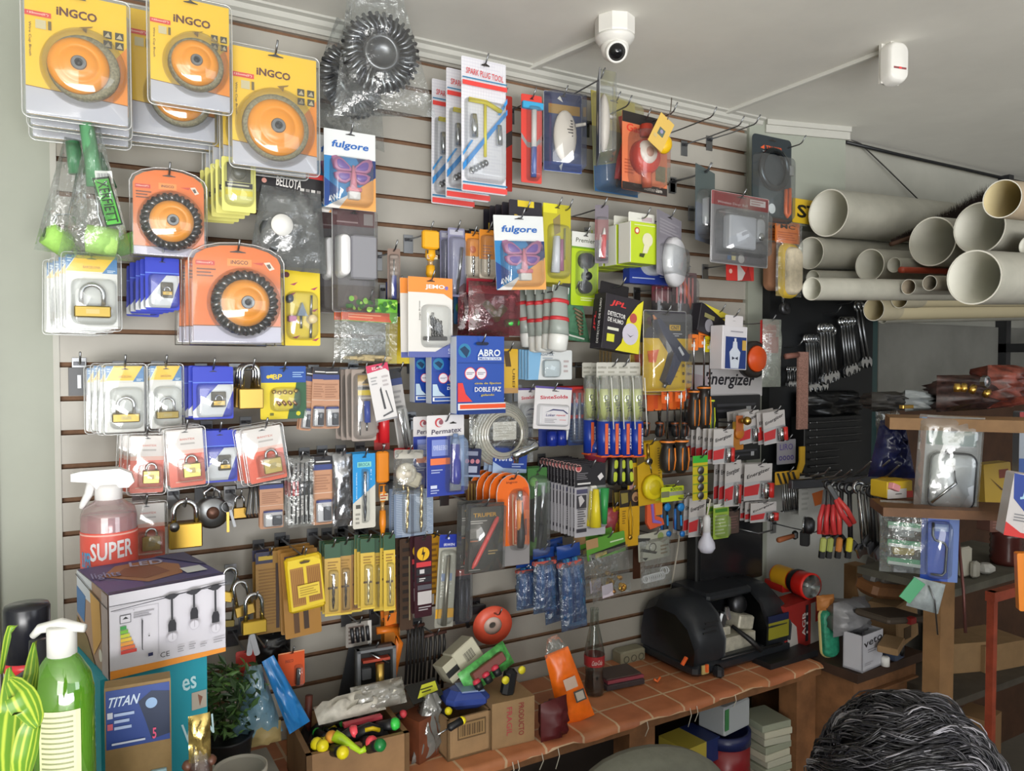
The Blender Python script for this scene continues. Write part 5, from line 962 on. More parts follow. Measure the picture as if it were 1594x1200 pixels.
def twodrills(root,w,h):
    card(root,w,h,'#8a98ac',[('r',0,0,.2,1,'#6f7f98'),('r',.42,0,.50,1,'#5a6478'),('l',.05,.05,.38,.95,24,'#a5b0c0'),('l',.55,.05,.98,.95,24,'#a5b0c0')],slot=0)
    product(root,w,h,'twist','drill_bit',.34,-.1,.30,.90,.04,M('#c8b080',.25,.9)); product(root,w,h,'twist','drill_bit',.68,-.1,.66,.92,.045,M('#c8b080',.25,.9)); blister(root,w,h,.2,.0,.8,.95,.014)
hang('drill_bit_card',(613,762,674,834),.17,'grey blue textured card with two golden twist drills','grey blue card of two twist drills','drill bits',twodrills,n=2,step=.03,hole=.0)
hang('red_clip',(613,696,668,712),.14,'red plastic strip behind the castor bag and the blue sealant card','red plastic strip','strip',simple('#c8242c',[],r=.003,t=.006,slot=0),hk=False)
# drill bit index cases and green headed cards
def ycase(root,w,h):
    D=.018; mb=MB();mb.bbox(w,D,h,M('#cfae1e',.4),(0,-D/2,0),None,.3); mb.build('case',root); q=MB()
    prints(q,w,h,[('p',[(.08,.04),(.75,.04),(.95,.12),(.97,.9),(.05,.95),(.05,.14)],'#dcc02a'),('r',.10,.19,.46,.88,'#a87a34'),('r',.54,.19,.92,.85,'#a87a34')]+[('r',.12+.05*i,.22,.14+.05*i,.84,'#8c5c28') for i in range(7)]+[('r',.56+.05*i,.22,.58+.05*i,.82,'#8c5c28') for i in range(7)]+[('r',.25,.50,.84,.72,'#d8bc3c'),('l',.3,.53,.8,.7,4,'#a88a24'),('p',[(.35,.09),(.5,.07),(.66,.09),(.6,.12),(.4,.12)],'#4a3814')],-D-.0004); q.build('lid_print',root)
hang('drill_bit_case',(444,862,501,948),.22,'bright yellow drill bit case with a paper label','bright yellow drill bit case','drill bits',ycase,n=1,roll=-5)
BROWN=simple('#a87a3a',[('r',.1,.05,.9,.14,'#4a3a5c'),('l',.1,.2,.9,.5,8,'#8f6228'),('r',.2,.6,.8,.66,'#3c3a5c'),('r',.25,.66,.40,.95,'#5a3c1e'),('r',.52,.66,.66,.92,'#3c2a1c')])
hang('drill_set_card',(440,856,497,990),.16,'brown drill set card hanging behind the bright yellow case','brown drill set card','drill bits',BROWN,n=3,step=.03,roll=-3)
hang('drill_set_card',(398,858,442,985),.12,'brown and navy tool card between the clustered padlocks and the yellow case','brown and navy tool card','drill bits',simple('#9a7434',[('r',0,0,.6,.14,'#2c2c48'),('r',.1,.05,.6,.1,'#b59a2c'),('l',.1,.2,.9,.9,18,'#85602a'),('r',.7,.15,.82,.95,'#3c2a22')]),n=2,step=.03)
def greenhead(col='#c49a2a',metal='#3a3024'):
    return simple(col,[('r',0,0,1,.20,'#1c4a2e'),('l',.2,.24,.85,.36,3,'#8f6c1c'),('r',.2,.60,.8,.63,'#5a3f18'),('r',0,.97,1,1,'#d8ba40')],[('twist','drill_bit',.55,.42,.52,.9,.09,M(metal,.35,.8))],(.25,.36,.85,.95),bdepth=.012)
for k,(x0,x1,y0,y1,d,nn,col,mt) in enumerate(((505,530,846,958,.17,3,'#c09a28','#3a3024'),(527,547,842,956,.15,3,'#a9802c','#3a3024'),(545,563,840,952,.13,2,'#9a6a24','#3a3024'),(561,583,838,948,.19,3,'#c8a838','#d8cfa8'),(581,600,837,950,.15,3,'#c0a02c','#3a3024'),(597,615,832,950,.19,2,'#d0b03a','#b8ae88'))):
    hang('masonry_bit_card',(x0,y0,x1,y1),d,'green topped masonry drill card, '+['closest to the yellow case','second after the yellow case','third after the yellow case','fourth after the yellow case, silver spiral showing','fifth after the yellow case','last of the row, beside the red and black striped card'][k],'green topped drill card '+['closest to the case','second after the case','third after the case','fourth after the case','fifth after the case','last of the row'][k],'drill bits',greenhead(col,mt),n=nn,step=.022,group='green topped masonry drill cards',yaw=-8)
# ---------------------------------------------------------------- lower middle rows
def striped(root,w,h):
    card(root,w,h,'#3a1c24',[('c',.5,.22,.36,'#e0b020'),('p',[(.52,.13),(.40,.23),(.5,.23),(.46,.31),(.62,.2),(.52,.2)],'#2a1c14'),('r',.1,.32,.95,.38,'#c83a40'),('r',.1,.40,.95,.48,'#2a272c'),('r',.28,.41,.55,.46,'#c9c6c8'),('r',.1,.50,.95,.57,'#2a272c'),('l',.25,.51,.6,.56,2,'#d8d4d4'),('r',.15,.60,.95,.66,'#55525a'),('r',.15,.68,.95,.84,'#bdb8b8'),('l',.2,.86,.9,.92,2,'#a9a4a8')],slot=(.5,.05))
hang('blade_card',(645,834,672,960),.18,'dark striped card with a yellow lightning disc and red band','dark card with yellow disc','card',striped,n=3,step=.03,hole=.04)
def irwin(root,w,h):
    card(root,w,h,'#a9a79a',[('r',0,0,1,.14,'#2438a0'),('t','IRWIN',.55,.11,.6,.03,'#d8dcec',0,0,.04),('c',.5,.04,.06,'#d8dcec'),('l',.3,.2,.8,.23,1,'#c8c6b8'),('r',.2,.42,.8,.5,'#7f8fb0'),('l',.2,.52,.8,.68,5,'#c2c0b8'),('r',.0,.80,1,.90,'#d8a020'),('r',0,.90,1,1,'#8f8d84')],slot=0)
    product(root,w,h,'taper','saw_blade',.48,.22,.42,.97,.10,.16,M('#8c8a80',.3,.7)); blister(root,w,h,.08,.16,.95,.98,.012)
hang('saw_blade_card',(680,832,708,975),.18,'long card with blue top and yellow band holding a saw blade','long blue topped saw blade card','saw blade',irwin,n=1,roll=4,hole=.04)
hang('saw_blade_card',(664,832,686,940),.12,'yellow tool strip and grey blade between the dark striped card and blue topped saw card','yellow strip between two long cards','saw blade',simple('#cf962a',[('l',.2,.1,.8,.9,10,'#8f6420'),('r',.0,.85,.5,1,'#c9c4bc')],slot=0),n=2,step=.03,hole=.04)
hang('file_pack',(708,872,732,970),.10,'dark smoky pack of files with dull red top, left below the grey pencil card','dark smoky file pack','files',simple('#2b2a33',[('r',0,.12,1,.24,'#8f4a44')],[('rod','file',.35,.3,.35,.95,.12,M('#41424c',.4,.5)),('rod','file',.7,.3,.7,.95,.12,M('#41424c',.4,.5))],(.02,.02,.98,.98)),n=2,step=.03)
hang('orange_saw',(598,868,622,1010),.10,'orange framed hand tool behind the last green topped drill card','orange framed hand tool','tool',simple('#a86a28',[('l',.2,.05,.8,.4,8,'#5f3c1c'),('p',[(0,.62),(.8,.60),(.7,.72),(.1,.74)],'#e0761c'),('r',.3,.4,.6,.6,'#1e1a1a'),('r',.1,.78,.9,.8,'#6a4420')],slot=0),n=2,step=.035)
hang('hand_tool_strip',(622,838,642,980),.13,'dark brown narrow tool strip, right of the green topped drill cards','dark brown tool strip','tool',simple('#4c3a2e',[('l',.2,.08,.8,.9,9,'#2a211c'),('r',.7,.2,.8,.9,'#9a8a6a')],slot=0),n=3,step=.03)
def pencil(root,w,h):
    card(root,w,h,'#4a4946',[('t','TRUPER',.50,.17,.62,.06,'#c9962a',0,0,.06),('l',.12,.24,.55,.30,2,'#b5b2ac'),('r',.1,.36,.36,.5,'#6a6864'),('l',.12,.52,.32,.56,1,'#a8603c'),('l',.6,.68,.85,.76,2,'#b59a6a'),('l',.1,.94,.4,.97,1,'#a9a6a0')],r=.003)
    mb=MB();mb.tube([(.30*w,-.010,.30*h),(.26*w,-.010,.25*h),(-.28*w,-.010,-.36*h),(-.34*w,-.010,-.42*h)],[.003,.0062,.0062,.0025],M('#e0504c',.3),10); mb.build('marker_pencil',root)
    mb=MB();mb.dome(rrect(w*.98,h*.98,.004),.018,CLEAR,-.002,ins=.95); mb.build('clear_shell',root)
hang('pencil_card',(724,783,783,890),.24,'grey card holding one slanted red carpenter pencil','grey red pencil card','pencil',pencil,n=2,step=.04,roll=2,sh=(-.004,0))
def cutter(root,w,h):
    it=[('r',0,.78,1,1,'#8a8788'),('t','ingco',.45,.09,.34,.03,'#7a3210',0,0,.04),('r',.84,.5,.9,.68,'#7a2c1a'),('r',.80,.15,.95,.4,'#d9561c')]
    card(root,w,h,'#e46a1e',it,pts=arch(w,h,.35),slot=(.45,.05))
    mb=MB();mb.tube([(.14*w,-.012,.32*h),(.14*w,-.012,.22*h)],.008,CHROME,8); mb.tube([(.12*w,-.012,.22*h),(.14*w,-.013,-.10*h)],.0085,M('#f0903a',.3),10); mb.tube([(.16*w,-.013,.2*h),(.17*w,-.014,-.20*h),(.16*w,-.012,-.30*h)],[.006,.011,.009],BLACK,10); mb.build('cutter_grip',root)
    mb=MB();mb.tube([(-.06*w,-.008,.28*h),(-.04*w,-.008,-.26*h),(.05*w,-.008,-.27*h)],.0018,M('#e8c8a0',.3),6); mb.build('outline',root)
    mb=MB();mb.dome(rrect(w*.5,h*.68,w*.2,4),.03,CLEAR,-.002,.12*w,0); mb.tube([(x,-.001,z) for x,z in arch(w,h,.35)],.0014,clear('plastic_edge'),5,closed=True); mb.build('blister',root)
hang('cutter_card',(773,738,824,880),.22,'orange arched card with an orange and black utility knife','orange utility knife card','knife',cutter,n=5,step=.03,sh=(-.004,0),hole=.05,yaw=-4)
hang('hook_blade_card',(725,748,750,790),.10,'brown and gold narrow sticks peeking above the grey red pencil card','brown and gold sticks pack','sticks',simple('#6d4c34',[('r',.1+.2*i,.1,.2+.2*i,1,'#a88a4c') for i in range(4)],slot=0),hk=False)
def greentool(root,w,h):
    card(root,w,h,'#3c6e34',[('p',[(0,.35),(1,.28),(1,1),(0,1)],'#1d241c'),('c',.3,.15,.2,'#6faa50'),('p',[(.1,.8),(.5,.75),(.4,.95),(.05,.95)],'#44702c')],slot=(.5,.07))
    product(root,w,h,'rod','silver_arm',.42,.14,.22,.80,.07,SHAFT); product(root,w,h,'rod','silver_arm',.75,.20,.62,.62,.09,CHROME); product(root,w,h,'rod','black_grip',.62,.62,.45,.95,.13,BLACK); blister(root,w,h,.05,.08,.97,.98,.026)
hang('green_tool_card',(821,728,851,870),.18,'dark green card with two silver arms of a hand tool','dark green hand tool card','tool',greentool,n=2,step=.04)
def epoxycard(root,w,h):
    it=[('r',0,0,1,.31,'#211f24'),('c',.12,.05,.10,'#d9a8a4'),('c',.12,.05,.07,'#b04a4c'),('l',.06,.11,.42,.21,4,'#77747a'),('l',.08,.24,.50,.29,1,'#d6d4d4'),('p',[(.72,.18),(.85,.13),(.93,.19),(.80,.24)],'#d8d4d6'),
          ('r',.05,.34,.40,.40,'#4b4a66'),('r',.05,.42,.36,.60,'#34323a'),('p',[(.10,.44),(.2,.42),(.3,.5),(.15,.58)],'#b9b5b8'),('l',.07,.60,.34,.86,8,'#55535a'),('r',.04,.88,.36,.93,'#34323a')]
    card(root,w,h,'#aeacb2',it,slot=(.1,.02),r=.003)
    product(root,w,h,'taper','yellow_tube',.56,.34,.54,.86,.08,.16,M('#d8c62c',.3)); product(root,w,h,'taper','green_tube',.86,.34,.86,.84,.13,.07,M('#2f8f4c',.3)); product(root,w,h,'box','tube_cap',.47,.30,.65,.37,.01,'#e0ded8')
    blister(root,w,h,.40,.30,.99,.90,.014,r=.006)
hang('epoxy_card',(894,722,942,834),.25,'black and grey glue card with yellow and green tubes','black and grey two tube glue card','glue',epoxycard,n=12,step=.0165,jit=.4,hole=.05)
l,w,h=spot((912,683,943,723),.16); t=thing('christmas_bauble','blue over red glass bulb hanging below the red and blue tubes','bulb',l)
mb=MB();mb.lathe([(.0001,-.45*h),(.40*w,-.40*h),(.5*w,-.15*h),(.5*w,.0)],M('#a03a4c',.15),None,16); mb.build('red_half',t); mb=MB();mb.lathe([(.5*w,0),(.48*w,.25*h),(.36*w,.45*h),(.0001,.5*h)],M('#2446a8',.15),None,16); mb.build('blue_half',t); mb=MB();mb.tube([(0,0,.45*h),(-.01,.02,1.6*h)],.0015,M('#b8b8c0')); mb.build('string',t)
hang('navy_brush_card',(767,697,820,736),.16,'navy card with white lettering Hor and round seals, under the hose coil','navy card under the hose coil','card',simple('#1f3f94',[('t','Hora',.32,.35,.5,.36,'#cfd6ea',0,.1,.06),('p',[(0,.55),(.3,.8),(1,.85),(1,1),(0,1)],'#9fb6d4'),('l',.55,.6,.9,.8,2,'#9fb0d8')],slot=0),n=3,step=.025,roll=4)
hang('navy_brush_card',(721,698,748,742),.16,'dark navy card with pink seals, just right of the blue sealant card','dark navy card with pink seals','card',simple('#1a1f48',[('r',.15,.1,.8,.25,'#8a90a8'),('c',.2,.45,.12,'#c07a88'),('c',.5,.45,.12,'#c07a88'),('c',.8,.45,.12,'#c07a88'),('r',.3,.62,.8,.85,'#a9b0c8'),('r',0,.93,1,1,'#8fa0c0')],slot=0),n=2,step=.03,roll=5)
# chrome ball lock parts
t=thing('chrome_fitting','chrome pipe fitting hanging between the hose coil and the epoxy syringes','fitting',P(820,702,.22))
mb=MB();mb.tube([(-.045,0,-.012),(-.01,0,0),(.012,0,.006),(.028,0,.012),(.036,0,.014)],[.010,.013,.008,.012,.006],CHROME,12); mb.tube([(-.03,0,-.0),(-.034,0,-.03)],.007,CHROME,10); mb.build('fitting_body',t); mb=MB();mb.tube([(.036,0,.014),(.045,.03,.024),(.047,.2,.026)],.002,STEEL); mb.build('tie_wire',t)
# yellow cards
def bladecard(root,w,h): card(root,w,h,'#1d2024',[('c',.3,.2,.14,'#b5bf34'),('r',.2,.35,.42,.62,'#b5bf34'),('c',.3,.80,.12,'#b5bf34')],slot=0)
for k,(x0,x1) in enumerate(((947,960),(961,972),(972,984))):
    b=(x0,709,x1,755); l,w,h=spot(b,.20); t=thing('lime_dotted_driver','black screwdriver handle with lime grips below the epoxy syringes, '+['first','middle','last'][k]+' of three','screwdriver',l,(0,R([4,0,-5][k]),0),'black and lime drivers')
    mb=MB();mb.lathe([(.3*w,-.5*h),(.5*w,-.4*h),(.46*w,0),(.5*w,.4*h),(.3*w,.5*h)],BLACK,None,10); mb.build('handle',t)
    mb=MB();mb.dome(rrect(w*.42,h*.30,w*.2),.002,M('#b9c83a',.4),-w*.49,0,.22*h); mb.dome(rrect(w*.42,h*.34,w*.2),.002,M('#b9c83a',.4),-w*.48,0,-.2*h); mb.build('lime_grips',t); mb=MB();mb.tube([(0,0,.5*h),(0,.004,1.2*h)],.002,CHROME,6); mb.build('shaft',t)
hang('measuring_spoon_card',(992,688,1030,785),.17,'yellow card with a yellow plastic cup and small brass chain','yellow cup card','card',simple('#c8a020',[('l',.84,.1,.94,.9,20,'#7a601c'),('p',[(0,.05),(.3,.0),(.3,.3),(0,.35)],'#5a4820')],
     [('disc','yellow_cup',.52,.72,.40,.02,'#dcc820'),('disc','cup_hollow',.52,.72,.28,.0215,'#c8b418'),('disc','silver_ball',.42,.30,.12,.012,SHAFT),('rod','brass_chain',.40,.02,.42,.28,.05,BRASS),('rod','brass_chain',.5,.35,.55,.5,.02,STEEL)],slot=0),n=2,step=.03,roll=-3)
hang('yellow_strip',(977,700,994,768),.16,'narrow yellow framed strip left of the yellow cup card','narrow yellow framed strip','card',simple('#d0a828',[('r',.2,.1,.8,.3,'#3a3428'),('r',.15,.45,.5,.9,'#b58a8a'),('r',.55,.4,.8,.92,'#8c6a24')],slot=0),n=1)
hang('lion_card',(964,762,995,850),.16,'yellow and black card with a small lion face at its upper edge','yellow and black lion card','card',simple('#cf9f22',[('r',0,0,1,.30,'#2c241e'),('p',[(.05,.05),(.4,.05),(.42,.22),(.1,.24)],'#8a7c3c'),('c',.80,.14,.2,'#a88260'),('c',.80,.17,.10,'#5c4032'),('l',.12,.35,.3,.6,6,'#8f6a1c')],[('path','long_clip',[(.5,.2),(.42,.45),(.45,.8),(.6,.8),(.62,.5),(.5,.2)],.02,M('#b0923a',.3,.8)),('disc','clip_ring',.5,.84,.09,.006,BRASS)],slot=0),n=2,step=.03)
hang('dark_wood_strip',(985,850,1003,900),.10,'dark brown strip below the lion card, beside the bag of white rings','dark brown strip','strip',simple('#4c2c1c',[('r',.6,0,1,1,'#7a5c3c')],slot=0),hk=False)
l,w,h=spot((1004,772,1031,822),.15); t=thing('purple_orange_cutter','orange and purple hand tool between the yellow cup card and the blue tools','tool',l)
mb=MB();mb.prism([(-.5*w,.5*h),(-.1*w,.5*h),(.0,-.1*h),(.4*w,-.2*h),(.5*w,-.4*h),(-.3*w,-.5*h),(-.5*w,-.3*h)],0,-.010,M('#e0603a',.4)); mb.build('orange_body',t); mb=MB();mb.prism([(-.35*w,.5*h),(-.22*w,.5*h),(-.1*w,-.2*h),(.3*w,-.3*h),(.3*w,-.36*h),(-.2*w,-.3*h)],-.010,-.013,M('#8a6ac0',.4)); mb.build('purple_edge',t); mb=MB();mb.bbox(w*.45,.016,h*.5,M('#e8902c'),(.2*w,.0,.15*h)); mb.build('orange_block',t)
hook((P(1020,768,.15).x,P(1020,770,.15).z),.17,'carrying the orange and purple tool')
hang('lime_label_card',(1029,757,1064,780),.20,'lime and grey label above the blue folding tools','lime and grey label','label',simple('#c9d832',[('r',.0,.3,.35,.7,'#7a7c60'),('r',.35,.35,1,.62,'#9a9c90'),('t','BOSTON',.65,.2,.5,.2,'#3c6a3c',0,0,.04)],slot=0),n=2,step=.03)
for k,(x,dx) in enumerate(((1035,0),(1056,0))):
    c=P(x,805,.18-.03*(1-k)); t=thing('blue_hex_tool',['blue and black folding tool, farther back of the pair under the lime label','blue and black folding tool, front of the pair under the lime label'][k],'tool',c,(0,R(-3),0),'blue folding tools')
    mb=MB();mb.bbox(.020,.02,.085,M('#1c2430',.4),(0,0,0),None,.3); mb.build('black_body',t)
    mb=MB();mb.lathe([(.013,0),(.013,.006),(.006,.008),(.0001,.008)],M('#2a86d0',.25),TR((0,-.010,.034)),16,axis='Y'); mb.bbox(.007,.004,.034,M('#2c8fd4',.25),(0,-.012,-.008),None,.3); mb.lathe([(.009,0),(.009,.006),(.0001,.007)],M('#2a78c8',.25),TR((.002,-.010,-.050)),14,axis='Y'); mb.tube([(-.016,-.004,.03),(-.018,-.004,-.035)],.004,M('#2c6cb8',.3)); mb.build('blue_trim',t)
hook((P(1056,772,.2).x,P(1056,775,.2).z),.22,'carrying the lime label and blue folding tools')
def fitbag(head,cols,seed):
    def f(root,w,h):
        card(root,w,h*.33,head[0],head[1],mat=TR((0,-.001,h*.33)),slot=None,name='header_card'); r2=random.Random(seed); mb=MB()
        for i in range(12): x=r2.uniform(-.25,.32)*w; z=-.45*h+abs(r2.gauss(0,.11))*h; mb.lathe([(.004,-.004),(.007,-.003),(.007,.003),(.004,.004)],M(r2.choice(cols),.3,.8),TR((x,-.012-r2.random()*.006,z)) @ Euler((r2.uniform(0,3),r2.uniform(0,3),0)).to_matrix().to_4x4(),8)
        mb.build('fittings',root); mb=MB();mb.bbox(w*.28,.001,h*.2,M('#cfc4d0',.5),(-.15*w,-.02,-.34*h)); mb.build('paper_slip',root); mb=MB();bagshape(mb,w,h*.78,.03,seed,BAG,8,9,y=-.012,amp=.25); mb.build('clear_bag',root,TR((0,0,-.11*h)))
    return f
hang('brass_fitting_bag',(915,832,975,930),.20,'clear bag of small brass fittings under a green and black header','green headed brass fitting bag','fittings',fitbag(('#5f9a3c',[('r',0,0,.3,.45,'#b08a60'),('p',[(.1,.7),(1,.55),(1,.8),(.1,1)],'#22261a'),('p',[(.2,.78),(.5,.72),(.5,.88),(.2,.96)],'#c8b43a'),('l',.6,.3,.95,.45,1,'#c9dcb8')]),['#d8b050','#c89a48','#b88a58'],3),n=2,step=.05,roll=-6,sh=(-.008,0))
def ringbag(root,w,h):
    card(root,w,h*.5,'#b5b4a6',[('p',[(0,.1),(.4,.2),(.35,.3),(0,.25)],'#3c3c3a'),('p',[(.1,.5),(.6,.75),(.55,.82),(.05,.6)],'#44443f'),('c',.72,.2,.10,'#8a9a5a'),('o',.45,.55,.12,.09,'#5c5a52'),('p',[(.1,.85),(.3,.9),(.2,.98)],'#3c3c3a'),('l',.7,.5,.95,.9,3,'#8f7f6a')],mat=TR((0,0,.25*h)),slot=0)
    mb=MB()
    for i in range(11): mb.tube([(-.35*w+i*.065*w+(.0 if i < 8 else .01),-.008-.002*(i % 3)+.006*cos(a*.4),-.32*h+(.09*h if i > 8 else 0)+z) for a,(x,z) in enumerate(circ(.010,14))] if False else [(-.35*w+i*.065*w+x*.7,-.008-x*.5,-.32*h+(.08*h if i > 8 else 0)+z) for x,z in circ(.011,14)],.0022,M('#dcdcde',.3),6,closed=True)
    mb.build('white_rings',root); mb=MB();bagshape(mb,w,h*.9,.022,6,BAG,6,8,y=-.008,amp=.2); mb.build('clear_bag',root,TR((0,0,-.06*h)))
hang('curtain_ring_bag',(994,828,1042,912),.16,'clear bag of white plastic rings under a printed grey header','white ring bag','rings',ringbag,roll=-3)
hang('red_bottle_bag',(941,790,965,832),.12,'pinkish red translucent bag behind the epoxy cards and lion card','pinkish red bag','bag',lambda r,w,h: bagshape(MB(),w,h,.03,2,M('#a84a50',.4)).build('red_bag',r))
# blue bottle brush bags
def bluebag(seed):
    def f(root,w,h):
        rr=random.Random(seed); mb=MB()
        for i in range(5): x=(i-2)*.17*w; mb.tube([(x*.6,-.010,.34*h),(x*.85,-.016,.0),(x+rr.uniform(-.03,.03)*w,-.014,-.42*h)],[w*.07,w*.11,w*.10],M(('#2a5a8c','#3f7ca0','#1c3470')[i % 3],.35),8)
        mb.build('plastic_anchors',root); mb=MB();bagshape(mb,w*.9,h*.16,.012,seed,M('#1d3f86',.25),5,4,y=-.006); mb.build('blue_top',root,TR((0,0,.42*h)))
        mb=MB();mb.bbox(w*.95,.018,h*.07,M('#b8564c',.45),(0,-.010,.27*h),None,.2); mb.build('red_band',root); mb=MB();bagshape(mb,w,h*.82,.045,seed,clear('blue_bag','#a8c4e4',haze=.12,gloss=.08,rough=.08,bump=1.0,scale=60),8,14,y=-.014,amp=.4); mb.build('blue_bag',root,TR((0,0,-.10*h)))
    return f
hang('anchor_bag',(800,870,832,945),.15,'blue shiny bag with red band, first of the hanging group and shortest','shortest blue bag','bag',bluebag(1),n=1,hk=True)
hang('anchor_bag',(826,852,862,950),.19,'blue shiny bag with red band in the middle of the group','middle blue bag','bag',bluebag(2),n=2,step=.06)
hang('anchor_bag',(866,846,906,976),.21,'longest blue shiny bag with red band, nearest the green headed brass fitting bag','longest blue bag','bag',bluebag(3),n=2,step=.07,roll=-4,sh=(-.01,0))
# red grinding disc
t=thing('grinding_disc','translucent red grinding disc on a hook low on the slat wall','disc',P(766,972,.10),(R(8),0,R(-12)))
mb=MB();mb.lathe([(.026,0),(.056,0),(.057,.006),(.026,.008)],M('#e05a40',.4),None,30,axis='Y',capped=False); mb.build('red_ring',t); mb=MB();mb.lathe([(.010,.001),(.026,.001),(.027,.006),(.010,.006)],M('#c9b0a4',.4),None,24,axis='Y',capped=False); mb.build('hub',t)
hook((P(766,962,.10).x,P(766,952,.10).z),.13,'carrying the red grinding disc')
hang('dark_hand_tool',(716,935,756,975),.05,'dark steel bracket tool above the red grinding disc','dark steel bracket tool','tool',lambda r,w,h: (MB().bbox(w*.8,.02,h*.3,DSTEEL,(0,-.01,.2*h)).tube([(-.4*w,-.01,.2*h),(-.3*w,-.02,-.4*h)],.006,DSTEEL).tube([(.3*w,-.01,.2*h),(.45*w,-.03,.05*h)],.006,DSTEEL)).build('steel_body',r),hk=False)
# clustered padlocks, keys, blister bags at lower left
for k,(b,d,lab,col,ro) in enumerate((((338,884,368,935),.20,'upper brass padlock of the cluster beside the light box, hanging open','#b89a48',18),((362,905,392,958),.24,'small brass padlock in the middle of the cluster beside the light box','#a88c48',-10),((376,925,414,985),.27,'largest brass padlock of the cluster, lowest with keys under it','#b5983e',0),((346,930,366,975),.18,'darkest small padlock at the back of the cluster','#6f6238',5))):
    t,l,w,h=barelock(lab,b,d,1,col,'clustered padlocks on a low hook',roll=ro,ratio=.55)
hook((P(385,915,.2).x,P(385,918,.2).z),.28,'carrying the clustered padlocks')
t=thing('key_ring','small ring of steel keys dangling from the lowest clustered padlock','keys',P(392,990,.26)); mb=MB()
mb.tube([(x,0,z+.012) for x,z in circ(.009,12)],.0012,STEEL,5,closed=True)
for a in (-14,8): mb.prism([(x,z-.018) for x,z in rrect(.012,.05,.005)],0,-.0015,STEEL,RO(R(a),4,'Y') @ TR((0,a*.0004,0)))
mb.build('keys',t)
hang('tag_card',(367,1012,398,1070),.16,'red card behind the blue plastic bag near the light box','red card behind the blue bag','card',simple('#b83a30',[('l',.2,.5,.8,.9,4,'#8f2a24')]))
hang('orange_tool_card',(433,1014,474,1068),.16,'orange card with a dark bit, right of the blue plastic bag','orange card with dark bit','card',simple('#d4521e',[('t','INGCO',.42,.26,.3,.09,'#6a2410',0,0,.03),('r',.0,.0,1,.03,'#e8a070')],[('rod','dark_bit',.74,.5,.70,.95,.09,BLACK)],(.6,.4,.9,.98)))
def bluesack(root,w,h):
    mb=MB();bagshape(mb,w*.75,h*.75,.07,41,clear('cyan_sack','#8fb6c8',haze=.55,gloss=.10,bump=.8),10,12,top=.25,y=-.01,amp=.4); mb.build('clear_part',root,TR((-.15*w,0,-.08*h)))
    mb=MB();bagshape(mb,w*.30,h*.85,.04,42,M('#2a78b8',.3),8,10,top=.55,y=-.05,amp=.8); mb.build('blue_part',root,TR((.18*w,0,.02*h)) @ RO(R(-22),4,'Y')); mb=MB();bagshape(mb,w*.4,h*.22,.05,44,M('#a08c5c',.6),6,6,y=-.02); mb.build('sawdust',root,TR((-.02*w,0,-.42*h)))
hang('plastic_sack',(352,1000,470,1148),.22,'crumpled clear and blue plastic bag hanging above the wooden crate','crumpled clear and blue bag','bag',bluesack)
hang('black_bag',(395,985,452,1030),.08,'small black plastic bag behind the dangling keys, above the orange card','small black plastic bag','bag',lambda r,w,h: bagshape(MB(),w,h,.05,19,M('#18181a',.3)).build('bag_body',r))
# grey framed tool organiser leaning by the crate
def organiser(root,w,h):
    g=M('#6d7074',.45); mb=MB();mb.bbox(w,.014,h,M('#191919',.6),(0,.006,0)); mb.build('back',root); mb=MB()
    mb.bbox(w,.02,h*.05,g,(0,-.012,h*.475)); mb.bbox(w*.09,.02,h,g,(-w*.455,-.012,0)); mb.bbox(w*.09,.02,h,g,(w*.455,-.012,0)); mb.bbox(w,.02,h*.06,g,(0,-.012,-h*.47)); mb.build('frame',root)
    mb=MB();mb.tube([(.05*w,-.03,.25*h),(.05*w,-.03,-.4*h)],.011,BRASS,10); mb.bbox(w*.7,.02,.05*h,M('#a8402c'),(-.0*w,-.01,.28*h)); mb.tube([(-.15*w,-.012,.4*h),(.3*w,-.02,.2*h)],.003,CHROME); mb.bbox(w*.25,.016,.2*h,M('#54565a'),(-.25*w,-.01,.05*h)); mb.build('brass_spindle',root)
hang('tool_holder',(553,1005,613,1090),.14,'grey framed tool pack with a brass spindle, low on the slats above the crate','grey framed tool pack','tool',organiser,yaw=-5)
hang('tool_holder',(520,1003,560,1105),.05,'dark grey trowel blade beside the grey framed tool pack','dark grey trowel blade','trowel',lambda r,w,h: MB().prism([(-.5*w,-.5*h),(.2*w,-.5*h),(.5*w,.5*h),(.1*w,.5*h)],0,-.004,M('#4e5156',.4,.5)).build('steel_blade',r),hk=False)
hang('hinge_pack',(538,968,578,1005),.10,'pack of small steel parts on a white card, above the grey framed tool pack','pack of small steel parts','pack',simple('#8f8a84',[('r',.85,0,1,1,'#c8c5c0'),('l',.1,.1,.7,.9,5,'#5a4a44')],[('rod','steel_part',.2+.2*i,.2,.25+.2*i,.8,.07,DSTEEL) for i in range(4)]),hk=True)
hang('orange_handle_saw',(580,962,622,1062),.09,'orange and tan hand saw handle above the crate, beside the hanging dark hooks','orange saw handle','saw',lambda r,w,h: (MB().tube([(-.4*w,-.01,.35*h),(.3*w,-.012,.35*h),(.4*w,-.012,.1*h),(.2*w,-.01,-.5*h)],[.010,.012,.012,.006],M('#d8741e',.4),8)).build('orange_handle',r))
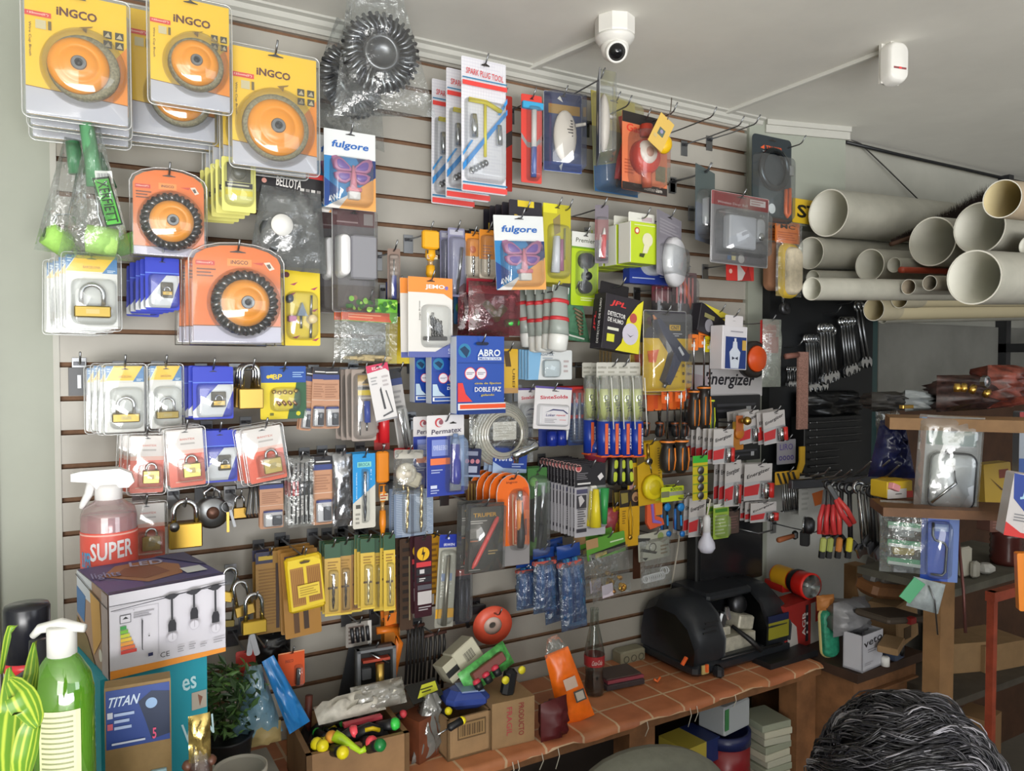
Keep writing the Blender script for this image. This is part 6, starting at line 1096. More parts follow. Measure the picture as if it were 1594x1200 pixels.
# black S hooks and clamps
for k,(b,lab) in enumerate((((655,980,690,1070),'black iron hinge straps hanging together, nearer the carton of screwdrivers'),((628,968,656,1060),'black iron hinge straps hanging together, nearer the orange saw handle'))):
    l,w,h=spot(b,.10); t=thing('strap_hinge',lab,'hinge',l,(0,R(3),0),'black strap hinges'); mb=MB()
    for i in range(5): x=(i-2)*w*.2; mb.tube([(x,-.01,.45*h),(x,-.016,.3*h),(x*1.05,-.012,-.5*h)],[.003,.0045,.004],M('#2c2b2b',.5,.5),6)
    mb.tube([(-.5*w,-.01,.42*h),(.5*w,-.01,.46*h)],.005,M('#4a2c24',.6),8); mb.build('iron_straps',t)
    hook((l.x,l.z+.45*h),.12,'carrying black strap hinges, '+['inner bunch','outer bunch'][k])
# ---------------------------------------------------------------- battery cards and white lamp, right end of the slats
def battery(root,w,h,inv=False):
    card(root,w,h,'#c9c5c4',[('p',[(0,.50),(1,.45),(1,.95),(0,.98)],'#b9babd'),('t','Energizer',.5,.26,.85,.13,'#2a2528',14,.25,.04),('p',[(0,.62),(.55,.55),(.5,.85),(0,.88)],'#c8383c'),('r',.60,.55,.90,.92,'#55535a')],slot=(.6,.08),r=.002)
    product(root,w,h,'rod','battery_cell',.68,.55,.68,.95,.09,CHROME); product(root,w,h,'rod','battery_cell',.86,.53,.86,.93,.09,M('#c9302c',.3)); blister(root,w,h,.55,.48,.97,.98,.012,r=.005)
BATT=[((1110,668,1141,722),.25,8,'row under the screwdrivers'),((1128,716,1152,788),.20,3,'row by the coin cell strip'),((1158,722,1201,778),.17,3,'row with two bare cells'),((1150,640,1182,690),.16,3,'tilted row behind the brass knob'),((1188,640,1222,690),.20,3,'row beside the abrasive strip'),((1072,775,1098,835),.20,4,'row left of the hanging lamp'),((1168,782,1208,812),.17,3,'lowest row on the post')]
for b,d,n,what in BATT:
    hang('battery_card',b,d,'white and red battery card, front of the '+what,what,'batteries',battery,n=n,step=.024,roll=-5 if b[0] in (1150,1188) else 2)
def greenbatt(root,w,h): card(root,w,h,'#c8b82c',[('r',0,0,1,.16,'#3cae3c')]+[('r',0,.22+.2*i,1,.25+.2*i,'#7a9a34') for i in range(4)]+[('c',.5,.33+.19*i,.22,'#8a7c3c') for i in range(4)],r=.002); [product(root,w,h,'disc','coin_cell',.5,.33+.19*i,.20,.005,STEEL) for i in range(4)]
hang('coin_cell_strip',(1078,709,1101,778),.26,'green topped yellow strip of coin cells beside the battery cards','green topped coin cell strip','batteries',greenbatt)
hang('lime_battery_pack',(1110,784,1134,838),.18,'lime green pack of small batteries right of the white hanging lamp','lime battery pack','batteries',simple('#9fbf4c',[('r',0,0,1,.1,'#e0e4d8'),('l',.1,.3,.9,.9,6,'#c9d8a0'),('r',.1,.14,.9,.24,'#4f8a34')],[],(.1,.3,.9,.95)),n=2,step=.03)
hang('brown_pack',(1134,795,1150,830),.14,'dim brown pack beyond the lime battery pack','dim brown pack','pack',simple('#5a4a44',[('l',.1,.2,.9,.8,5,'#7a5c58')]),n=2,step=.03)
l,w,h=spot((1160,646,1172,660),.24); t=thing('brass_doorknob','round brass door knob in front of the tilted battery cards','knob',P(1163,655,.24)); mb=MB();mb.ball(.014,BRASS,(0,0,0),14,8); mb.build('knob_ball',t); mb=MB();mb.lathe([(.008,0),(.008,.02)],BRASS,TR((0,.03,-.002)),12,axis='Y'); mb.bbox(.03,.002,.05,M('#b8683c'),(0,.032,-.01)); mb.build('stem',t)
hang('orange_knob_pack',(1140,656,1157,700),.16,'amber topped pack left of the brass knob','amber topped pack','pack',simple('#b5762c',[('r',0,0,1,.3,'#d0a030')],[('disc','amber_part',.5,.4,.4,.01,'#c8782c')]))
t=thing('carpet_strip','narrow pinkish brown abrasive strip hanging vertical on the post beside the wrench board','strip',P(1249,608,.14)); mb=MB();a=P(1242,550,.14); b2=P(1256,670,.14); W=b2.x-a.x; H=a.z-b2.z; mb.bbox(W,.01,H,M('#9a7468',.9,0,.35,260),(0,0,0)); mb.build('strip_body',t); mb=MB();mb.tube([(-.5*W,0,.46*H),(-.09,0,.44*H)],.010,M('#8a5c50',.6),8); mb.build('roll_end',t)
# hanging lamp on a cable
t=thing('pendant_bulb','white lamp bulb hanging head down on a cream cable in front of the black panel','lamp',P(1100,840,.26))
mb=MB();mb.lathe([(.0001,-.042),(.018,-.038),(.026,-.024),(.024,-.008),(.013,.012),(.0105,.03),(.0105,.045)],M('#cfd0e0',.35),None,20); mb.build('glass_bulb',t); mb=MB();mb.lathe([(.0115,.012),(.0115,.065),(.007,.075)],M('#d8d8dc',.35),None,16); mb.build('socket',t)
mb=MB();q=Vector(P(1100,840,.26)); pts=[Vector((0,0,.072)),P(1106,778,.26)-q,P(1090,768,.2)-q,P(1070,772,.12)-q,P(1062,800,.04)-q,P(1054,860,.03)-q,P(1043,925,.02)-q]; mb.tube(pts,.0028,M('#c9c3b4',.4),8); mb.build('cable',t)
# black panel on the lower slats
l,w,h=spot((1076,790,1180,905),.05); t=thing('black_panel','black rectangular panel on the slats behind the hanging lamp and batteries','panel',l); mb=MB();mb.bbox(w,.05,h,M('#17181a',.35),(0,0,0),None,.1); mb.bbox(w*.9,.004,h*.86,M('#1f2023',.2),(0,-.026,0)); mb.build('panel_body',t); mb=MB();mb.tube([(.1*w,-.03,.22*h),(.3*w,-.06,.15*h),(.48*w,-.07,.18*h),(.48*w,-.07,.24*h)],.003,STEEL,6); mb.build('wire_prong',t)
# dark goods deeper behind the screwdrivers
for k,(b,d,col,lab) in enumerate((((1105,615,1180,650),.06,'#1f2024','black boxed goods under the white battery header'),((1060,640,1115,672),.04,'#2c2d31','dark goods behind the hanging screwdrivers'),((1130,690,1180,716),.05,'#1b1c1f','black socket boxes between two rows of battery cards'),((1040,690,1100,712),.04,'#35343a','dark grey card behind the low screwdriver grips'))):
    l,w,h=spot(b,d); t=thing('dark_tool_card',lab,'card',l); card(t,w,h,col,[('l',.1,.3,.9,.8,2,'#3f4046'),('r',.7,.5,.8,.75,'#b8babd')],slot=None,t=.01)
# ---------------------------------------------------------------- work table along the slat wall
TZ=0.78
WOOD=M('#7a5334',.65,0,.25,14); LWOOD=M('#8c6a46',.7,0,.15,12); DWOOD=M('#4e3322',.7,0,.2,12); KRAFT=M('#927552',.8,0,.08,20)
fr=PZ(1290,1035,TZ); fl=PZ(700,1195,TZ); YF=(fr.y+fl.y)/2; XE=fr.x
t=thing('work_table','long wooden work table under the slat wall, covered in terracotta tile oilcloth','table',((XE-.3)/2,YF/2,0))
ox,oy=t.location.x,t.location.y
mb=MB();mb.box(-.35-ox,XE-ox,YF+.004-oy,-.004-oy,TZ-.04,TZ-.003,WOOD); mb.build('tabletop',t)
for x in (.15,1.37,XE-.05):
    mb=MB();mb.box(x-.045-ox,x+.045-ox,YF+.02-oy,YF+.09-oy,0,TZ-.04,WOOD); mb.build('leg',t)
mb=MB();mb.box(-.30-ox,XE-.02-ox,-.03-oy,-.008-oy,0.30,.34,DWOOD); mb.box(-.3-ox,XE-.02-ox,YF+.06-oy,-.008-oy,.10,.12,DWOOD); mb.build('lower_shelf',t); mb=MB();mb.box(-.33-ox,XE-.02-ox,-.008-oy,-.003-oy,0,TZ-.04,M('#2a211b',.8)); mb.build('dark_backing',t)  # dark sheet added to darken the wall seen below the tabletop
# oilcloth: tiles, wavy torn front edge
def tile_mat():
    m=bpy.data.materials.new('tile_oilcloth'); m.use_nodes=True; nt=m.node_tree; b=nt.nodes['Principled BSDF']; b.inputs['Roughness'].default_value=.42
    tc=nt.nodes.new('ShaderNodeTexCoord'); br=nt.nodes.new('ShaderNodeTexBrick'); br.offset=.0; br.inputs['Scale'].default_value=1; br.inputs['Brick Width'].default_value=.115; br.inputs['Row Height'].default_value=.095; br.inputs['Mortar Size'].default_value=.0035
    br.inputs['Color1'].default_value=lin('#b06a48'); br.inputs['Color2'].default_value=lin('#c48258'); br.inputs['Mortar'].default_value=lin('#c9ad8c')
    n=nt.nodes.new('ShaderNodeTexNoise'); n.inputs['Scale'].default_value=9; n.inputs['Detail'].default_value=6
    mx=nt.nodes.new('ShaderNodeMix'); mx.data_type='RGBA'; mx.blend_type='MULTIPLY'; mx.inputs[0].default_value=.55; cr=nt.nodes.new('ShaderNodeValToRGB'); cr.color_ramp.elements[0].position=.35; cr.color_ramp.elements[0].color=(.55,.48,.42,1); cr.color_ramp.elements[1].position=.6; cr.color_ramp.elements[1].color=(1,1,1,1)
    L=nt.links.new; L(tc.outputs['Object'],br.inputs['Vector']); L(tc.outputs['Object'],n.inputs['Vector']); L(n.outputs['Fac'],cr.inputs[0]); L(br.outputs['Color'],mx.inputs[6]); L(cr.outputs[0],mx.inputs[7]); L(mx.outputs[2],b.inputs['Base Color']); return m
mb=MB();rr=random.Random(3); xs=[-.34+(XE+.33)*i/60 for i in range(61)]; vs=[]
for x in xs:
    wv=.006*sin(x*19)+.004*sin(x*47)
    for y,z in ((-.006,TZ+.0005),(YF*.5,TZ+.001),(YF+.004,TZ+.0015),(YF-.010,TZ-.004),(YF-.012-wv*.5,TZ-.016+wv+rr.uniform(-.002,.002))): vs.append((x,y,z))
mb.add(vs,[(i*5+j,i*5+j+5,i*5+j+6,i*5+j+1) for i in range(60) for j in range(4)],tile_mat(),True)
for k in range(9): x=rr.uniform(.9,1.7); mb.tube([(x,YF-.013,TZ-.01),(x+.004,YF-.014,TZ-.03),(x-.006,YF-.012,TZ-.045-.02*rr.random())],.0012,M('#c9c4b4'),5)
o=mb.build('tile_oilcloth'); tag(o,'terracotta tile patterned oilcloth with a ragged front edge over the work table','tablecloth')
def tbox(name,label,cat,pts,z0,h,m,extra=None,group=None,open_top=False,rim=.006):
    """an upright carton: two front corners and one back corner given in the picture at height z0"""
    A,B,Cc=[PZ(px,py,z0) for px,py in pts]; t=thing(name,label,cat,A,(0,0,math.atan2(B.y-A.y,B.x-A.x)),group)
    u=Vector((B.x-A.x,B.y-A.y)); w=u.length; u /= w; n=Vector((-u.y,u.x)); D=max(.03,abs((Vector((Cc.x-A.x,Cc.y-A.y))).dot(n))); mb=MB()
    if open_top:
        mb.box(0,w,0,D,0,.006,m); mb.box(0,w,0,rim,0,h,m); mb.box(0,w,D-rim,D,0,h,m); mb.box(0,rim,0,D,0,h,m); mb.box(w-rim,w,0,D,0,h,m)
    else: mb.box(0,w,0,D,0,h,m)
    mb.build('carton_body' if cat != 'crate' else 'crate_body',t)
    if extra: q=MB(); prints(q,w,h,extra,-.0004); q.build('front_print',t,TR((w/2,0,h/2)))
    return t,w,D
# crate with colourful screwdriver handles
t=thing('wooden_crate','open wooden crate full of dark tools with bright handle ends','crate',(.56,-.26,TZ+.001),(0,0,R(-3)))
mb=MB();W,D,H,k=.115,.105,.125,.012
mb.box(-W,W,-D,-D+k,0,H,LWOOD); mb.box(-W,W,D-k,D,0,H,LWOOD); mb.box(-W,-W+k,-D,D,0,H,LWOOD); mb.box(W-k,W,-D,D,0,H,LWOOD); mb.box(-W,W,-D,D,0,.01,LWOOD); mb.build('crate_body',t)
def stubby(label,px,py,z,colr,ang,r=.012,L=.08,grp='bright ended screwdrivers in the crate'):
    p=PZ(px,py,z); t=thing('stubby_screwdriver',label,'screwdriver',p,(R(ang[0]),R(ang[1]),R(ang[2])),grp)
    mb=MB();mb.lathe([(r*.5,-L*.55),(r*.95,-L*.5),(r*.9,-L*.2),(r*1.0,0)],BLACK,None,12); mb.build('handle',t); mb=MB();mb.lathe([(r*1.0,0),(r*1.05,r*.4),(r*.75,r*1.0),(.0001,r*1.15)],M(colr,.35),None,12); mb.build('end_cap',t); mb=MB();mb.tube([(0,0,-L*.5),(0,0,-L*1.0)],.0025,CHROME,6); mb.build('shaft',t)
LM,YL,PK,GR='#b9e02c','#e8d81e','#f0505c','#3cc84c'
for k,(px,py,c,a,nm) in enumerate(((493,1158,YL,(60,-20,0),'yellow ended screwdriver nearest the blue bag side of the crate'),(501,1161,YL,(70,15,0),'larger yellow ended screwdriver facing out of the crate corner'),(532,1171,YL,(75,0,10),'yellow ended screwdriver lowest in the crate, by its front board'),(577,1155,PK,(70,20,0),'pink ended screwdriver facing the room at the crate front'),
                                        (548,1140,PK,(20,60,0),'pink ended screwdriver behind the lime handle in the crate'),(612,1127,GR,(60,60,20),'green ended screwdriver at the inner end of the crate'),(590,1160,'#1f7a3c',(60,30,0),'dark green ended screwdriver beside the pink one in the crate'),(516,1148,'#e8a040',(40,-10,0),'orange ended screwdriver in the middle of the crate'))):
    stubby(nm,px,py,.912 if k < 4 else .918,c,a,r=.0135)
p=PZ(541,1150,.91); t=thing('lime_driver','lime green curved tool handle lying across the crate','tool',p); mb=MB();mb.tube([(-.030,0,.015),(-.018,-.01,.008),(0,-.02,-.004),(.014,-.045,-.012),(.028,-.045,-.008)],[.013,.012,.008,.006,.008],M(LM,.35),10); mb.build('lime_handle',t)
p=PZ(570,1134,.915); t=thing('yellow_driver','dark tool with a yellow stripe arched over the crate','tool',p); mb=MB();mb.tube([(-.03,-.01,0),(0,-.016,.006),(.028,-.02,-.006)],[.012,.015,.012],BLACK,10); mb.build('dark_grip',t); mb=MB();mb.tube([(-.012,-.026,.010),(.004,-.030,.012),(.02,-.030,.004)],.005,M('#e8c81e',.35),8); mb.build('yellow_stripe',t)
t=thing('plastic_wrap','crumpled dusty clear plastic wrap and white paper on the tools in the crate','wrap',PZ(545,1102,.94)); mb=MB();bagshape(mb,.16,.05,.05,51,M('#bdb8ac',.5,0,.15,50),10,6,amp=.8); mb.build('white_paper',t,RO(R(-60),4,'X')); mb=MB();bagshape(mb,.13,.06,.05,52,clear('dusty_wrap','#c9c6bc',haze=.4,gloss=.08,bump=.8),10,8,amp=.8); mb.build('clear_wrap',t,TR((.07,.0,.015)) @ RO(R(-30),4,'X')); mb=MB();mb.box(-.03,.06,-.05,-.035,-.02,-.012,'#b8404c'); mb.build('red_edge',t)
t=thing('wood_stick','short red brown wooden stick standing at the far corner of the crate','stick',PZ(478,1103,.93)); mb=MB();mb.tube([(0,0,-.06),(.005,0,.03)],.009,M('#5a2a20'),8); mb.build('stick_body',t)
q=thing('tool_heap','heap of black tool handles filling the wooden crate','tools',(.56,-.26,TZ+.085)); mb=MB();bagshape(mb,.19,.17,.05,88,M('#161618',.35,0,.5,40),12,10,amp=.9); mb.build('black_handles',q,RO(R(-90),4,'X'))
for i in range(9):
    s_=TR((rr.uniform(-.07,.07),rr.uniform(-.06,.05),.028)) @ RO(rr.uniform(0,3),4,'Z') @ RO(R(80),4,'X'); mb=MB();mb.lathe([(.008,-.03),(.011,-.02),(.009,0),(.011,.02),(.007,.03)],BLACK,s_,10); mb.lathe([(.0115,-.022),(.0115,-.014)],M((YL,'#e8502c','#3cc84c')[i % 3],.4),s_,10,capped=False); mb.build('handle',q)
q=thing('grey_film_bag','grey translucent plastic bag slumped between the crate and the barcode carton','bag',PZ(668,1175,TZ)+Vector((0,-.0,.07)),(0,R(8),R(20))); mb=MB();bagshape(mb,.10,.16,.05,89,clear('grey_film','#8a8a86',haze=.6,gloss=.10,bump=.6),9,10,top=.4,amp=.5); mb.build('bag_body',q)
# carton A with barcode and open top full of screwdrivers
t,w,D=tbox('tool_carton','open cardboard carton with a printed barcode panel, full of dark screwdrivers','carton',((697,1186),(764,1167),(640,1142)),TZ+.002,.10,KRAFT,[('r',.22,.12,.88,.55,'#5f4a32'),('r',.25,.16,.85,.51,'#8f744e'),('bars',.28,.2,.82,.47,14,'#4a3826')],open_top=True)
t2=thing('orange_box_side','orange brown box wedged between the crate and the barcode carton','box',PZ(662,1150,TZ+.05),(0,0,R(20))); mb=MB();mb.box(-.03,.035,-.01,.06,-.05,.055,M('#6a3820',.6,0,.15)); mb.build('box_body',t2)
for k,(px,py,c,a,nm) in enumerate(((683,1080,GR,(30,60,0),'green ended screwdriver at the back of the barcode carton'),(626,1112,PK,(40,40,0),'pink ended screwdriver between the crate and the barcode carton'),(697,1107,YL,(60,20,0),'yellow ended screwdriver lying in the barcode carton'),(718,1122,YL,(10,80,20),'yellow striped screwdriver across the front of the barcode carton'),(668,1102,'#e6e6e6',(60,10,0),'white ended screwdriver with a hole in the barcode carton'))):
    stubby(nm,px,py,.89,c,a,r=.0095,L=.07,grp='screwdrivers in the barcode carton')
t=thing('yellow_black_card','black tool pack with a slanted yellow print in the barcode carton','tool pack',PZ(660,1075,.93),(R(-50),0,R(10))); card(t,.09,.05,'#1c1c1a',[('p',[(.2,.8),(.5,.2),(.95,.2),(.9,.7)],'#c8cc38'),('l',.4,.35,.8,.65,2,'#4a4c1c')],slot=0)
t=thing('blue_case','blue plastic case lying on the barcode carton','case',PZ(724,1084,.90),(R(0),R(4),R(-8))); mb=MB();mb.bbox(.115,.075,.045,M('#33468c',.3),(0,0,0),None,.35); mb.bbox(.06,.06,.004,M('#7f8fb0',.3),(.01,0,.023),None,.2); mb.build('case_body',t)
t,w,D=tbox('printed_carton','brown cardboard carton with red printed lettering on the table edge','carton',((766,1168),(832,1152),(764,1122)),TZ+.002,.115,KRAFT,[('t','FRAGIL',.40,.45,.13,.62,'#a8484a',-90,0,.03),('t','PRODUCTO',.68,.45,.13,.72,'#8c3c38',-90,0,.03)])
q=thing('red_sack','dark red folded sack between the printed carton and the orange bag','sack',PZ(862,1118,TZ+.05),(0,0,R(10))); mb=MB();bagshape(mb,.09,.10,.07,61,M('#541519',.5),8,8); mb.build('sack_body',q)
q=thing('barcode_box','cream box with a black stripe and barcode tilted on top of the tool pile','box',PZ(712,1026,.965),(R(-15),R(-28),R(8))); mb=MB();mb.bbox(.075,.06,.06,M('#bdb9a4',.6),(.02,0,0),None,.04); mb.box(-.055,-.018,-.031,.028,-.028,.024,M('#b5b19c',.6)); mb.box(-.056,-.018,-.0315,-.0305,-.012,.004,'#1c1c1c'); mb.build('box_body',q); r_=MB(); prints(r_,.06,.055,[('bars',.3,.3,.8,.75,12,'#55524a')],-.0305); r_.build('barcode_print',q,TR((.02,0,0)))
q=thing('green_toy_pack','bright green and red cellophane pack of tools under the tilted cream box','pack',PZ(757,1040,.955),(R(-20),R(-22),R(5))); mb=MB();bagshape(mb,.15,.065,.03,63,M('#4c9a4c',.35,0,.5,40),10,6,amp=.5); mb.build('green_pack',q); mb=MB();mb.bbox(.10,.02,.025,M('#6f3a30',.4),(0,-.018,.005)); mb.build('brown_insert',q)
for i in range(3): mb=MB();mb.lathe([(.010,-.01),(.011,.008),(.0001,.010)],BLACK if i != 1 else M('#1c1c1c'),TR((-.05+.03*i,-.028,-.016)),12); mb.lathe([(.011,.008),(.009,.016),(.0001,.018)],M('#c8384c',.35),TR((-.05+.03*i,-.028,-.016)),12); mb.build('red_button',q)
q=thing('wheeled_toy','black tool with two yellow knobs on top of the printed carton','tool',PZ(792,1062,.925)); mb=MB();mb.bbox(.035,.03,.07,BLACK,(0,0,.0),(0,R(12),0),.3); mb.build('tool_body',q); [MB().lathe([(.010,0),(.010,.006),(.0001,.007)],M('#d8cc30',.4),TR((x,-.018,z)),14,axis='Y').build('yellow_knob',q) for x,z in ((-.022,.018),(.026,.034))]
# orange bag, bottle, key machine
q=thing('orange_bag','bright orange crisp bag with clear top leaning on the table','bag',PZ(893,1130,TZ)+Vector((0,.03,.095)),(R(-6),R(-16),R(-14)))
mb=MB();bagshape(mb,.098,.20,.04,71,M('#f0701a',.3,0,.08,30),8,12,top=.7,amp=.3); mb.build('orange_body',q); mb=MB();bagshape(mb,.072,.05,.018,72,BAG,6,4,top=.4); mb.build('clear_top',q,TR((0,0,.115))); mb=MB();mb.bbox(.03,.001,.03,M('#4c4a44',.5),(.02,-.026,-.025)); mb.bbox(.022,.001,.022,M('#b5aca0',.5),(.02,-.0268,-.025)); mb.bbox(.035,.001,.03,M('#c9b0a0',.4),(.005,-.0262,.015)); mb.build('label_patch',q)
q=thing('soda_bottle','half full glass soda bottle with red label standing on the work table','bottle',PZ(925,1080,TZ))
prof=[(.026,0),(.029,.006),(.0285,.03),(.0255,.055),(.0265,.075),(.0295,.105),(.0285,.13),(.020,.17),(.0135,.20),(.0115,.235),(.0125,.240),(.0125,.25)]
mb=MB();mb.lathe([(r,z+.001) for r,z in prof],clear('bottle_glass','#dfe6e2',haze=.02,gloss=.10,rough=.03),None,24,capped=False); mb.build('glass',q)
mb=MB();mb.lathe([(.0001,.004),(.025,.004),(.0275,.03),(.0245,.055),(.0250,.068),(.0001,.068)],M('#1a0f0c',.2),None,20); mb.build('cola',q)
mb=MB();mb.lathe([(.0302,.088),(.0302,.118)],M('#a83034',.4),None,24,capped=False); lb_=mb.build('label_band',q); qq=MB(); prints(qq,.035,.02,[('t','Coca-Cola',.5,.5,.9,.7,'#d8c9c4',0,.2,.02)],-.0306); qq.build('label_lettering',lb_,TR((-.004,0,.103)) @ RO(R(-15),4,'Z'))
q=thing('note_pad','dark closed note pads with red edges beside the soda bottle','note pad',PZ(962,1062,TZ+.004),(0,0,R(-6))); mb=MB();mb.bbox(.13,.09,.016,M('#3a3234',.5),(0,0,.009)); mb.bbox(.125,.085,.010,M('#8a3c48',.5),(.004,.004,.022)); mb.bbox(.12,.08,.004,M('#4a3c38',.5),(0,.006,.03)); mb.build('pads',q)
q=thing('wall_outlet_plate','dusty beige metal outlet plate with round knockouts at the foot of the slats','outlet',P(985,1028,.05)); mb=MB();mb.bbox(.10,.05,.07,M('#8f8a74',.6),(0,.02,0),None,.1); mb.build('plate_body',q); mb=MB()
for i in range(3): mb.tube([(x-.03+.03*i,-.006,z+.01) for x,z in circ(.010,14)],.0016,M('#5c5848'),5,closed=True)
mb.build('knockout_ring',q)
a=PZ(1096,1066,TZ); b=PZ(1238,1022,TZ); mx=(a+b)/2; ang=math.atan2(b.y-a.y,b.x-a.x); W=(b-a).length+.06
K1=M('#23262b',.38,0,.1,60); K2=M('#1a1c20',.5); AL=M('#c0bcac',.5,.2,.15,50)
q=thing('key_cutting_machine','large black key cutting machine with moulded hood on the work table','key machine',(mx.x+.0,mx.y+.15,TZ+.002),(0,0,ang*.5)); q.scale=(.92,.92,.90)
D=.27; mb=MB();mb.bbox(W,D,.045,K1,(0,0,.028),None,.3); mb.build('base',q)
sec=[(-.5,.04,.13,.03),(-.47,.115,.17,0),(-.40,.215,.20,0),(-.30,.245,.21,0),(-.18,.25,.215,0)]
def hood(x0,x1,name):
    mb=MB();prof=[(-.13,.05),(-.135,.12),(-.10,.20),(-.04,.245),(.06,.25),(.12,.21),(.135,.12),(.135,.05)]; n=len(prof); vs=[]
    xs=[(x0,.78),(x0+.025,.95),(x0+.06,1),(x1-.02,1),(x1,.97)] if x0 < 0 else [(x0,.97),(x0+.02,1),(x1-.03,.98),(x1,.85)]
    for x,s in xs: vs += [(x,y*(.9+.1*s),.03+(z-.03)*s) for y,z in prof]
    fs=[(k*n+i,k*n+i+1,(k+1)*n+i+1,(k+1)*n+i) for k in range(len(xs)-1) for i in range(n-1)]+[tuple(range(n)),tuple(range((len(xs)-1)*n,len(xs)*n))[::-1]]
    mb.add(vs,fs,K1,True); return mb.build(name,q)
hd_=hood(-W/2,-W*.20,'hood_side'); hood(W*.22,W*.5,'hood_side')
mb=MB();mb.box(-W*.21,W*.24,.03,.13,.04,.225,K2); mb.bbox(W*.46,.19,.03,K1,(0,.03,.238),None,.3); mb.build('hood_top',q)
for i in range(3): mb=MB();mb.bbox(.06,.004,.006,BLACK,(-W*.34,-.134+.004*i,.185-.018*i),(R(-25),0,0)); mb.build('vent_slot',hd_)
mb=MB();mb.box(-W*.17,W*.18,-.10,-.02,.045,.10,AL); mb.bbox(W*.16,.07,.05,AL,(.06,-.05,.13),(0,R(12),0)); mb.bbox(.05,.06,.03,AL,(-.05,-.06,.12)); mb.build('cutting_bed',q)
mb=MB();mb.lathe([(.034,-.02),(.036,0),(.030,.014),(.01,.018)],DSTEEL,TR((.065,-.04,.185)) @ RO(R(80),4,'X'),22); mb.lathe([(.02,-.03),(.022,0),(.016,.02)],DSTEEL,TR((-.05,-.05,.165)) @ RO(R(70),4,'X'),18); mb.build('cutter_wheel',q)
mb=MB();mb.bbox(.035,.03,.06,STEEL,(-.055,-.07,.155),(0,R(20),0),.2); mb.bbox(.02,.02,.05,CHROME,(-.035,-.08,.18),(0,R(-15),0),.2); mb.build('vice',q)
mb=MB();mb.tube([(-.01,-.08,.13),(.03,-.13,.085),(.055,-.155,.05)],[.006,.010,.008],BLACK,10); mb.build('lever',q); mb=MB();mb.tube([(-.12,-.135,.05),(.17,-.145,.052)],.004,BLACK,8); mb.build('front_rod',q)
mb=MB();mb.box(W*.24,W*.46,-.1345,-.132,.07,.13,'#8f8a28'); mb.box(W*.24,W*.46,-.134,-.131,.13,.155,'#20264a'); mb.build('warning_label',q)
mb=MB();mb.bbox(.03,.006,.03,M('#b5a46a'),(-W*.42,-.142,.035)); mb.bbox(.01,.01,.026,M('#e8642a',.4),(-W*.415,-.147,.04)); mb.bbox(.01,.01,.03,M('#e8642a',.4),(-W*.53,-.10,.06),(0,R(40),0)); mb.build('switch',q)
mb=MB();mb.box(W*.1,W*.62,-.20,-.12,.0,.02,K2); mb.build('chip_tray',q); mb=MB();mb.bbox(.03,.04,.04,K1,(-W*.31,-.15,.02),None,.3); mb.build('foot',q)
t=thing('orange_clip','small orange clip lying on the tiles in front of the key machine','clip',PZ(1023,1062,TZ+.004)); mb=MB();mb.tube([(-.012,0,.012),(0,0,.002),(.012,0,.014)],.004,M('#e06a30',.4),6); mb.build('clip_body',t)
# torch on its red box, red and white carton, green pack
t=thing('red_white_carton','red and white carton carrying the torch beside the key machine','carton',PZ(1245,1000,TZ+.0),(0,0,R(8))); p0=t.location.copy()
t.location=(PZ(1268,1003,TZ).x,PZ(1268,1003,TZ).y+.04,TZ+.002)
mb=MB();mb.box(-.17,.045,-.03,.05,0,.155,M('#a02c28',.5)); mb.build('carton_body',t); mb=MB();prints(mb,.21,.155,[('r',.72,.1,1,1,'#c9c5c0'),('r',.86,.08,1,.55,'#cc3a34'),('p',[(.05,1),(.05,.5),(.15,.35),(.3,.5),(.36,1)],'#bdb8b4'),('r',.56,.1,.64,.9,'#26262c'),('c',.60,.3,.022,'#d8d4d0'),('c',.60,.5,.022,'#d8d4d0'),('c',.60,.7,.022,'#d8d4d0'),('t','AGB',.5,.5,.10,.5,'#dcd0cc',90,0,.03)],-.0305); mb.build('front_print',t,TR((-.0625,0,.0775)))
tp=t.location; q=thing('torch','red and yellow torch with a chrome reflector lying on the red and white carton','torch',(tp.x-.02,tp.y-.0,TZ+.157+.047),(0,0,R(-98)))
mb=MB();mb.lathe([(.028,-.13),(.036,-.12),(.036,-.03),(.042,-.02),(.045,.035),(.046,.045),(.040,.046)],M('#d8261e',.3),None,24,axis='X',capped=False); mb.build('red_body',q); mb=MB();mb.lathe([(.0372,-.115),(.0372,-.04)],M('#d8a020',.4),None,24,axis='X',capped=False); mb.build('yellow_label',q); mb=MB();mb.lathe([(.0375,-.035),(.044,-.022),(.0445,-.006)],BLACK,None,24,axis='X',capped=False); mb.build('black_collar',q)
mb=MB();mb.lathe([(.040,.046),(.028,.030),(.012,.018),(.0001,.016)],CHROME,None,24,axis='X',capped=False); mb.ball(.007,M('#e8e8e0',.2),(.024,0,0)); rf_=mb.build('reflector',q); mb=MB();mb.lathe([(.040,.0462),(.0001,.0465)],CLEAR,None,24,axis='X'); mb.build('lens',rf_); mb=MB();mb.box(-.15,-.06,-.03,.03,-.047,-.02,M('#b8241e',.4)); mb.build('foot',q)
t=thing('sponge_pack','green and yellow printed pack standing between the torch carton and the white box','pack',PZ(1302,1030,TZ)+Vector((.0,.03,.085)),(0,R(-4),R(-25))); mb=MB();mb.dome(rrect(.055,.16,.025),.02,M('#2f8a6c',.35,0,.3,60),0); mb.dome(rrect(.064,.168,.03),.008,M('#c9b87a',.5),.004); mb.build('pack_body',t); mb=MB();bagshape(mb,.06,.05,.04,66,M('#b5763c',.6)); mb.build('orange_cloth',t,TR((-.005,0,.10)))
# second table with drawers to the right
S0=PZ(1316,1056,TZ); S1=PZ(1456,1008,TZ); S0.x=XE+.012

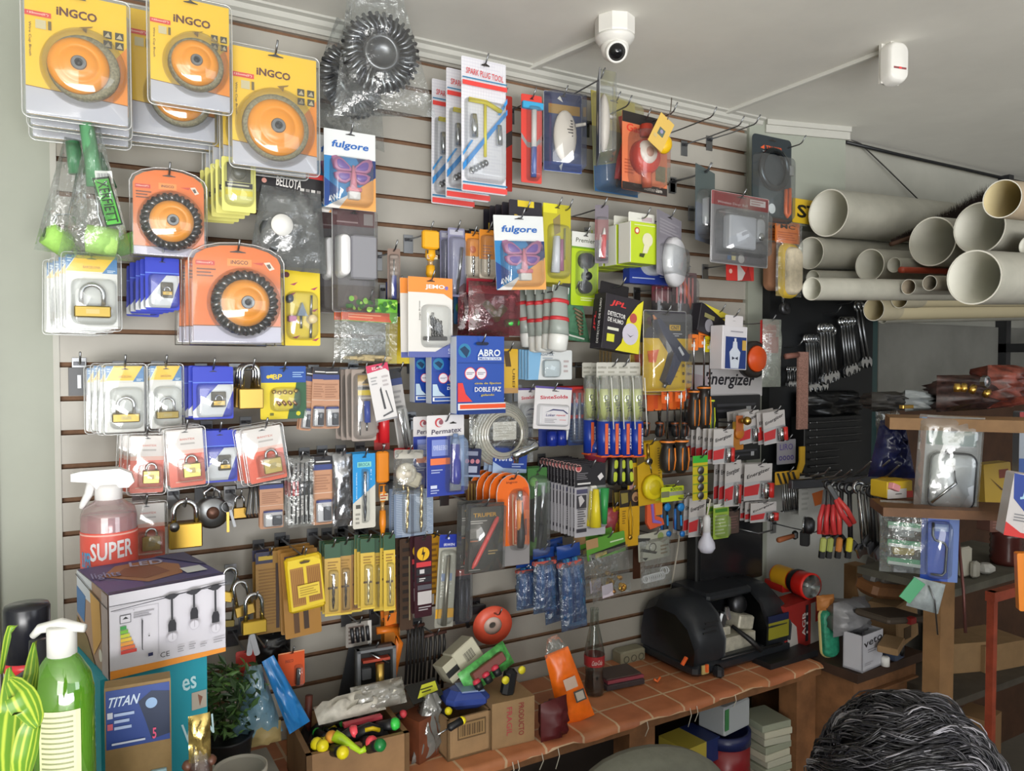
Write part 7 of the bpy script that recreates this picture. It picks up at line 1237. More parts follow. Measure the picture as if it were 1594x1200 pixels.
t=thing('drawer_cabinet','dark brown wooden drawer cabinet at the end of the work table','cabinet',(S0.x,S0.y,0),(0,0,math.atan2(S1.y-S0.y,S1.x-S0.x))); LW=(S1-S0).length-.07
mb=MB();mb.box(0,LW,0,.42,TZ-.03,TZ,M('#3c2a20',.6,0,.2,10)); mb.build('top_board',t); mb=MB();mb.box(.01,LW-.01,.02,.42,0,TZ-.03,WOOD); mb.build('cabinet_body',t)
for z in (.52,.28): mb=MB();mb.bbox(LW*.86,.02,.21,WOOD,(LW/2,.01,z+.08),None,.1); o=mb.build('drawer',t); mb=MB();mb.ball(.015,BRASS,(LW*.5,-.01,z+.08)); mb.build('knob',o)
mb=MB();mb.ball(.008,M('#e04a44',.3),(LW*.10,-.008,TZ-.09)); mb.build('red_button',t)
def onto(name,label,cat,px,py,z,rz=0,grp=None): return thing(name,label,cat,PZ(px,py,z),(0,0,R(rz)),grp)
t,w,D=tbox('white_box','white box lettered veto with a grey bag of cables stuffed in its top','box',((1342,1048),(1374,1034),(1316,1036)),TZ+.002,.115,M('#bfc0c8',.5),[('t','veto',.5,.22,.88,.17,'#26262c',6,0,.03),('l',.25,.40,.75,.52,2,'#8a8a94'),('l',.1,.75,.5,.85,2,'#a3a3aa')],open_top=True,rim=.003)
t2=onto('grey_bag','grey translucent plastic bag bulging out of the white veto box','bag',1335,985,TZ+.10); mb=MB();bagshape(mb,.16,.11,.11,81,M('#7d7d80',.35,0,.15,25,.3),10,10,amp=.3); mb.build('bag_body',t2,TR((0,.03,.045)))
t=onto('blue_grey_socket','blue grey electrical socket block on the dark cabinet top','socket',1400,1028,TZ+.002,10); mb=MB();mb.bbox(.06,.05,.06,M('#46526a',.4),(0,.02,.031),None,.12); mb.lathe([(.014,0),(.014,.004),(.0001,.004)],BLACK,TR((.004,-.006,.03)),14,axis='Y'); mb.build('socket_body',t)
t=onto('kraft_parcel','small tan cardboard parcel lying on the blue grey socket block','parcel',1398,1006,TZ+.08,20); mb=MB();mb.bbox(.09,.06,.022,KRAFT,(0,.02,.0),(0,R(-8),0),.1); mb.build('parcel_body',t)
t=onto('bottle_stopper','small white plastic cap in front of the blue grey socket block','cap',1378,1036,TZ+.001); mb=MB();mb.lathe([(.013,0),(.013,.026),(.010,.030),(.0001,.030)],WHITE,None,16); mb.build('cap_body',t)
t=onto('white_sheet_box','white printed flat box leaning behind the grey bag','box',1370,990,TZ+.002,-15); mb=MB();mb.bbox(.07,.03,.18,M('#bcb8ac',.6),(0,.06,.095),(0,R(-14),0),.05); mb.bbox(.03,.032,.15,BLACK,(.055,.07,.08),(0,R(-6),0),.05); mb.build('box_body',t)
t=onto('kraft_carton','tan carton with dark print leaning at the back of the cabinet top','carton',1425,1012,TZ+.002,8); mb=MB();mb.bbox(.15,.10,.15,KRAFT,(.01,.08,.085),(0,R(-8),0),.05); mb.box(-.02,.03,.028,.0295,.03,.07,'#4a3a28'); mb.build('carton_body',t)
t=thing('plank_tool','brown wooden plank tool with a grey top lying between shelf and cabinet','tool',PZ(1385,915,.99),(R(8),R(10),R(-6))); mb=MB();mb.bbox(.24,.09,.055,M('#7d5330',.6,0,.2,15),(0,0,0),None,.25); mb.build('wood_body',t); mb=MB();mb.bbox(.19,.085,.02,M('#55504a',.7),(.0,.0,.036),None,.3); mb.build('grey_top',t); mb=MB();mb.bbox(.06,.05,.09,M('#5e5c58',.5),(-.09,.0,.06),None,.2); mb.build('grey_bracket',t)
t=onto('dark_board','dark round board lying above the tan carton behind the cabinet top','board',1410,965,TZ+.17,0); mb=MB();mb.bbox(.20,.12,.02,M('#4c4238',.7),(0,.05,0),(0,R(8),0),.3); mb.bbox(.03,.02,.02,M('#a83030'),(.01,-.01,.0)); mb.build('board_body',t)
# shelving unit on the right
ux=PD(1475,1000,2.15); SX,SY=ux.x,ux.y
def post(px,py0,zb,zd,wpx,m,t,nm='post',dd=.05):
    a=PD(px,py0,zd); w=wpx/F*zd/.8; mb=MB();mb.box(a.x-w/2-t.location.x,a.x+w/2-t.location.x,a.y-t.location.y,a.y+dd-t.location.y,zb,a.z,m); mb.build(nm,t)
t=thing('shelving','tall wooden shelving crowded with goods at the end of the wall','shelves',(SX,SY,0))
post(1476,900,0,2.15,30,LWOOD,t); post(1342,880,TZ+.003,2.75,22,LWOOD,t)
def shelfboard(pa,pb,z,dep,m,th=.022,nm='shelf'):
    a,b=PZ(*pa,z),PZ(*pb,z); u=(b-a); u.z=0; L=u.length; an=math.atan2(u.y,u.x); mb=MB();mb.box(0,L,0,dep,-th,0,m); mb.build(nm,t,TR((a.x-t.location.x,a.y-t.location.y,z)) @ RO(an,4,'Z')); return a,an,L
Z1=1.60; sa=shelfboard((1385,650),(1640,656),Z1,.15,LWOOD,.03)
Z2=1.10; sb=shelfboard((1485,918),(1660,868),Z2,.30,M('#5c5a50',.7,0,.2,10))
Z3=1.38; sc_=shelfboard((1375,790),(1640,800),Z3,.14,M('#6d4a2e',.6,0,.2,10))
Z4=.70; sd=shelfboard((1488,1090),(1680,1020),Z4,.30,M('#4a443c',.7,0,.2,10))
mb=MB();a=P(1392,700,.10); mb.box(0,1.6,0,.02,0.8,Z1-.05,DWOOD); mb.box(.28,1.9,0,.02,0,.8,DWOOD); mb.build('back_board',t,TR((a.x-t.location.x,-.10-t.location.y,0)))  # lower board added to darken the background below the shelves
q=thing('red_steel_frame','rust red steel frame standing in front of the lower shelves','stand',PD(1540,1190,2.0)*1); q.location.z=0; mb=MB();zt=PD(1540,918,2.0).z; mb.box(-.009,.009,-.009,.009,0,zt,M('#8a3c28',.5,0,.2)); mb.box(-.012,.5,-.012,.012,zt-.025,zt,M('#8a3c28',.5,0,.2)); mb.box(.476,.5,-.012,.012,0,zt,M('#8a3c28',.5,0,.2)); mb.build('steel_bars',q)
# goods on the top shelf
def heap(name,label,cat,px,py,z,sz,m,seed=1,rot=(0,0,0),amp=.5,zd=2.12):
    q=thing(name,label,cat,PD(px,py-10,zd)+Vector((0,.05,0)),tuple(R(a) for a in rot)); mb=MB();bagshape(mb,sz[0],sz[2],sz[1],seed,m,12,10,amp=amp); mb.build('heap_body',q); return q
heap('dark_cloth_roll','dark rolled hose bundle at the near end of the top shelf','roll',1402,636,Z1,(.11,.09,.055),M('#2c2a28',.6,0,.3,40),91)
heap('grey_wrap','crumpled pale grey plastic wrap on the top shelf beside the dark roll','wrap',1458,634,Z1,(.13,.09,.06),M('#8a9092',.35,0,.1,30),92)
heap('brown_bag_heap','heap of dark brown hardware bags with bright fittings on the top shelf','hardware',1535,622,Z1,(.30,.13,.10),M('#3a2622',.45,0,.6,60),93)
heap('red_black_bag','red and grey shiny bag at the far end of the top shelf','bag',1588,612,Z1+.03,(.14,.12,.12),M('#6c3428',.4,0,.7,30),94)
q=thing('round_fitting','round steel fitting with a pale centre on the brown bag heap','fitting',PD(1530,594,2.02)); mb=MB();mb.lathe([(.016,0),(.016,.012),(.010,.014),(.009,.010),(.0001,.010)],STEEL,None,8,axis='Y',smooth=False); mb.lathe([(.0085,.010),(.0001,.012)],M('#c8b8b8'),None,16,axis='Y'); mb.build('fitting_body',q)
for k,(px,py) in enumerate(((1490,604),(1500,604),(1514,606),(1536,612))): q=thing('brass_fitting','small brass fitting on the brown bag heap, %s from the grey wrap' % ('first','second','third','last')[k],'fitting',PD(px,py,2.03),(0,R(20*k),0),'small brass fittings on the brown bag heap'); mb=MB();mb.lathe([(.008,-.01),(.010,0),(.007,.012)],BRASS,None,10); mb.build('fitting_body',q)
q=thing('brass_bar','short bright brass bar lying on the top shelf in front of the dark roll','bar',PD(1411,633,2.0)); mb=MB();mb.bbox(.045,.012,.009,BRASS); mb.build('bar_body',q)
# hanging on the shelf front
def hs(name,label,cat,b,zd,design,roll=0,yaw=-45):
    xc,yc=(b[0]+b[2])/2,(b[1]+b[3])/2; c=PD(xc,yc,zd); w=(b[2]-b[0])/F*zd; h=(b[3]-b[1])/F*zd; t=thing(name,label,cat,c,(0,R(roll),R(yaw)))
    design(t,w/max(.5,cos(R(30.4+yaw+math.degrees(math.atan((xc-797)/F))))),h); return t
def trayp(root,w,h):
    card(root,w,h,'#a9aaac',[('r',.12,.02,.9,.14,'#8f1f22'),('c',.22,.07,.04,'#b5b08c'),('r',.72,.05,.84,.16,'#2c5a3a'),('r',.0,.0,.12,1,'#8a6a5c'),('r',.0,.02,.12,.1,'#4f8ac8'),('r',.14,.16,.92,.30,'#7d8f88')],slot=0)
    mb=MB();mb.dome(rrect(w*.72,h*.58,.02),.02,M('#b4b7ba',.42,.9,0,12,.12),-.004,.05*w,-.16*h,.94,.98); mb.build('metal_tray',root); mb=MB();mb.tube([(x+.05*w,-.02,z-.16*h) for x,z in rrect(w*.70,h*.56,.02)],.004,M('#3c3e42',.3,.8),6,closed=True); mb.tube([(-.26*w,-.028,-.40*h),(.10*w,-.03,-.18*h),(.05*w,-.028,.0)],.003,CHROME,6); mb.build('roller_wire',root)
    mb=MB();bagshape(mb,w*1.02,h*1.02,.05,95,clear('tray_wrap','#f0f2f2',haze=.06,gloss=.09,rough=.12,bump=.35,scale=14),10,14,amp=.25,y=-.01); mb.build('clear_wrap',root)
hs('paint_tray_pack','shiny metal paint tray shrink wrapped with a red topped card','paint tray',(1432,648,1518,797),1.95,trayp,roll=3)
hs('lug_wrench_pack','blue backed pack with a grey cranked wheel wrench under the paint tray','wrench',(1437,793,1488,905),1.97,simple('#2450b8',[('r',0,0,1,.13,'#b5b2b4'),('r',.74,.13,1,1,'#6a86c8'),('r',.36,.20,.72,.30,'#8fa8dc')],[('path','wheel_wrench',[(.30,.18),(.30,.36),(.36,.42),(.62,.46),(.68,.52),(.66,.86),(.58,.91),(.28,.90)],.035,M('#6f7478',.3,.9))],(.12,.15,.8,.96),slot=(.45,.06),bdepth=.03),roll=1)
def combs(root,w,h):
    for i in range(3):
        mb=MB();mb.bbox(w*.78,.004,h*.08,M('#2f9a64',.35),(.0,-.012,h*(.16-.25*i)),(0,R(3),0)); mb.bbox(w*.78,.003,h*.045,M('#c9d0cc',.4),(.02*w,-.013,h*(.12-.25*i)),(0,R(5),0)); mb.build('green_label',root)
        mb=MB();mb.bbox(w*.5,.02,h*.10,M(('#8a8e90','#a8923c','#5c6064')[i],.4),(0,-.005,h*(.05-.25*i))); mb.build('small_tool',root)
    mb=MB()
    for k in range(12): a=PI*(.08+.84*k/11); mb.tube([(0,-.01,.40*h),(.30*w*cos(a),-.03,.40*h+.05*h*sin(a)),(.55*w*cos(a),-.01,.28*h)],.0025,M('#a89a94' if k % 3 else '#8a3c34',.4),5)
    mb.build('wire_spray',root); mb=MB();bagshape(mb,w*1.15,h*1.0,.05,97,clear('pack_wrap','#e8ecec',haze=.10,gloss=.10,bump=1.0),9,12,amp=.35,y=-.012); mb.build('clear_pack',root)
hs('small_tool_strip','clear strip of small tools with three green labels, beside the blue wrench pack','tools',(1376,778,1434,890),2.0,combs)
hs('green_label_bag','tilted clear bag with one green label hanging below the three green labels','bag',(1402,896,1462,944),1.95,lambda r,w,h: (MB().bbox(w*.30,.004,h*.8,M('#2f9a64',.35),(-.22*w,-.014,0),(0,R(22),0)).build('green_label',r),bagshape(MB(),w*.75,h,.03,98,M('#9aa3a6',.35,0,.2,40),8,6).build('bag_body',r,TR((.15*w,0,-.08*h))),MB().tube([(.1*w,-.02,.3*h),(.3*w,-.025,-.1*h),(.6*w,-.01,-1.2*h)],.002,STEEL,5).build('wire_end',r)),roll=12)
hs('seed_box','upright yellow and green printed box on the middle shelf','box',(1520,718,1555,802),2.35,simple('#b5963c',[('p',[(0,.85),(0,.7),(1,.82),(1,1),(0,1)],'#3c8a4a'),('r',.55,.12,.9,.28,'#7a3c2c'),('p',[(.2,.25),(.3,.3),(.7,.5),(.6,.5)],'#5a4020'),('c',.65,.68,.05,'#6a5a2c')],slot=None,t=.04),roll=-4,yaw=-20)
hs('brick_coloured_box','low dull red box under the yellow and green printed box','box',(1524,800,1560,822),2.36,simple('#6d4a40',[('l',.1,.2,.9,.8,3,'#8a6458')],slot=None,t=.05),yaw=-20)
hs('blue_red_carton','blue white and red carton sticking in at the picture edge beside the shelves','carton',(1563,736,1622,832),1.75,simple('#d4cfd0',[('p',[(0,0),(1,.05),(1,.5),(.7,.62),(.35,.58),(.08,.4)],'#1c3f9c'),('t','JLM',.52,.28,.6,.26,'#a8d0ea',-4,0,.05),('p',[(0,.78),(.35,.92),(1,.95),(1,1.0),(0,1)],'#d82f2c'),('l',.15,.62,.6,.76,3,'#8a8a90')],slot=None,t=.05),roll=8)
hs('orange_pack','bright orange pack edge hanging below the blue white and red carton','pack',(1585,858,1640,948),1.7,simple('#f08a1c',[],slot=None,t=.02),roll=-3)
hs('red_blue_carton','red and pale carton standing at the far end above the middle shelf','carton',(1582,640,1640,735),2.2,simple('#9fa8b5',[('r',0,0,1,.3,'#9c1f24'),('r',0,.75,1,1,'#3458a0'),('c',.3,.45,.1,'#a83c3c')],slot=None,t=.05))
def pbag(root,w,h): mb=MB();bagshape(mb,w,h*.85,.08,99,M('#252a55',.22,0,.25,20,.3),10,12,top=.5,amp=.5); mb.build('blue_bag',root,TR((0,0,-.06*h))); mb=MB();bagshape(mb,w*.5,h*.3,.04,90,BAG,6,5,amp=.6); mb.build('clear_neck',root,TR((-.1*w,0,.42*h)))
hs('dark_blue_bag','shiny dark blue plastic bag hanging between the wrenches and the paint tray','bag',(1355,640,1422,745),2.2,pbag)
t=thing('film_box','small yellow and white box with red corner on the middle shelf','box',PZ(1398,776,Z3)+Vector((0,.02,.003)),(0,0,R(-12))); mb=MB();mb.bbox(.085,.06,.045,M('#d8b42c',.45),(0,0,.023),None,.05); mb.build('box_body',t); q=MB(); prints(q,.085,.045,[('r',0,.45,.75,1,'#d0cccc'),('r',.75,.6,1,1,'#c83a2c'),('l',.3,.7,.55,.8,1,'#4a4a4a')],-.0305); q.build('front_print',t,TR((0,0,.023)))
t=thing('pink_part','pink and white eraser sized part on the small yellow box','part',PZ(1392,758,Z3+.05),(0,R(20),0)); mb=MB();mb.bbox(.03,.015,.016,M('#d08a90')); mb.build('pink_body',t)
t=thing('orange_clutter','yellow orange tool grips lying behind the small yellow box','tools',PZ(1412,752,Z3+.02)); mb=MB();mb.bbox(.09,.03,.02,M('#c8962c',.5),(0,.05,.01),(0,R(-8),0),.3); mb.build('yellow_grip',t)
for k,(px,py,col,sz,lab) in enumerate(((1512,900,'#b5b2a4',(.05,.02,.09),'cream plastic switch standing on the lower grey shelf'),(1528,902,'#9c9a90',(.03,.02,.05),'small grey switch beside the cream one on the lower shelf'),(1560,868,'#a8acb0',(.02,.02,.07),'pale grey narrow bottle on the lower grey shelf'),(1545,895,'#b5b5b0',(.05,.04,.03),'crumpled clear wrapped part on the lower grey shelf'),(1582,880,'#4c2420',(.09,.07,.12),'dark maroon ribbed jar on the lower grey shelf'))):
    t=onto('shelf_item',lab,'goods',px,py,Z2+.001,0); mb=MB()
    if k == 4: mb.lathe([(.045,0)]+[(.045+.003*(i % 2),.008+.009*i) for i in range(11)]+[(.03,.12)],M(col,.25),TR((0,.03,0)),20)
    else: mb.bbox(*sz,M(col,.4),(0,.02,sz[2]/2+.001),None,.3)
    mb.build('item_body',t)
for k,(px,py,w,h,col,lab) in enumerate(((1520,1010,.16,.10,KRAFT,'tan carton on the low shelf behind the red frame'),(1575,1005,.20,.09,KRAFT,'flat tan carton at the far end of the low shelf'),(1525,1150,.10,.22,KRAFT,'tall tan carton below the low shelf beside the post'),(1560,1120,.12,.16,M('#8a6a48',.8),'brown carton under the low shelf at the picture edge'))):
    z=Z4+.001 if k < 2 else .25; t=thing('stock_carton',lab,'carton',PZ(px,py+40,z) if k < 2 else PD(px,py,2.5),(0,0,R(-20+10*k)));
    if k >= 2: t.location.z=0.002; h=PD(px,py,2.5).z
    mb=MB();mb.box(-w/2,w/2,.02,.02+w*.8,0,h,col); mb.build('carton_body',t)
t=thing('long_rod','thin metal rod leaning down beside the blue wrench pack','rod',PD(1500,950,1.98)); mb=MB();o=t.location; mb.tube([PD(1487,795,2.02)-o,PD(1500,920,1.98)-o,PD(1503,985,1.96)-o],.004,M('#6a4440',.4,.6),8); mb.build('rod_body',t)
# under the work table
for k,(px,py,r,h,lab) in enumerate(((1120,1150,.070,.40,'dark red paint can under the table behind the round chair'),(1172,1105,.080,.47,'larger dark red paint can under the table with a blue rim'))):
    t=thing('paint_can',lab,'paint can',((1.62,1.785)[k],YF+.12,.125),(0,0,0)); mb=MB();mb.lathe([(r,0)]+[(r+(.003 if i % 2 else 0),h*(.05+.09*i)) for i in range(9)]+[(r,h*.92)],M('#7c1a20',.35),None,26); mb.build('can_body',t); mb=MB();mb.lathe([(r*1.03,h*.92),(r*1.03,h),(r*.9,h),(r*.88,h*.97),(.0001,h*.97)],M('#1c2450' if k else '#54504c',.35),None,26); mb.build('rim',t); q=MB(); q.box(-.03,.05,-r-.004,-r-.003,h*.1,h*.6,'#9a6a62'); q.build('label',t)
t=thing('yellow_blue_box','yellow and navy box lying on the smaller paint can under the table','box',PZ(1130,1118,.46) ,(0,0,R(5))); t.location=(1.63,YF+.12,.53); mb=MB();mb.box(-.06,.03,-.05,.06,.0,.07,M('#a8983c',.5)); mb.box(.03,.09,-.05,.06,0,.07,M('#1c2a5c',.5)); mb.build('box_body',t)
t=thing('white_panel_box','white and green box on top of the larger paint can under the table','box',(1.785,YF+.12,.60),(0,0,R(8))); mb=MB();mb.bbox(.13,.10,.09,M('#a5aaae',.5),(0,0,.046),None,.05); mb.box(-.064,-.045,-.0515,-.05,.02,.085,'#3c7a4a'); mb.build('box_body',t)
t=thing('paper_stack','stack of greyish white booklets and forms under the table by its end leg','papers',(1.93,YF+.09,.125),(0,0,R(-4))); mb=MB()
for i in range(21): mb.bbox(.105+.006*((i*7) % 3),.12,.022,M(('#a8a898','#b5b3a0','#8f9482')[i % 3],.7),(.003*((i*5) % 4),0,.012+i*.0232),(0,0,R((i*37) % 9-4)))
mb.build('booklets',t)
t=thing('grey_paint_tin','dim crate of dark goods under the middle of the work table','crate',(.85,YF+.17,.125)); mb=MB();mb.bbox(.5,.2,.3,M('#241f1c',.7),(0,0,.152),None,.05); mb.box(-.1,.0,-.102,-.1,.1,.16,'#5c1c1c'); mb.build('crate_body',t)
# ---------------------------------------------------------------- counter in the left foreground
UH=R(90-78.7)      # the light box and its stand are turned this much from the wall
c0=PD(169.5,927,1.25); u=Vector((cos(UH),sin(UH),0)); n=Vector((-sin(UH),cos(UH),0))
CZ=1.0
t=thing('shop_counter','white shop counter in the foreground carrying bottles and cartons, mostly below the picture','counter',(-.05,-.75,0)); mb=MB();mb.box(-.75,.285,-.40,.35,CZ-.03,CZ,M('#b5b2a8',.4)); mb.build('countertop',t); mb=MB();mb.box(-.72,.26,-.37,.33,0,CZ-.03,M('#8f8a80',.6)); mb.build('counter_body',t); mb=MB();mb.box(-.42,.15,-.36,-.06,CZ,1.13,M('#a5a298',.5)); mb.build('riser',t)
LB=Vector((c0.x,c0.y,c0.z-.1385)); BW,BD,BH=.189,.21,.1385
t=thing('string_light_box','white string light carton with sunset printed lid and three bulb pictures','carton',LB+Vector((0,0,0)),(0,0,UH))
mb=MB();mb.box(0,BW,0,BD,0,BH,M('#d3d1da',.45)); mb.build('carton_body',t)
q=MB(); prints(q,BW,BH,[('p',[(0,.90),(1,.945),(1,1),(0,1)][::1],'#ee9a3c'),('p',[(0,.13),(1,.13),(1,.137),(0,.137)],'#3a3a40')]+[('r',.19,.22,.20,.225,'#3a3a40')]+[('p',[(.03,.2),(.4,.2),(.4,.205),(.03,.205)],'#b9b7c0'),('r',.395,.2,.40,.82,'#b9b7c0'),('r',.08,.26,.17,.36,'#4a4a52'),('r',.085,.268,.165,.352,'#d3d1da'),('p',[(.10,.31),(.125,.28),(.15,.31)],'#2a2a30'),('l',.19,.25,.36,.33,3,'#a5a3ac')]
    + [('r',.08,.39+.048*i,.13+.013*i,.43+.048*i,c) for i,c in enumerate(('#3c9a4c','#7ab83c','#c8cc3c','#e0c03c','#e09a3c','#d86a3c','#c83c34'))]+[('r',.25,.36,.256,.7,'#55555c'),('p',[(.25,.34),(.262,.36),(.256,.7),(.262,.72),(.25,.71)],'#3a3a40'),('c',.31,.56,.006,'#2a2a30'),('r',.30,.77,.34,.81,'#2a3058'),('t','CE',.44,.83,.08,.065,'#3a3a40',0,0,0),('l',.55,.77,.61,.85,3,'#a09ea6'),('l',.65,.77,.71,.85,3,'#a09ea6'),('l',.75,.8,.81,.85,2,'#a09ea6'),('l',.87,.78,.98,.84,2,'#a09ea6'),('p',[(.0,.17),(.45,.13),(.5,.12),(.5,.13),(.45,.14),(0,.178)],'#3a3a42'),('p',[(.5,.12),(.7,.10),(.88,.085),(1,.08),(1,.09),(.88,.1),(.7,.115),(.5,.13)],'#3a3a42')]
    + sum([[('p',[(x-.07,.13-x*.04+.02),(x-.02,.10-x*.04+.02),(x+.02,.10-x*.04+.02),(x+.07,.12-x*.04+.02),(x+.02,.165-x*.04+.02),(x-.02,.165-x*.04+.02)],'#34343a'),('r',x-.009,.14,x+.009,y,'#34343a'),('p',[(x-.02,y),(x+.02,y),(x+.035,y+.05),(x+.035,y+.14),(x-.035,y+.14),(x-.035,y+.05)],'#2c2c32'),('c',x,y+.215,.045,'#bdbac4'),('c',x,y+.215,.038,'#cfcdd6'),('r',x-.003,y+.15,x+.003,y+.24,'#a5a2ac')] for x,y in ((.50,.42),(.69,.32),(.88,.42))],[]),-.0003)
q.build('front_print',t,TR((BW/2,0,BH/2)))
q=MB(); prints(q,BW,BD,[('r',0,0,1,1,'#4a4a78'),('p',[(0,1),(0,.5),(.35,.75),(.3,1)],'#5c4a80'),('p',[(.1,.42),(.3,.12),(.6,.1),(.8,.4),(.72,.72),(.38,.82)],'#9a6a48'),('p',[(.2,.45),(.35,.25),(.6,.3),(.65,.6),(.4,.7)],'#7d4c34'),('p',[(.7,0),(1,0),(1,.6),(.85,.3)],'#3f4668'),('r',.74,.58,.93,.78,'#cfd6d8'),('t','LED',.56,.2,.3,.16,'#a9abc4',-12,0,.03),('t','lights',.14,.42,.24,.24,'#7c86b0',-8,0,.02),('p',[(0,.97),(1,.97),(1,1),(0,1)],'#2c2c48')],0)
q.v=[(x,z,-y) for x,y,z in q.v]; q.build('lid_print',t,TR((BW/2,BD/2,BH+.0002)))
q=MB(); prints(q,BD,BH,[('r',0,0,1,1,'#a88a78'),('r',0,0,.5,.28,'#c8ccd6'),('p',[(0,.2),(.3,.25),(.25,.6),(0,.55)],'#4a74a8'),('p',[(.45,.1),(.75,.15),(.8,.6),(.55,.9),(.5,.5)],'#c89a54'),('p',[(.0,.6),(.35,.75),(.6,1),(0,1)],'#7d6a44'),('r',.82,0,1,1,'#b5a5a8'),('c',.78,.8,.05,'#d8d4cc'),('p',[(0,.04),(.6,.12),(1,.15),(1,.165),(.6,.135),(0,.055)],'#3a3a42')],-.0003)
q.build('side_print',t,TR((0,BD/2,BH/2)) @ RO(R(-90),4,'Z'))
s=LB+u*(-.03)*0-Vector((0,0,0)); t=thing('teal_stand','teal blue cardboard display box carrying the string light carton','carton',Vector((LB.x,LB.y,CZ+.001))+u*.0+n*.012,(0,0,UH)); TH=LB.z-CZ-.002
mb=MB();mb.box(-.012,.160,0,.19,0,TH,M('#1f98ac',.5)); mb.build('box_body',t)
q=MB(); prints(q,.172,TH,[('t','es',.82,.20,.14,.10,'#bfe4ec',4,0,.03),('t','VAN',.90,.58,.32,.16,'#c8e6ee',4,0,.03),('r',.84,.28,.99,.42,'#b5ada0'),('p',[(.9,.3),(.95,.33),(.92,.4)],'#8a5c4a')],-.0004); q.build('front_print',t,TR((.074,0,TH/2)))
a=PD(162,1071,1.16); b=PD(265.5,1053,1.20); H=a.z-CZ-.002; Wd=(Vector((b.x,b.y))-Vector((a.x,a.y))).length; an=math.atan2(b.y-a.y,b.x-a.x)
t=thing('glue_display','brown display board with a blue titled label and small sample parts, before the teal box','display',(a.x,a.y,CZ+.001),(0,0,an)); mb=MB();mb.box(0,Wd,0,.03,0,H,M('#93784c',.7,0,.1,30)); mb.build('board_body',t)
q=MB(); prints(q,Wd,H*.38,[('r',.02,.05,.98,1,'#1c3f8c'),('p',[(.5,.3),(.7,.15),(.98,.2),(.98,.9),(.7,.95),(.6,.6)],'#122648'),('c',.70,.35,.09,'#8fb0d8'),('t','TITAN',.28,.24,.46,.16,'#c8d8ec',0,.3,.04),('r',.04,.4,.12,.5,'#c8ccd8'),('r',.04,.58,.12,.68,'#c85a6a'),('l',.14,.4,.44,.72,3,'#a9bce0'),('t','5',.74,.85,.06,.18,'#e0507c',0,0,.05),('l',.1,.88,.6,.95,1,'#c8d0e0')],-.0004); q.build('blue_label',t,TR((Wd/2,0,H*.81)))
mb=MB();mb.bbox(.022,.006,.022,M('#9cc0cc',.4),(Wd*.80,-.003,H*.40)); mb.build('pale_square',t); mb=MB();mb.tube([(Wd*.12,-.007,H*.40),(Wd*.30,-.007,H*.30)],.0065,M('#b5a06c',.35,.8),10); mb.tube([(Wd*.30,-.007,H*.05),(Wd*.42,-.007,H*.02)],.006,M('#b5a06c',.35,.8),10); mb.build('brass_plug',t); mb=MB();mb.bbox(.03,.006,.03,M('#c07a48',.5),(Wd*.78,-.003,H*.08)); mb.build('orange_square',t)
# spray bottle
q0=PD(157,860,1.47); t=thing('riser_carton','plain carton hidden behind the string light carton, under the spray bottle','carton',(q0.x,q0.y,CZ+.001)); BT=1.282; mb=MB();mb.box(-.035,.05,-.04,.045,0,BT-TZ-.002,KRAFT); mb.build('carton_body',t); t.location=(.075,-.30,TZ+.003)
t=thing('spray_bottle','pink spray bottle lettered SUPER with a white trigger head','spray bottle',(q0.x,q0.y,BT+.003),(0,0,R(-6))); t.location=(.078,-.30,BT+.003); PK_=clear('pink_liquid','#d0486c',haze=.75,gloss=.12,rough=.1)
zt=PD(157,733,1.47).z-BT; mb=MB();r=.049
mb.lathe([(r,0),(r,.152),(r*.97,.163)],PK_,None,28); mb.build('pink_liquid',t); mb=MB();mb.lathe([(r*1.01,0),(r*1.01,.163),(r*.92,.177),(r*.55,.190),(.022,.196),(.020,.20)],clear('cloudy_plastic','#e8dada',haze=.25,gloss=.10),None,28,capped=False); mb.build('bottle_shell',t)
mb=MB();mb.lathe([(r*1.02,.02),(r*1.02,.136)],M('#d8584c',.4),None,28,capped=False); mb.lathe([(r*1.025,.130),(r*1.025,.133)],M('#e8b0a4'),None,28,capped=False); lb_=mb.build('label_band',t)
vs,fs=text_geo('SUPER',.05); mb=MB();mb.add([(r*1.035*sin(aa*1.55+.15),-r*1.035*cos(aa*1.55+.15),.103+(bb+.15*aa)*.034) for aa,bb in vs],fs,M('#dcd8dc',.4)); mb.add([(r*1.03*sin(aa*.5-.85),-r*1.03*cos(aa*.5-.85),.085+bb*.03) for aa,bb in vs],fs,M('#4a9ac8',.4)); mb.build('label_lettering',lb_)
mb=MB();mb.lathe([(.024,.185),(.024,.215),(.020,.222)],M('#e2e0e0',.4),None,20); mb.prism([(-.062,.232),(-.062,.246),(-.045,.250),(.020,.252),(.040,.242),(.045,.225),(.035,.215),(-.020,.215),(-.030,.228)],.014,-.014,M('#e6e4e4',.35)); sh_=mb.build('spray_head',t)
mb=MB();mb.tube([(-.028,0,.230),(-.034,0,.205),(-.044,0,.185),(-.047,0,.178)],[.009,.008,.006,.004],M('#e6e4e4',.35),8); mb.build('trigger',sh_); mb=MB();mb.tube([(-.02,0,.215),(-.018,0,.18)],.005,clear('cloudy_plastic'),8); mb.build('tube',t)
t=thing('light_blocking_rack','added low rack behind the photographer, unseen, holding light off the lower wall','rack',(2.0,-2.75,0)); mb=MB();mb.box(-1.45,1.6,-.2,.2,0,.12,M('#77736a',.6)); mb.box(-1.45,1.6,-.02,.02,.12,1.34,M('#8f8c84',.6)); mb.build('blocker_panel',t)  # unseen rack added to block low light and darken the lower wall
for z in (.45,.8,1.15): mb=MB();mb.box(-1.45,1.6,-.2,.2,z,z+.025,M('#77736a',.6)); mb.build('shelf',t)
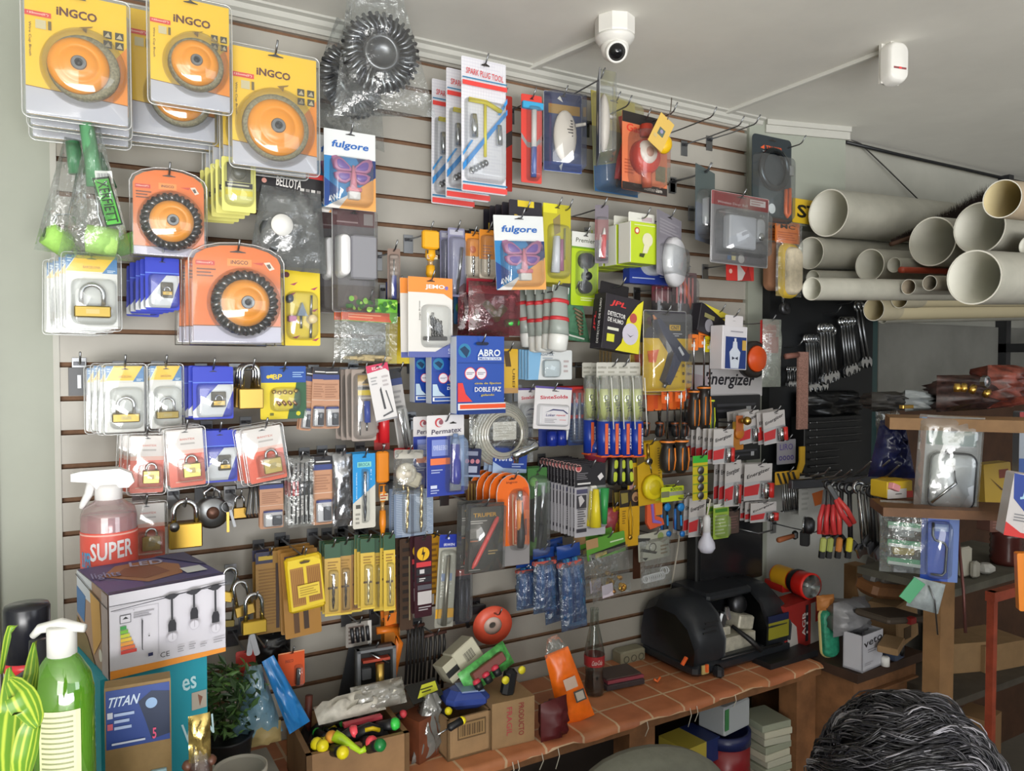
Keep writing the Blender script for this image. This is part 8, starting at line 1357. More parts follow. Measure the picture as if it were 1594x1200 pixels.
# bottles and plant in the corner
def PB(px,py,z): p=PD(px,py,z); return p
t=thing('black_bottle','black capped bottle with a red and white band at the picture edge','bottle',(PB(42,975,1.05).x,PB(42,975,1.05).y,1.131)); zt=PB(42,940,1.05).z-1.131; rb=.028
mb=MB();mb.lathe([(rb,zt-.075),(rb,zt-.004),(rb*.93,zt),(.0001,zt+.002)],M('#1c1d24',.25),None,26,sy=.9); mb.build('cap',t); mb=MB();mb.lathe([(rb*1.0,zt-.088),(rb*1.0,zt-.075)],M('#c83038',.3),None,26,sy=.9); mb.lathe([(rb,zt-.10),(rb,zt-.088)],M('#b9b9b4',.4),None,26,sy=.9); mb.build('red_band',t); mb=MB();mb.lathe([(rb*.9,0),(rb,.02),(rb,zt-.1)],M('#26272c',.35),None,26,sy=.9); mb.build('bottle_body',t)
t=thing('dark_pump','small dark pump bottle head between the black bottle and the green gel bottle','bottle',(PB(60,1030,.98).x,PB(60,1030,.98).y,1.131)); zt=PB(60,995,.98).z-1.131; mb=MB();mb.lathe([(.035,0),(.035,zt-.05),(.012,zt-.035),(.010,zt)],M('#202228',.3),None,20); mb.build('bottle_body',t)
t=thing('gel_bottle','green gel hand sanitizer bottle with white pump and a printed label','pump bottle',(PB(98,1090,.95).x,PB(98,1090,.95).y,1.131),(0,0,R(-35))); zt=PB(95,968,.95).z-1.131; zs=PB(98,1035,.95).z-1.131; g=clear('green_gel','#82c83c',haze=.36,gloss=.12,rough=.05); rb=.037
mb=MB();mb.lathe([(rb,.002),(rb,zs-.03),(rb*.9,zs-.01),(rb*.6,zs+.008),(.014,zs+.018)],g,None,28,sy=.8); mb.build('gel',t); mb=MB();mb.lathe([(.0165,zs+.014),(.0165,zs+.048),(.012,zs+.050)],WHITE,None,18); mb.lathe([(.0085,zs+.05),(.0085,zt-.008)],WHITE,None,12); mb.tube([(.03,0,zt-.006),(0,0,zt-.002),(-.028,0,zt-.008),(-.038,0,zt-.018)],[.005,.008,.006,.004],WHITE,10); mb.build('pump',t)
q=MB(); LHH=zs-.045; n_=8; vs=[]
for i in range(n_+1): a=R(-105+75*i/n_); vs += [(rb*1.03*cos(a),rb*.83*sin(a),.002),(rb*1.03*cos(a),rb*.83*sin(a),LHH)]
q.add(vs,[(2*i,2*i+2,2*i+3,2*i+1) for i in range(n_)],M('#d0d4a8',.5))
for k in range(16):
    z=LHH-.008-k*.0062
    if z < .005: break
    vs=[]
    for i in range(n_-1): a=R(-100+75*i/n_); vs += [(rb*1.036*cos(a),rb*.836*sin(a),z),(rb*1.036*cos(a),rb*.836*sin(a),z+.0022)]
    q.add(vs,[(2*i,2*i+2,2*i+3,2*i+1) for i in range(n_-2)],M('#8a9068',.5))
q.build('printed_label',t)
def leafmat():
    m=bpy.data.materials.new('striped_leaf'); m.use_nodes=True; nt=m.node_tree; b=nt.nodes['Principled BSDF']; b.inputs['Roughness'].default_value=.4; at=nt.nodes.new('ShaderNodeUVMap'); at.uv_map='leaf'; sp=nt.nodes.new('ShaderNodeSeparateXYZ'); w=nt.nodes.new('ShaderNodeMath'); w.operation='SINE'; m0=nt.nodes.new('ShaderNodeMath'); m0.operation='MULTIPLY'; m0.inputs[1].default_value=26
    cr=nt.nodes.new('ShaderNodeValToRGB'); cr.color_ramp.elements[0].color=lin('#5f8a26'); cr.color_ramp.elements[1].color=lin('#b0c046'); L=nt.links.new; L(at.outputs[0],sp.inputs[0]); L(sp.outputs[0],m0.inputs[0]); L(m0.outputs[0],w.inputs[0]); L(w.outputs[0],cr.inputs[0]); L(cr.outputs[0],b.inputs['Base Color']); b.inputs['Subsurface Weight'].default_value=.1; return m
LEAF=leafmat()
t=thing('striped_plant','potted plant with broad yellow and green striped leaves in the near corner','plant',PD(-20,1230,.78)); t.location.z=1.131; o=t.location
def leaf(pts,wd):
    mb=MB();P3=[PD(x,y,z)-o for x,y,z in pts]; vs=[]; N=12; fs=[]; cam_r=_m @ Vector((1,0,0))
    for i in range(N+1):
        s_=i/N*(len(P3)-1); k=min(int(s_),len(P3)-2); p=P3[k].lerp(P3[k+1],s_-k); tg=(P3[k+1]-P3[k]).normalized(); sd=tg.cross(_m @ Vector((0,0,1))).normalized(); w=wd*sin(PI*(.06+.92*(i/N)))**.8
        for j in range(5): f=(j-2)/2; vs.append(p+sd*w*f-(_m @ Vector((0,0,1)))*(-.006*(1-abs(f)))*-1)
    for i in range(N):
        for j in range(4): fs.append((i*5+j,i*5+j+1,i*5+j+6,i*5+j+5))
    mb.add(vs,fs,LEAF,True); ob=mb.build('leaf',t); uv=ob.data.uv_layers.new(name='leaf')
    for l in ob.data.loops: uv.data[l.index].uv=((l.vertex_index % 5)/4,(l.vertex_index//5)/N)
leaf([(8,1250,.76),(10,1180,.74),(18,1100,.73),(12,1040,.75)],.017); leaf([(-10,1230,.76),(28,1130,.74),(48,1050,.74),(20,1058,.76)][:3]+[(52,1000,.76)],.010); leaf([(10,1060,.72),(30,1080,.71),(45,1110,.71),(55,1135,.72)],.016); leaf([(0,1050,.76),(14,980,.78),(-8,960,.8)][:2]+[(24,975,.78)],.004); leaf([(30,1230,.73),(34,1190,.72),(45,1140,.72),(60,1100,.73)],.012)
mb=MB();mb.lathe([(.05,0),(.065,.07),(.068,.08),(.06,.08)],M('#6a4a3a',.6),None,20); mb.build('pot',t,TR((0,0,.0)))
# small green shrub on the work table and things beside it
tb=PD(352,1150,1.66); t=thing('potted_shrub','small leafy green shrub in a black pot behind the string light carton','plant',tb); t.location.z=.86; rr=random.Random(9); mb=MB();zc_=PD(345,1085,1.66).z-.86
LG_=[M('#3c5c2c',.5),M('#55783a',.5),M('#2c4422',.5)]
for i in range(420):
    th=rr.uniform(0,2*PI); ph=rr.uniform(-1,1); rad=.085*rr.uniform(.35,1); p=Vector((rad*cos(th)*math.sqrt(1-ph*ph),rad*sin(th)*.8*math.sqrt(1-ph*ph),zc_+rad*ph*1.05)); E=Euler((rr.uniform(0,6),rr.uniform(0,6),rr.uniform(0,6))).to_matrix(); L_=rr.uniform(.008,.018)
    mb.add([p+E @ Vector(v) for v in ((0,-L_,0),(L_*.35,0,.002),(0,L_,0),(-L_*.35,0,.002))],[(0,1,2,3)],LG_[i % 3])
mb.build('foliage',t); mb=MB()
for i in range(7): a=2*PI*i/7; mb.tube([(0,0,.06),(.04*cos(a),.03*sin(a),zc_)],.0022,M('#3f4a28'),5)
mb.build('stems',t); mb=MB();mb.lathe([(.045,0),(.055,.075),(.058,.08),(.05,.08),(.046,.07),(.0001,.07)],BLACK,None,20); mb.build('pot',t)
t=thing('white_tub','white boxed tub under the potted shrub on the work table','box',(tb.x,tb.y,TZ+.003)); mb=MB();mb.box(-.08,.10,-.07,.07,0,.074,M('#9a978e',.6)); mb.build('tub_body',t)
t=thing('white_bucket','white bucket rim at the bottom of the picture before the crate','bucket',PD(374,1215,1.38)); zt=PD(374,1193,1.38).z; t.location.z=CZ-.2; t.location.z=.0
mb=MB();mb.lathe([(.034,0),(.044,zt),(.047,zt),(.047,zt-.01),(.045,zt-.012),(.041,zt-.004),(.036,.2)],M('#a8a49a',.4),None,28,capped=False); mb.build('bucket_body',t)
t=thing('foil_wrapped_teddy','cellophane wrapped brown sweet with gold foil bow beside the teal box','sweet',PD(310,1150,1.12)); t.location.z=CZ+.002; zz=PD(310,1100,1.12).z-CZ
mb=MB();mb.ball(.024,M('#4a2c24',.4),(0,0,.11),14,9,sz=1.1); mb.ball(.018,M('#4a2c24',.4),(0,0,.145),14,8); mb.ball(.008,M('#5c3a2c',.4),(-.016,0,.157),8,6); mb.ball(.008,M('#5c3a2c',.4),(.016,0,.157),8,6); mb.ball(.009,M('#b98a6a',.5),(-.004,-.014,.143),8,6); mb.lathe([(.022,0),(.026,.06),(.02,.09)],M('#6a3430',.4),None,14); mb.build('brown_sweet',t)
mb=MB();bagshape(mb,.03,.07,.02,6,M('#c9b06a',.25,.9,0,30,.5),6,8,amp=.8); mb.build('gold_foil',t,TR((.0,-.004,.195))); mb=MB();bagshape(mb,.07,.19,.06,7,BAG,8,10,top=.3,amp=.3); mb.build('cellophane',t,TR((0,0,.095)))
# ---------------------------------------------------------------- plastic pipes on the rack at the right
PVC=M('#aaa89c',.45,0,.10,8); PVC_LIT=M('#f0efe4',.5); PRIM=M('#efede2',.4)  # bore colour lighter than the barrel, painting in light inside the pipes
rk=thing('pipe_rack','steel bracket rack carrying the stacked plastic pipes','rack',(P(1560,500,0).x,0,1.80)); mb=MB()
for x in (.0,1.0): mb=MB();mb.box(x-.02,x+.02,-.95,.02,-.03,.01,DSTEEL); mb.box(x-.02,x+.02,-.03,.02,-.3,.9,DSTEEL); mb.build('steel_arm',rk)
rk.location.z=P(1560,512,.5).z-.04
def pipe(label,cx,cy,ry,D,vp,m=PVC,L=2.4,wall=.03,socket=False,inner=None,grp='grey plastic pipes on the rack'):
    zd=D*F/(2*ry); p=PD(cx,cy,zd); d=ray(*vp).normalized(); t=thing('plastic_pipe',label,'pipe',p,(0,0,0),grp); q=d.to_track_quat('Z','Y'); t.rotation_euler=q.to_euler()
    r=D/2; mb=MB()
    o_=[(r*(1-wall*1.7),.0),(r,.0),(r,.0015)]+([(r*1.0,.09),(r*.90,.12)] if socket else [])+[(r*(.90 if socket else 1),L)]
    mb.lathe([(r,.0005)]+o_[2:],m,None,36,capped=False); mb.build('barrel',t); ri=r*(1-wall*1.7); mb=MB();mb.lathe([(ri,L),(ri,.0005)],inner or PVC_LIT,None,36,capped=False); mb.lathe([(ri,.0),(r,.0)],PRIM,None,36,capped=False,smooth=False); mb.build('bore',t); return t
VP_=(2850,470)
pipe('widest grey pipe of the upper row, its open end nearest the white column',1289,331.5,36.5,0.1633,VP_)
pipe('grey pipe directly under the widest upper one, beginning beside the cream roller sleeve',1261,394,25,0.1132,VP_)
pipe('grey pipe whose open end rests on the second pipe, left of the thin one',1353.7,412.6,25,0.1092,VP_)
pipe('thin cream pipe end between two wide ones, above the red pipe',1391.5,412.4,11.6,0.0493,VP_)
pipe('wide pipe end beneath the dark bristle brush',1451,376,38,0.158,VP_)
pipe('wide pipe end touching the upper yellowish one',1524,355,40,0.1548,VP_)
pipe('yellowish topmost pipe end with a tan barrel',1559.7,309.5,29.5,0.092,VP_,m=M('#a3927a',.45,0,.1,8),inner=M('#d8caa0',.5))
pipe('largest frontmost pipe end of the whole stack',1515.5,431.8,42.3,0.141,VP_)
pipe('small pipe end hidden behind the socketed one under the second pipe',1265,433,12.5,0.0557,VP_)
pipe('medium pipe with a clouded end, lowest at the column side',1263.5,449.6,17.8,0.0618,VP_)
pipe('cream socketed pipe, lowest of the stack beside the long wrenches',1360,481.5,18,0.0724,VP_,socket=True,m=M('#b3aa90',.45,0,.1,8),inner=M('#c9bd9a',.5))
pipe('smaller cream socketed pipe just above the lowest socketed one',1400,465.6,13.8,0.0547,VP_,socket=True,m=M('#b0a993',.45,0,.1,8),inner=M('#c9bd9a',.5))
pipe('thin brown tinted pipe end left of the frontmost wide pipe',1447,440.5,11.8,0.0417,VP_,m=M('#8f8878',.5,0,.1,8),inner=M('#9a9282',.5))
pipe('thin pale pipe end between the smaller socketed pipe and the brown tinted one',1414,446.5,11.8,0.0433,VP_,inner=M('#b5a894',.5))
pipe('pipe whose rim shows below the frontmost wide pipe',1490,476,19.5,0.0912,VP_)
pipe('thin pipe rim peeking out beneath the lowest socketed pipe',1374,495,8.5,0.0417,VP_)
pipe('pipe end cut by the picture edge, behind the topmost yellowish one',1604,383,17,0.0624,VP_)
p=P(1402,420,.455); t=thing('red_pipe','thin red lettered pipe running between the grey pipes','pipe',p); d=ray(*VP_).normalized(); t.rotation_euler=d.to_track_quat('Z','Y').to_euler(); mb=MB();mb.lathe([(.010,0),(.0105,.01),(.0105,2.2)],M('#b04a34',.4),None,16); mb.build('barrel',t)
p=P(1552,381,.58); t=thing('black_pipe','shiny black plastic wrapped pipe between the wide pipe ends','pipe',p); t.rotation_euler=ray(*VP_).normalized().to_track_quat('Z','Y').to_euler(); mb=MB();mb.lathe([(.014,0),(.015,.01),(.015,2.0)],M('#101114',.15),None,20); mb.build('barrel',t)
# bristle brush
p0=PD(1388,388,2.62); t=thing('bristle_brush','long dark brown bristle brush lying between the upper pipes','brush',p0); rr=random.Random(5); mb=MB();A=P(1387,380,.36)-p0; B_=P(1540,326,.36)-p0
mb.tube([A,B_],.008,DWOOD,6); mb.build('spine',t); mb=MB();br1=M('#2c201a',.8); up=Vector((0,0,1))
for i in range(2600):
    s_=rr.random(); q=A.lerp(B_,s_); top=P(1386+152*s_,371-88*s_,.36)-p0; hgt=max(.01,(top-q).z)*rr.uniform(.6,1.03); dr=Vector((rr.uniform(-.25,.25),rr.uniform(-.28,.28),1)); w=.0012
    mb.add([q+Vector((-w,0,0)),q+Vector((w,0,0)),q+dr*hgt],[(0,1,2)],br1); mb.add([q+Vector((0,-w,0)),q+Vector((0,w,0)),q+dr*hgt],[(0,1,2)],br1)
mb.build('bristles',t)
# cables on the rear wall
mb=MB();a=P(1317,214,0); mb.tube([P(1317,221,.012),P(1400,241,.014),P(1500,263,.014),P(1600,286,.012),P(1760,322,.012)],.007,BLACK,8); o=mb.build('black_cable'); tag(o,'thick black cable running along the ceiling edge above the pipes','cable')
mb=MB();mb.tube([P(1325,217,.012),P(1340,224,.006),P(1380,262,.006),P(1428,309,.006)],.0028,M('#3c3a38'),6); o=mb.build('thin_cord'); tag(o,'thin dark cord slanting down the wall from the black cable to the pipes','cord')
# ---------------------------------------------------------------- black board with wrenches
a=P(1200,462,.05); b=P(1366,622,.05); t=thing('tool_board','black tool board hung with combination wrenches below the pipes','board',((a.x+b.x)/2,-.035,0)); BW_=b.x-a.x; zb=P(1300,745,.05).z; zt=P(1280,440,.05).z
mb=MB();mb.box(-BW_/2,BW_/2*.90,-.012,.05,zb,zt,M('#15171a',.5)); mb.box(BW_/2*.90,BW_/2,-.012,.05,zb,zt,M('#2f4a4a',.35)); mb.build('board_body',t)
def wrench(label,px,y0,y1,d,grp,ang=6,sc_=1.0):
    A=P(px,y0,d); Bz=P(px,y1,d).z; L=A.z-Bz; t=thing('combination_wrench',label,'wrench',A,(0,R(-ang),0),grp); r=L*.045*sc_
    mb=MB();mb.tube([(x,0,z-r*1.6) for x,z in circ(r*1.4,14)],r*.62,CHROME,6,closed=True); mb.tube([(0,0,-r*3),(0,0,-L*.5),(0,0,-L+r*3)],[r*.75,r*.6,r*.85],STEEL,6); mb.build('wrench_shank',t)
    mb=MB();o=Vector((0,-L+r*2)); w=r*1.9; mb.prism([(o.x+x*w,o.y+z*w) for x,z in ((-.5,1.0),(.5,1.0),(1.1,.3),(1.0,-.6),(.6,-1.1),(.4,-.4),(0,-.1),(-.4,-.4),(-.6,-1.1),(-1.0,-.6),(-1.1,.3))],r*.6,-r*.6,CHROME,TR((0,0,0))); mb.build('open_jaw',t)
ordn=['first','second','third','fourth','fifth','sixth','seventh']
for k in range(7): wrench('small wrench on the middle hook, %s counted from the column side' % ordn[k],1254.5+3.9*k,521,611-k*.5,.07+.008*(k % 2),'small combination wrenches on the middle hook')
for k in range(5): wrench('medium wrench on the next hook, %s counted from the small ones' % ordn[k],1277+4.8*k,504+(5 if k == 4 else 0),600-2*k,.11+.008*(k % 2),'medium combination wrenches on one hook')
for k in range(5): wrench('larger wrench on the higher hook, %s counted from the medium ones' % ordn[k],1309+4.4*k,494,588-2*k,.09+.008*(k % 2),'larger combination wrenches on one hook',8)
for k in range(2): wrench(['longest wrench on the board, inner of the pair','longest wrench on the board, outer of the pair by the socketed pipe'][k],1333+6*k,470,574,.10,'two longest combination wrenches',12,.9)
for k in range(6): wrench('tiny wrench low behind the carpet strip, %s of six' % ordn[k],1227+3.2*k,571,602,.07+.008*(k % 2),'tiny combination wrenches',0,1.6)
for (px,py,s) in ((1300,487,'short and empty, high on the wrench board'),(1322,472,'carrying the two longest wrenches'),(1240,540,'empty, low on the wrench board')):
    q=P(px,py,.1); hook((q.x,q.z),.1,s,tip=.01)
t=thing('steel_pendulum','grey steel part with a round end hanging at the top corner of the wrench board','tool',P(1219,470,.12)); mb=MB();mb.tube([(0,0,.04),(0,0,0)],.004,CHROME,8); mb.lathe([(.022,-.008),(.024,0),(.022,.008),(.008,.009),(.0001,.004)],DSTEEL,TR((.01,0,-.022)),20,axis='Y'); mb.build('steel_part',t)
# dark tray rack under the board
l,w,h=spot((1252,648,1340,742),.12); t=thing('tray_rack','black plastic rack of narrow tool trays below the wrench board','rack',l); mb=MB();mb.bbox(w,.06,h,M('#121315',.5),(0,.03,0),None,.04); mb.build('rack_body',t)
for i in range(8): mb=MB();mb.bbox(w*.92 if i < 4 else w*.5,.012,h*.03,M('#2c2d30',.25),((0 if i < 4 else -.2*w),-.008,h*(.42-.118*i)),None,.2); mb.ball(.004,STEEL,(-.35*w,-.014,h*(.42-.118*i))); mb.build('tray_lip',t)
heap('black_bag','black plastic bag bulging above the tray rack','bag',1310,640,1.56,(.34,.10,.10),M('#141517',.3,0,.3,30),77,zd=2.85)
# stuff hanging right of the post
hang('yellow_knife',(1238,695,1251,740),.12,'yellow folding ruler piece hanging behind the yellow and black striped tag','yellow ruler piece','ruler',lambda r,w,h: MB().prism([(-.1*w,.5*h),(.5*w,.5*h),(.5*w,-.1*h),(.0,-.5*h),(-.5*w,-.45*h),(-.1*w,0)],0,-.006,M('#d8a81c',.4)).build('ruler_body',r),hk=False)
def mesh_pack(root,w,h):
    card(root,w,h*.32,'#c89a2c',[('p',[(.05+.2*i,.1),(.15+.2*i,.1),(.3+.2*i,.95),(.2+.2*i,.95)],'#2a2620') for i in range(4)],mat=TR((0,0,.34*h)),slot=None,name='striped_tag'); mb=MB()
    for i in range(7): mb.tube([((i-3)*.09*w,-.006,.2*h),((i-3)*.09*w+.04*w,-.010,-.46*h)],.0028,CHROME if i % 2 else STEEL,6)
    mb.build('steel_rods',root); mb=MB();mb.bbox(w*.62,.012,h*.03,STEEL,(.03*w,-.008,-.47*h)); mb.build('rod_band',root)
hang('steel_rod_pack',(1206,733,1244,796),.18,'bundle of thin steel rods under a yellow and black striped tag','striped tag rod bundle','rods',mesh_pack)
hang('purple_print_pack',(1209,684,1238,722),.10,'dim white card with purple print behind the carpet strip','purple printed card','card',simple('#8f8d94',[('t','LIRO',.5,.3,.7,.25,'#5a4a8a',0,0,.03),('t','oooo',.5,.75,.8,.2,'#4a3c80',0,0,.03)],slot=0),n=1)
hang('white_box_pack',(1243,742,1283,800),.20,'white folded card pack with an orange patch beside the steel rods','white card pack','pack',simple('#b5b5b2',[('p',[(.5,.45),(1,.38),(1,.75),(.62,.8)],'#c8641c'),('l',.1,.1,.4,.9,6,'#a0a09c')],slot=0),n=3,step=.03)
t=thing('round_lamp_part','chrome rimmed dark round gadget above the wooden handle','gadget',P(1258,818,.22),(0,0,R(30))); mb=MB();mb.lathe([(.028,-.01),(.030,.0),(.028,.012),(.018,.02),(.0001,.02)],DSTEEL,None,22,axis='Y'); mb.tube([(x,.012,z) for x,z in circ(.029,22)],.003,CHROME,6,closed=True); mb.bbox(.03,.03,.05,BLACK,(0,.01,-.045)); mb.build('gadget_body',t)
t=thing('wooden_handle','orange brown wooden tool handle lying level below the steel rods','handle',P(1222,838,.2)); t.name='wooden_mallet'; t['category']='mallet'; mb=MB();mb.tube([(-.035,0,-.002),(-.03,0,-.002),(.04,0,.004)],[.008,.0095,.008],M('#a4603c',.5),10); mb.build('handle',t); mb=MB();mb.bbox(.02,.02,.03,BLACK,(.05,0,.006),None,.3); mb.build('ferrule',t)
hook((P(1238,800,.1).x,P(1238,822,.1).z),.18,'carrying the wooden handled tool')
# wrenches and pliers on long hooks before the shelf
def bunch(label,px,y0,y1,zd,k,ang,col=DSTEEL):
    A=PD(px,y0,zd); L=A.z-PD(px,y1,zd).z; t=thing('hanging_wrench',label,'wrench',A,(0,R(ang),R(-30)),'dark wrenches on long hooks'); r=L*.05; mb=MB();mb.tube([(x,0,z-r*1.5) for x,z in circ(r*1.3,12)],r*.6,col,6,closed=True); mb.tube([(0,0,-r*2.5),(0,0,-L+r*2)],[r*.7,r*.8],col,6); mb.build('wrench_shank',t); mb=MB();w=r*2; o=-L+r*1.5; mb.prism([(x*w,o+z*w) for x,z in ((-.5,1.0),(.5,1.0),(1.1,.3),(.9,-.9),(.4,-.4),(-.4,-.4),(-.9,-.9),(-1.1,.3))],r*.6,-r*.6,col); mb.build('open_jaw',t)
for k,(px,y0,y1,zd,a,c) in enumerate(((1290,748,838,2.42,0,DSTEEL),(1300,750,845,2.40,-3,STEEL),(1311,750,850,2.38,2,DSTEEL),(1322,752,860,2.36,-2,DSTEEL),(1336,750,868,2.34,-6,CHROME),(1346,755,850,2.32,-6,STEEL),(1356,757,862,2.30,-4,DSTEEL),(1366,757,870,2.28,-5,STEEL))):
    bunch('dark hanging wrench, %s counted from the white card pack' % (ordn+['eighth'])[k],px,y0,y1,zd,k,a,c)
for k,(x0,y0,x1,y1) in enumerate(((1262,742,1292,728),(1270,746,1310,732),(1280,750,1326,731),(1300,752,1356,718),(1318,755,1385,716),(1340,758,1400,724))):
    A=PD(x0,y0,2.55-.03*k); B2=PD(x1,y1,2.25-.03*k); t=thing('long_wire_hook','long bare wire hook over the dark wrenches, %s counted from the white card pack' % ordn[k],'hook',A,(0,0,0),'long wire hooks'); mb=MB();v=B2-A; mb.tube([(0,0,0),v*.75+Vector((0,0,-.01)),v],.0028,STEEL,6); mb.build('wire',t)
t=thing('hook_rail','narrow dark steel panel holding the long wire hooks before the wall','panel',PD(1305,750,2.60)); mb=MB();mb.bbox(.38,.02,.03,DSTEEL,(0,.01,0),(0,0,R(-10))); mb.bbox(.03,.30,.02,DSTEEL,(0,.16,0)); mb.build('steel_rail',t)
for k,(px,py,a) in enumerate(((1281,808,6),(1291,808,2),(1301,808,-4),(1314,796,-32))):
    zd=2.30-.02*k; A=PD(px,py,zd); t=thing('red_pliers','red gripped pliers among the dark wrenches, '+ordn[k]+' of four'+(', slanted' if k == 3 else ''),'pliers',A,(0,R(a),R(-30)),'red gripped pliers'); mb=MB();mb.tube([(-.006,0,-.045),(-.009,0,0),(-.003,0,.045)],[.007,.008,.006],M('#c8383c',.35),8); mb.tube([(.008,.0,-.045),(.010,0,0),(.004,0,.045)],[.007,.008,.006],M('#d0443f',.35),8); mb.build('red_grip',t); mb=MB();mb.bbox(.018,.010,.05,STEEL,(0,0,.065),None,.3); mb.build('jaws',t)
for k,(px,c,lab) in enumerate(((1281,'#a8b060','pale lime clamp under the red pliers, outer'),(1292,'#9aa458','pale lime clamp under the red pliers, inner'),(1306,'#c07838','orange clamp under the red pliers'),(1322,'#d8c83a','yellow headed clamp under the red pliers'))):
    A=PD(px,848,2.30); t=thing('small_clamp',lab,'clamp',A,(0,R(5),R(-30)),'small clamps under the pliers'); mb=MB();mb.bbox(.018,.014,.045,M(c,.4),(0,0,0),None,.3); mb.build('grip',t); mb=MB();mb.bbox(.016,.012,.022,BLACK,(0,.002,-.030)); mb.build('jaws',t)
# ---------------------------------------------------------------- ceiling camera and motion sensor
p=PZ(957,12,CEILZ); t=thing('dome_camera','white dome security camera on a round ceiling box','camera',PZ(957,30,CEILZ-.0)); W_=M('#dcdad4',.4)
zc=PZ(957,30,CEILZ); t.location=(zc.x,zc.y,CEILZ); zdep=(_m.transposed() @ (zc-CAMP)).z*-1; s_=zdep/F
mb=MB();mb.lathe([(30*s_,-.045),(31*s_,-.040),(31*s_,0)],W_,None,8,smooth=False); mb.lathe([(5*s_,0),(5*s_,.002)],M('#c9c7c0'),TR((-.018,-.030,-.02)) @ RO(R(90),4,'X'),12); mb.build('junction_box',t)
mb=MB();mb.lathe([(24*s_,-.066),(30*s_,-.052),(31*s_,-.045)],W_,None,26); mb.build('collar',t); mb=MB();mb.ball(22*s_,W_,(0,0,-.072),22,14); mb.lathe([(17*s_,5*s_),(17*s_,21*s_),(15*s_,24*s_),(13*s_,23*s_)],W_,TR((0,0,-.078)) @ RO(R(-28),4,'Z') @ RO(R(28),4,'X'),22,axis='Y',capped=False); cb_=mb.build('camera_ball',t)
mb=MB();mb.lathe([(13.2*s_,20*s_),(13*s_,23*s_),(.0001,25*s_)],M('#141416',.12),TR((0,0,-.078)) @ RO(R(-28),4,'Z') @ RO(R(28),4,'X'),22,axis='Y'); mb.build('lens',cb_)
zc=PZ(1386,70,CEILZ); t=thing('motion_sensor','white motion sensor with a red indicator hanging from the ceiling','sensor',(zc.x,zc.y,CEILZ),(0,0,R(-12))); s_=(_m.transposed() @ (zc-CAMP)).z*-1/F; hh=PZ(1386,70,CEILZ).z-PD(1386,134,(_m.transposed() @ (zc-CAMP)).z*-1).z
mb=MB();mb.dome(rrect(38*s_,hh,14*s_,6),.035,W_,0,0,-hh/2,.8,.97); mb.box(-17*s_,17*s_,0,.01,-hh*.95,0,W_); sb_=mb.build('sensor_body',t); mb=MB();mb.bbox(24*s_,.002,3*s_,M('#8a4a4c',.4),(0,-.035,-hh*.66)); mb.bbox(5*s_,.003,3*s_,M('#e05050',.3),(0,-.0355,-hh*.66)); mb.build('indicator',sb_); mb=MB();mb.box(-10*s_,10*s_,-.02,.01,-.004,.0,W_); mb.build('mount',t)
# ---------------------------------------------------------------- chair and customer
zd=1.55; c=PD(1015,1200,zd); zt=PD(1015,1162,zd).z; t=thing('round_back_chair','chair with a rounded grey green padded back in front of the table','chair',(c.x,c.y,0),(0,0,R(-20))); GC=M('#6a6b60',.8,0,.08,60); w=110/F*zd
mb=MB();mb.dome([(w*1.15*cos(a),w*.75*sin(a)) for a in [2*PI*i/28 for i in range(28)]],.05,GC,0,0,zt-w*.75,.75,.96); mb.dome([(w*1.15*cos(a),w*.75*sin(a)) for a in [2*PI*i/28 for i in range(28)]][::-1],-.03,GC,0,0,zt-w*.75,.75,.96); mb.build('backrest',t)
mb=MB();mb.bbox(.42,.42,.07,GC,(0,.24,.47),None,.4); mb.build('seat',t); mb=MB();mb.tube([(-.03,.01,.45),(-.03,.015,zt-.2)],.012,BLACK); mb.tube([(.03,.01,.45),(.03,.015,zt-.2)],.012,BLACK); mb.build('back_support',t)
for sx in (-.17,.17):
    for sy in (.08,.40): mb=MB();mb.tube([(sx,sy,.45),(sx*1.1,sy,0)],.013,BLACK); mb.build('leg',t)
zd=.72; hc=PD(1412,1255,zd); t=thing('person','person with short wavy black and grey hair, seen from the forehead up','person',(hc.x,hc.y,0)); top=PD(1400,1108,zd).z; HC=Vector((0,0,top-.115))
SK=M('#b08068',.5,0,.06,60); SH=M('#2c3448',.8)
ang=math.atan2(-(hc.y-CAMP.y),-(hc.x-CAMP.x))+PI/2      # facing the photographer
FR=RO(ang+R(-8),4,'Z')
me_v=[]; mb=MB()
prof=[]; N1,N2=20,16
for i in range(N2+1):
    ph=PI*i/N2; zz=cos(ph)
    for j in range(N1):
        th=2*PI*j/N1; x=sin(ph)*sin(th)*.078; y=-sin(ph)*cos(th)*.098; z=zz*.115
        if zz < 0: f=1+zz*.28; x *= f; y *= (f if y > 0 else 1+zz*.15)
        if y < -.05 and -.75 < zz < -.1 and abs(x) < .016: y -= .020*sin(PI*(-zz-.1)/.65)
        if y < -.05 and .0 < zz < .25 and .015 < abs(x) < .05: y += .010
        me_v.append(HC+FR @ Vector((x,y,z)))
mb.add(me_v,[(i*N1+j,i*N1+(j+1) % N1,(i+1)*N1+(j+1) % N1,(i+1)*N1+j)[::-1] for i in range(N2) for j in range(N1)],SK,True)
zs=HC.z-.10
rings=[(.055,.058,zs),(.052,.055,zs-.05),(.09,.07,zs-.08),(.19,.10,zs-.12),(.21,.115,zs-.20),(.19,.12,zs-.34),(.17,.11,zs-.50),(.18,.12,zs-.62),(.17,.11,zs-.72)]
vs=[]
for a,b,z in rings: vs += [FR @ Vector((a*cos(2*PI*i/20),b*sin(2*PI*i/20),0))+Vector((0,0,z)) for i in range(20)]
mb.add(vs,[(k*20+i,k*20+(i+1) % 20,(k+1)*20+(i+1) % 20,(k+1)*20+i)[::-1] for k in range(8) for i in range(20)],SK,True)
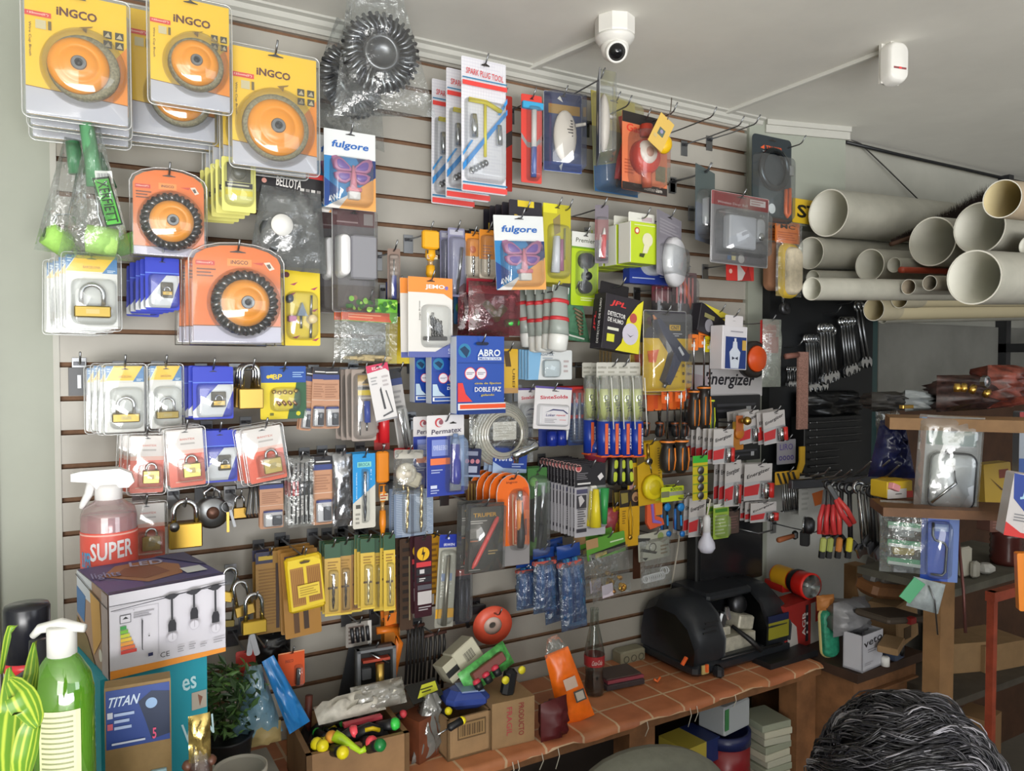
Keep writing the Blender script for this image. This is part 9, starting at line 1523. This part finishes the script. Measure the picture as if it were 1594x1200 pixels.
for s in (-1,1):
    mb.tube([FR @ Vector((s*.185,0,0))+Vector((0,0,zs-.14)),FR @ Vector((s*.24,0,0))+Vector((0,0,zs-.40)),FR @ Vector((s*.22,-.10,0))+Vector((0,0,zs-.60)),FR @ Vector((s*.20,-.14,0))+Vector((0,0,zs-.66))],[.05,.04,.028,.03],SK,12)
    for f in range(4): mb.tube([FR @ Vector((s*.20+(f-1.5)*.016,-.15,0))+Vector((0,0,zs-.68)),FR @ Vector((s*.20+(f-1.5)*.018,-.165,0))+Vector((0,0,zs-.71)),FR @ Vector((s*.20+(f-1.5)*.018,-.155,0))+Vector((0,0,zs-.74-.004*(f in (1,2))))],.0075,SK,8)
    mb.tube([FR @ Vector((s*.17,-.15,0))+Vector((0,0,zs-.67)),FR @ Vector((s*.155,-.17,0))+Vector((0,0,zs-.70))],.009,SK,8)
    mb.tube([FR @ Vector((s*.09,0,0))+Vector((0,0,zs-.70)),FR @ Vector((s*.10,-.01,0))+Vector((0,0,.42)),FR @ Vector((s*.10,.02,0))+Vector((0,0,.08))],[.085,.055,.04],SK,12)
    mb.tube([FR @ Vector((s*.10,.04,0))+Vector((0,0,.045)),FR @ Vector((s*.11,-.16,0))+Vector((0,0,.03))],[.045,.035],M('#2a2624'),10)
    mb.ball(.020,SK,HC+FR @ Vector((s*.078,.01,-.02)),10,7,sx=.5)
    mb.ball(.011,M('#e8e4de',.2),HC+FR @ Vector((s*.03,-.082,.012)),10,7)
mb.tube([HC+FR @ Vector((-.024,-.093,-.062)),HC+FR @ Vector((0,-.098,-.060)),HC+FR @ Vector((.024,-.093,-.062))],.005,M('#8f5048'),8)
mb.build('body',t)
mb=MB();vs=[]
for a,b,z in [(x*1.06+.006,y*1.06+.008,zz) for x,y,zz in rings[2:]]: vs += [FR @ Vector((a*cos(2*PI*i/20),b*sin(2*PI*i/20),0))+Vector((0,0,z)) for i in range(20)]
mb.add(vs,[(k*20+i,k*20+(i+1) % 20,(k+1)*20+(i+1) % 20,(k+1)*20+i)[::-1] for k in range(6) for i in range(20)],SH,True); mb.build('shirt',t)
mb=MB()
for s in (-1,1): mb.tube([FR @ Vector((s*.09,0,0))+Vector((0,0,zs-.70)),FR @ Vector((s*.10,-.01,0))+Vector((0,0,.42)),FR @ Vector((s*.10,.02,0))+Vector((0,0,.07))],[.10,.072,.06],M('#23262c',.8),12)
mb.build('trousers',t)
rr=random.Random(12); hb=[M('#17161a',.45),M('#24232a',.42),M('#4a484e',.5),M('#85838a',.5)]; mb=MB()
sc3=Vector((.083,.104,.120))
vs=[]
for i in range(9):
    for j in range(20):
        th=2*PI*j/20; ph=PI*(.50+.10*cos(th)-.12*max(0,-cos(th))**2)*i/8; vs.append(HC+FR @ Vector((sin(ph)*sin(th)*.081,sin(ph)*cos(th)*.101+.004,cos(ph)*.118)))
mb.add(vs,[(i*20+j,i*20+(j+1) % 20,(i+1)*20+(j+1) % 20,(i+1)*20+j)[::-1] for i in range(8) for j in range(20)],hb[0],True)
for k in range(7500):
    th=rr.uniform(0,2*PI); ph=math.acos(1-rr.random()*1.35)
    d=Vector((sin(ph)*sin(th),sin(ph)*cos(th),cos(ph)))
    if d.y < -.50 and d.z < .66 and abs(d.x) < .62: continue
    cl=(round(d.x*7),round(d.y*7)); cr_=random.Random(cl[0]*31+cl[1]); L=rr.uniform(.030,.048); lift=cr_.uniform(.10,.30)*rr.uniform(.7,1.2); wv=cr_.uniform(-.5,.5)
    p=Vector((d.x*sc3.x,d.y*sc3.y,d.z*sc3.z)); pts=[]
    for i in range(7):
        s_=i/6; nrm=Vector((p.x/sc3.x**2,p.y/sc3.y**2,p.z/sc3.z**2)).normalized()
        fl=Vector((.9+.5*sin(d.y*6+s_*2.2+wv),.45*sin(d.x*5+s_*3+wv*3)+.25,0)); tn=(fl-nrm*fl.dot(nrm)).normalized()
        pts.append(p+nrm*L*lift*sin(PI*min(1,s_*.9+.05))); p=p+tn*L/6
    g=sin(d.x*23+d.y*9)+sin(d.y*31-d.x*5); m=hb[3] if (g > .9 and rr.random() < .6) else hb[2] if (g > .3 and rr.random() < .5) else hb[rr.random() < .5]
    mb.tube([HC+FR @ q for q in pts],[.0005,.0008,.0009,.0009,.0007,.0005,.0002],m,3)
mb.build('hair',t)
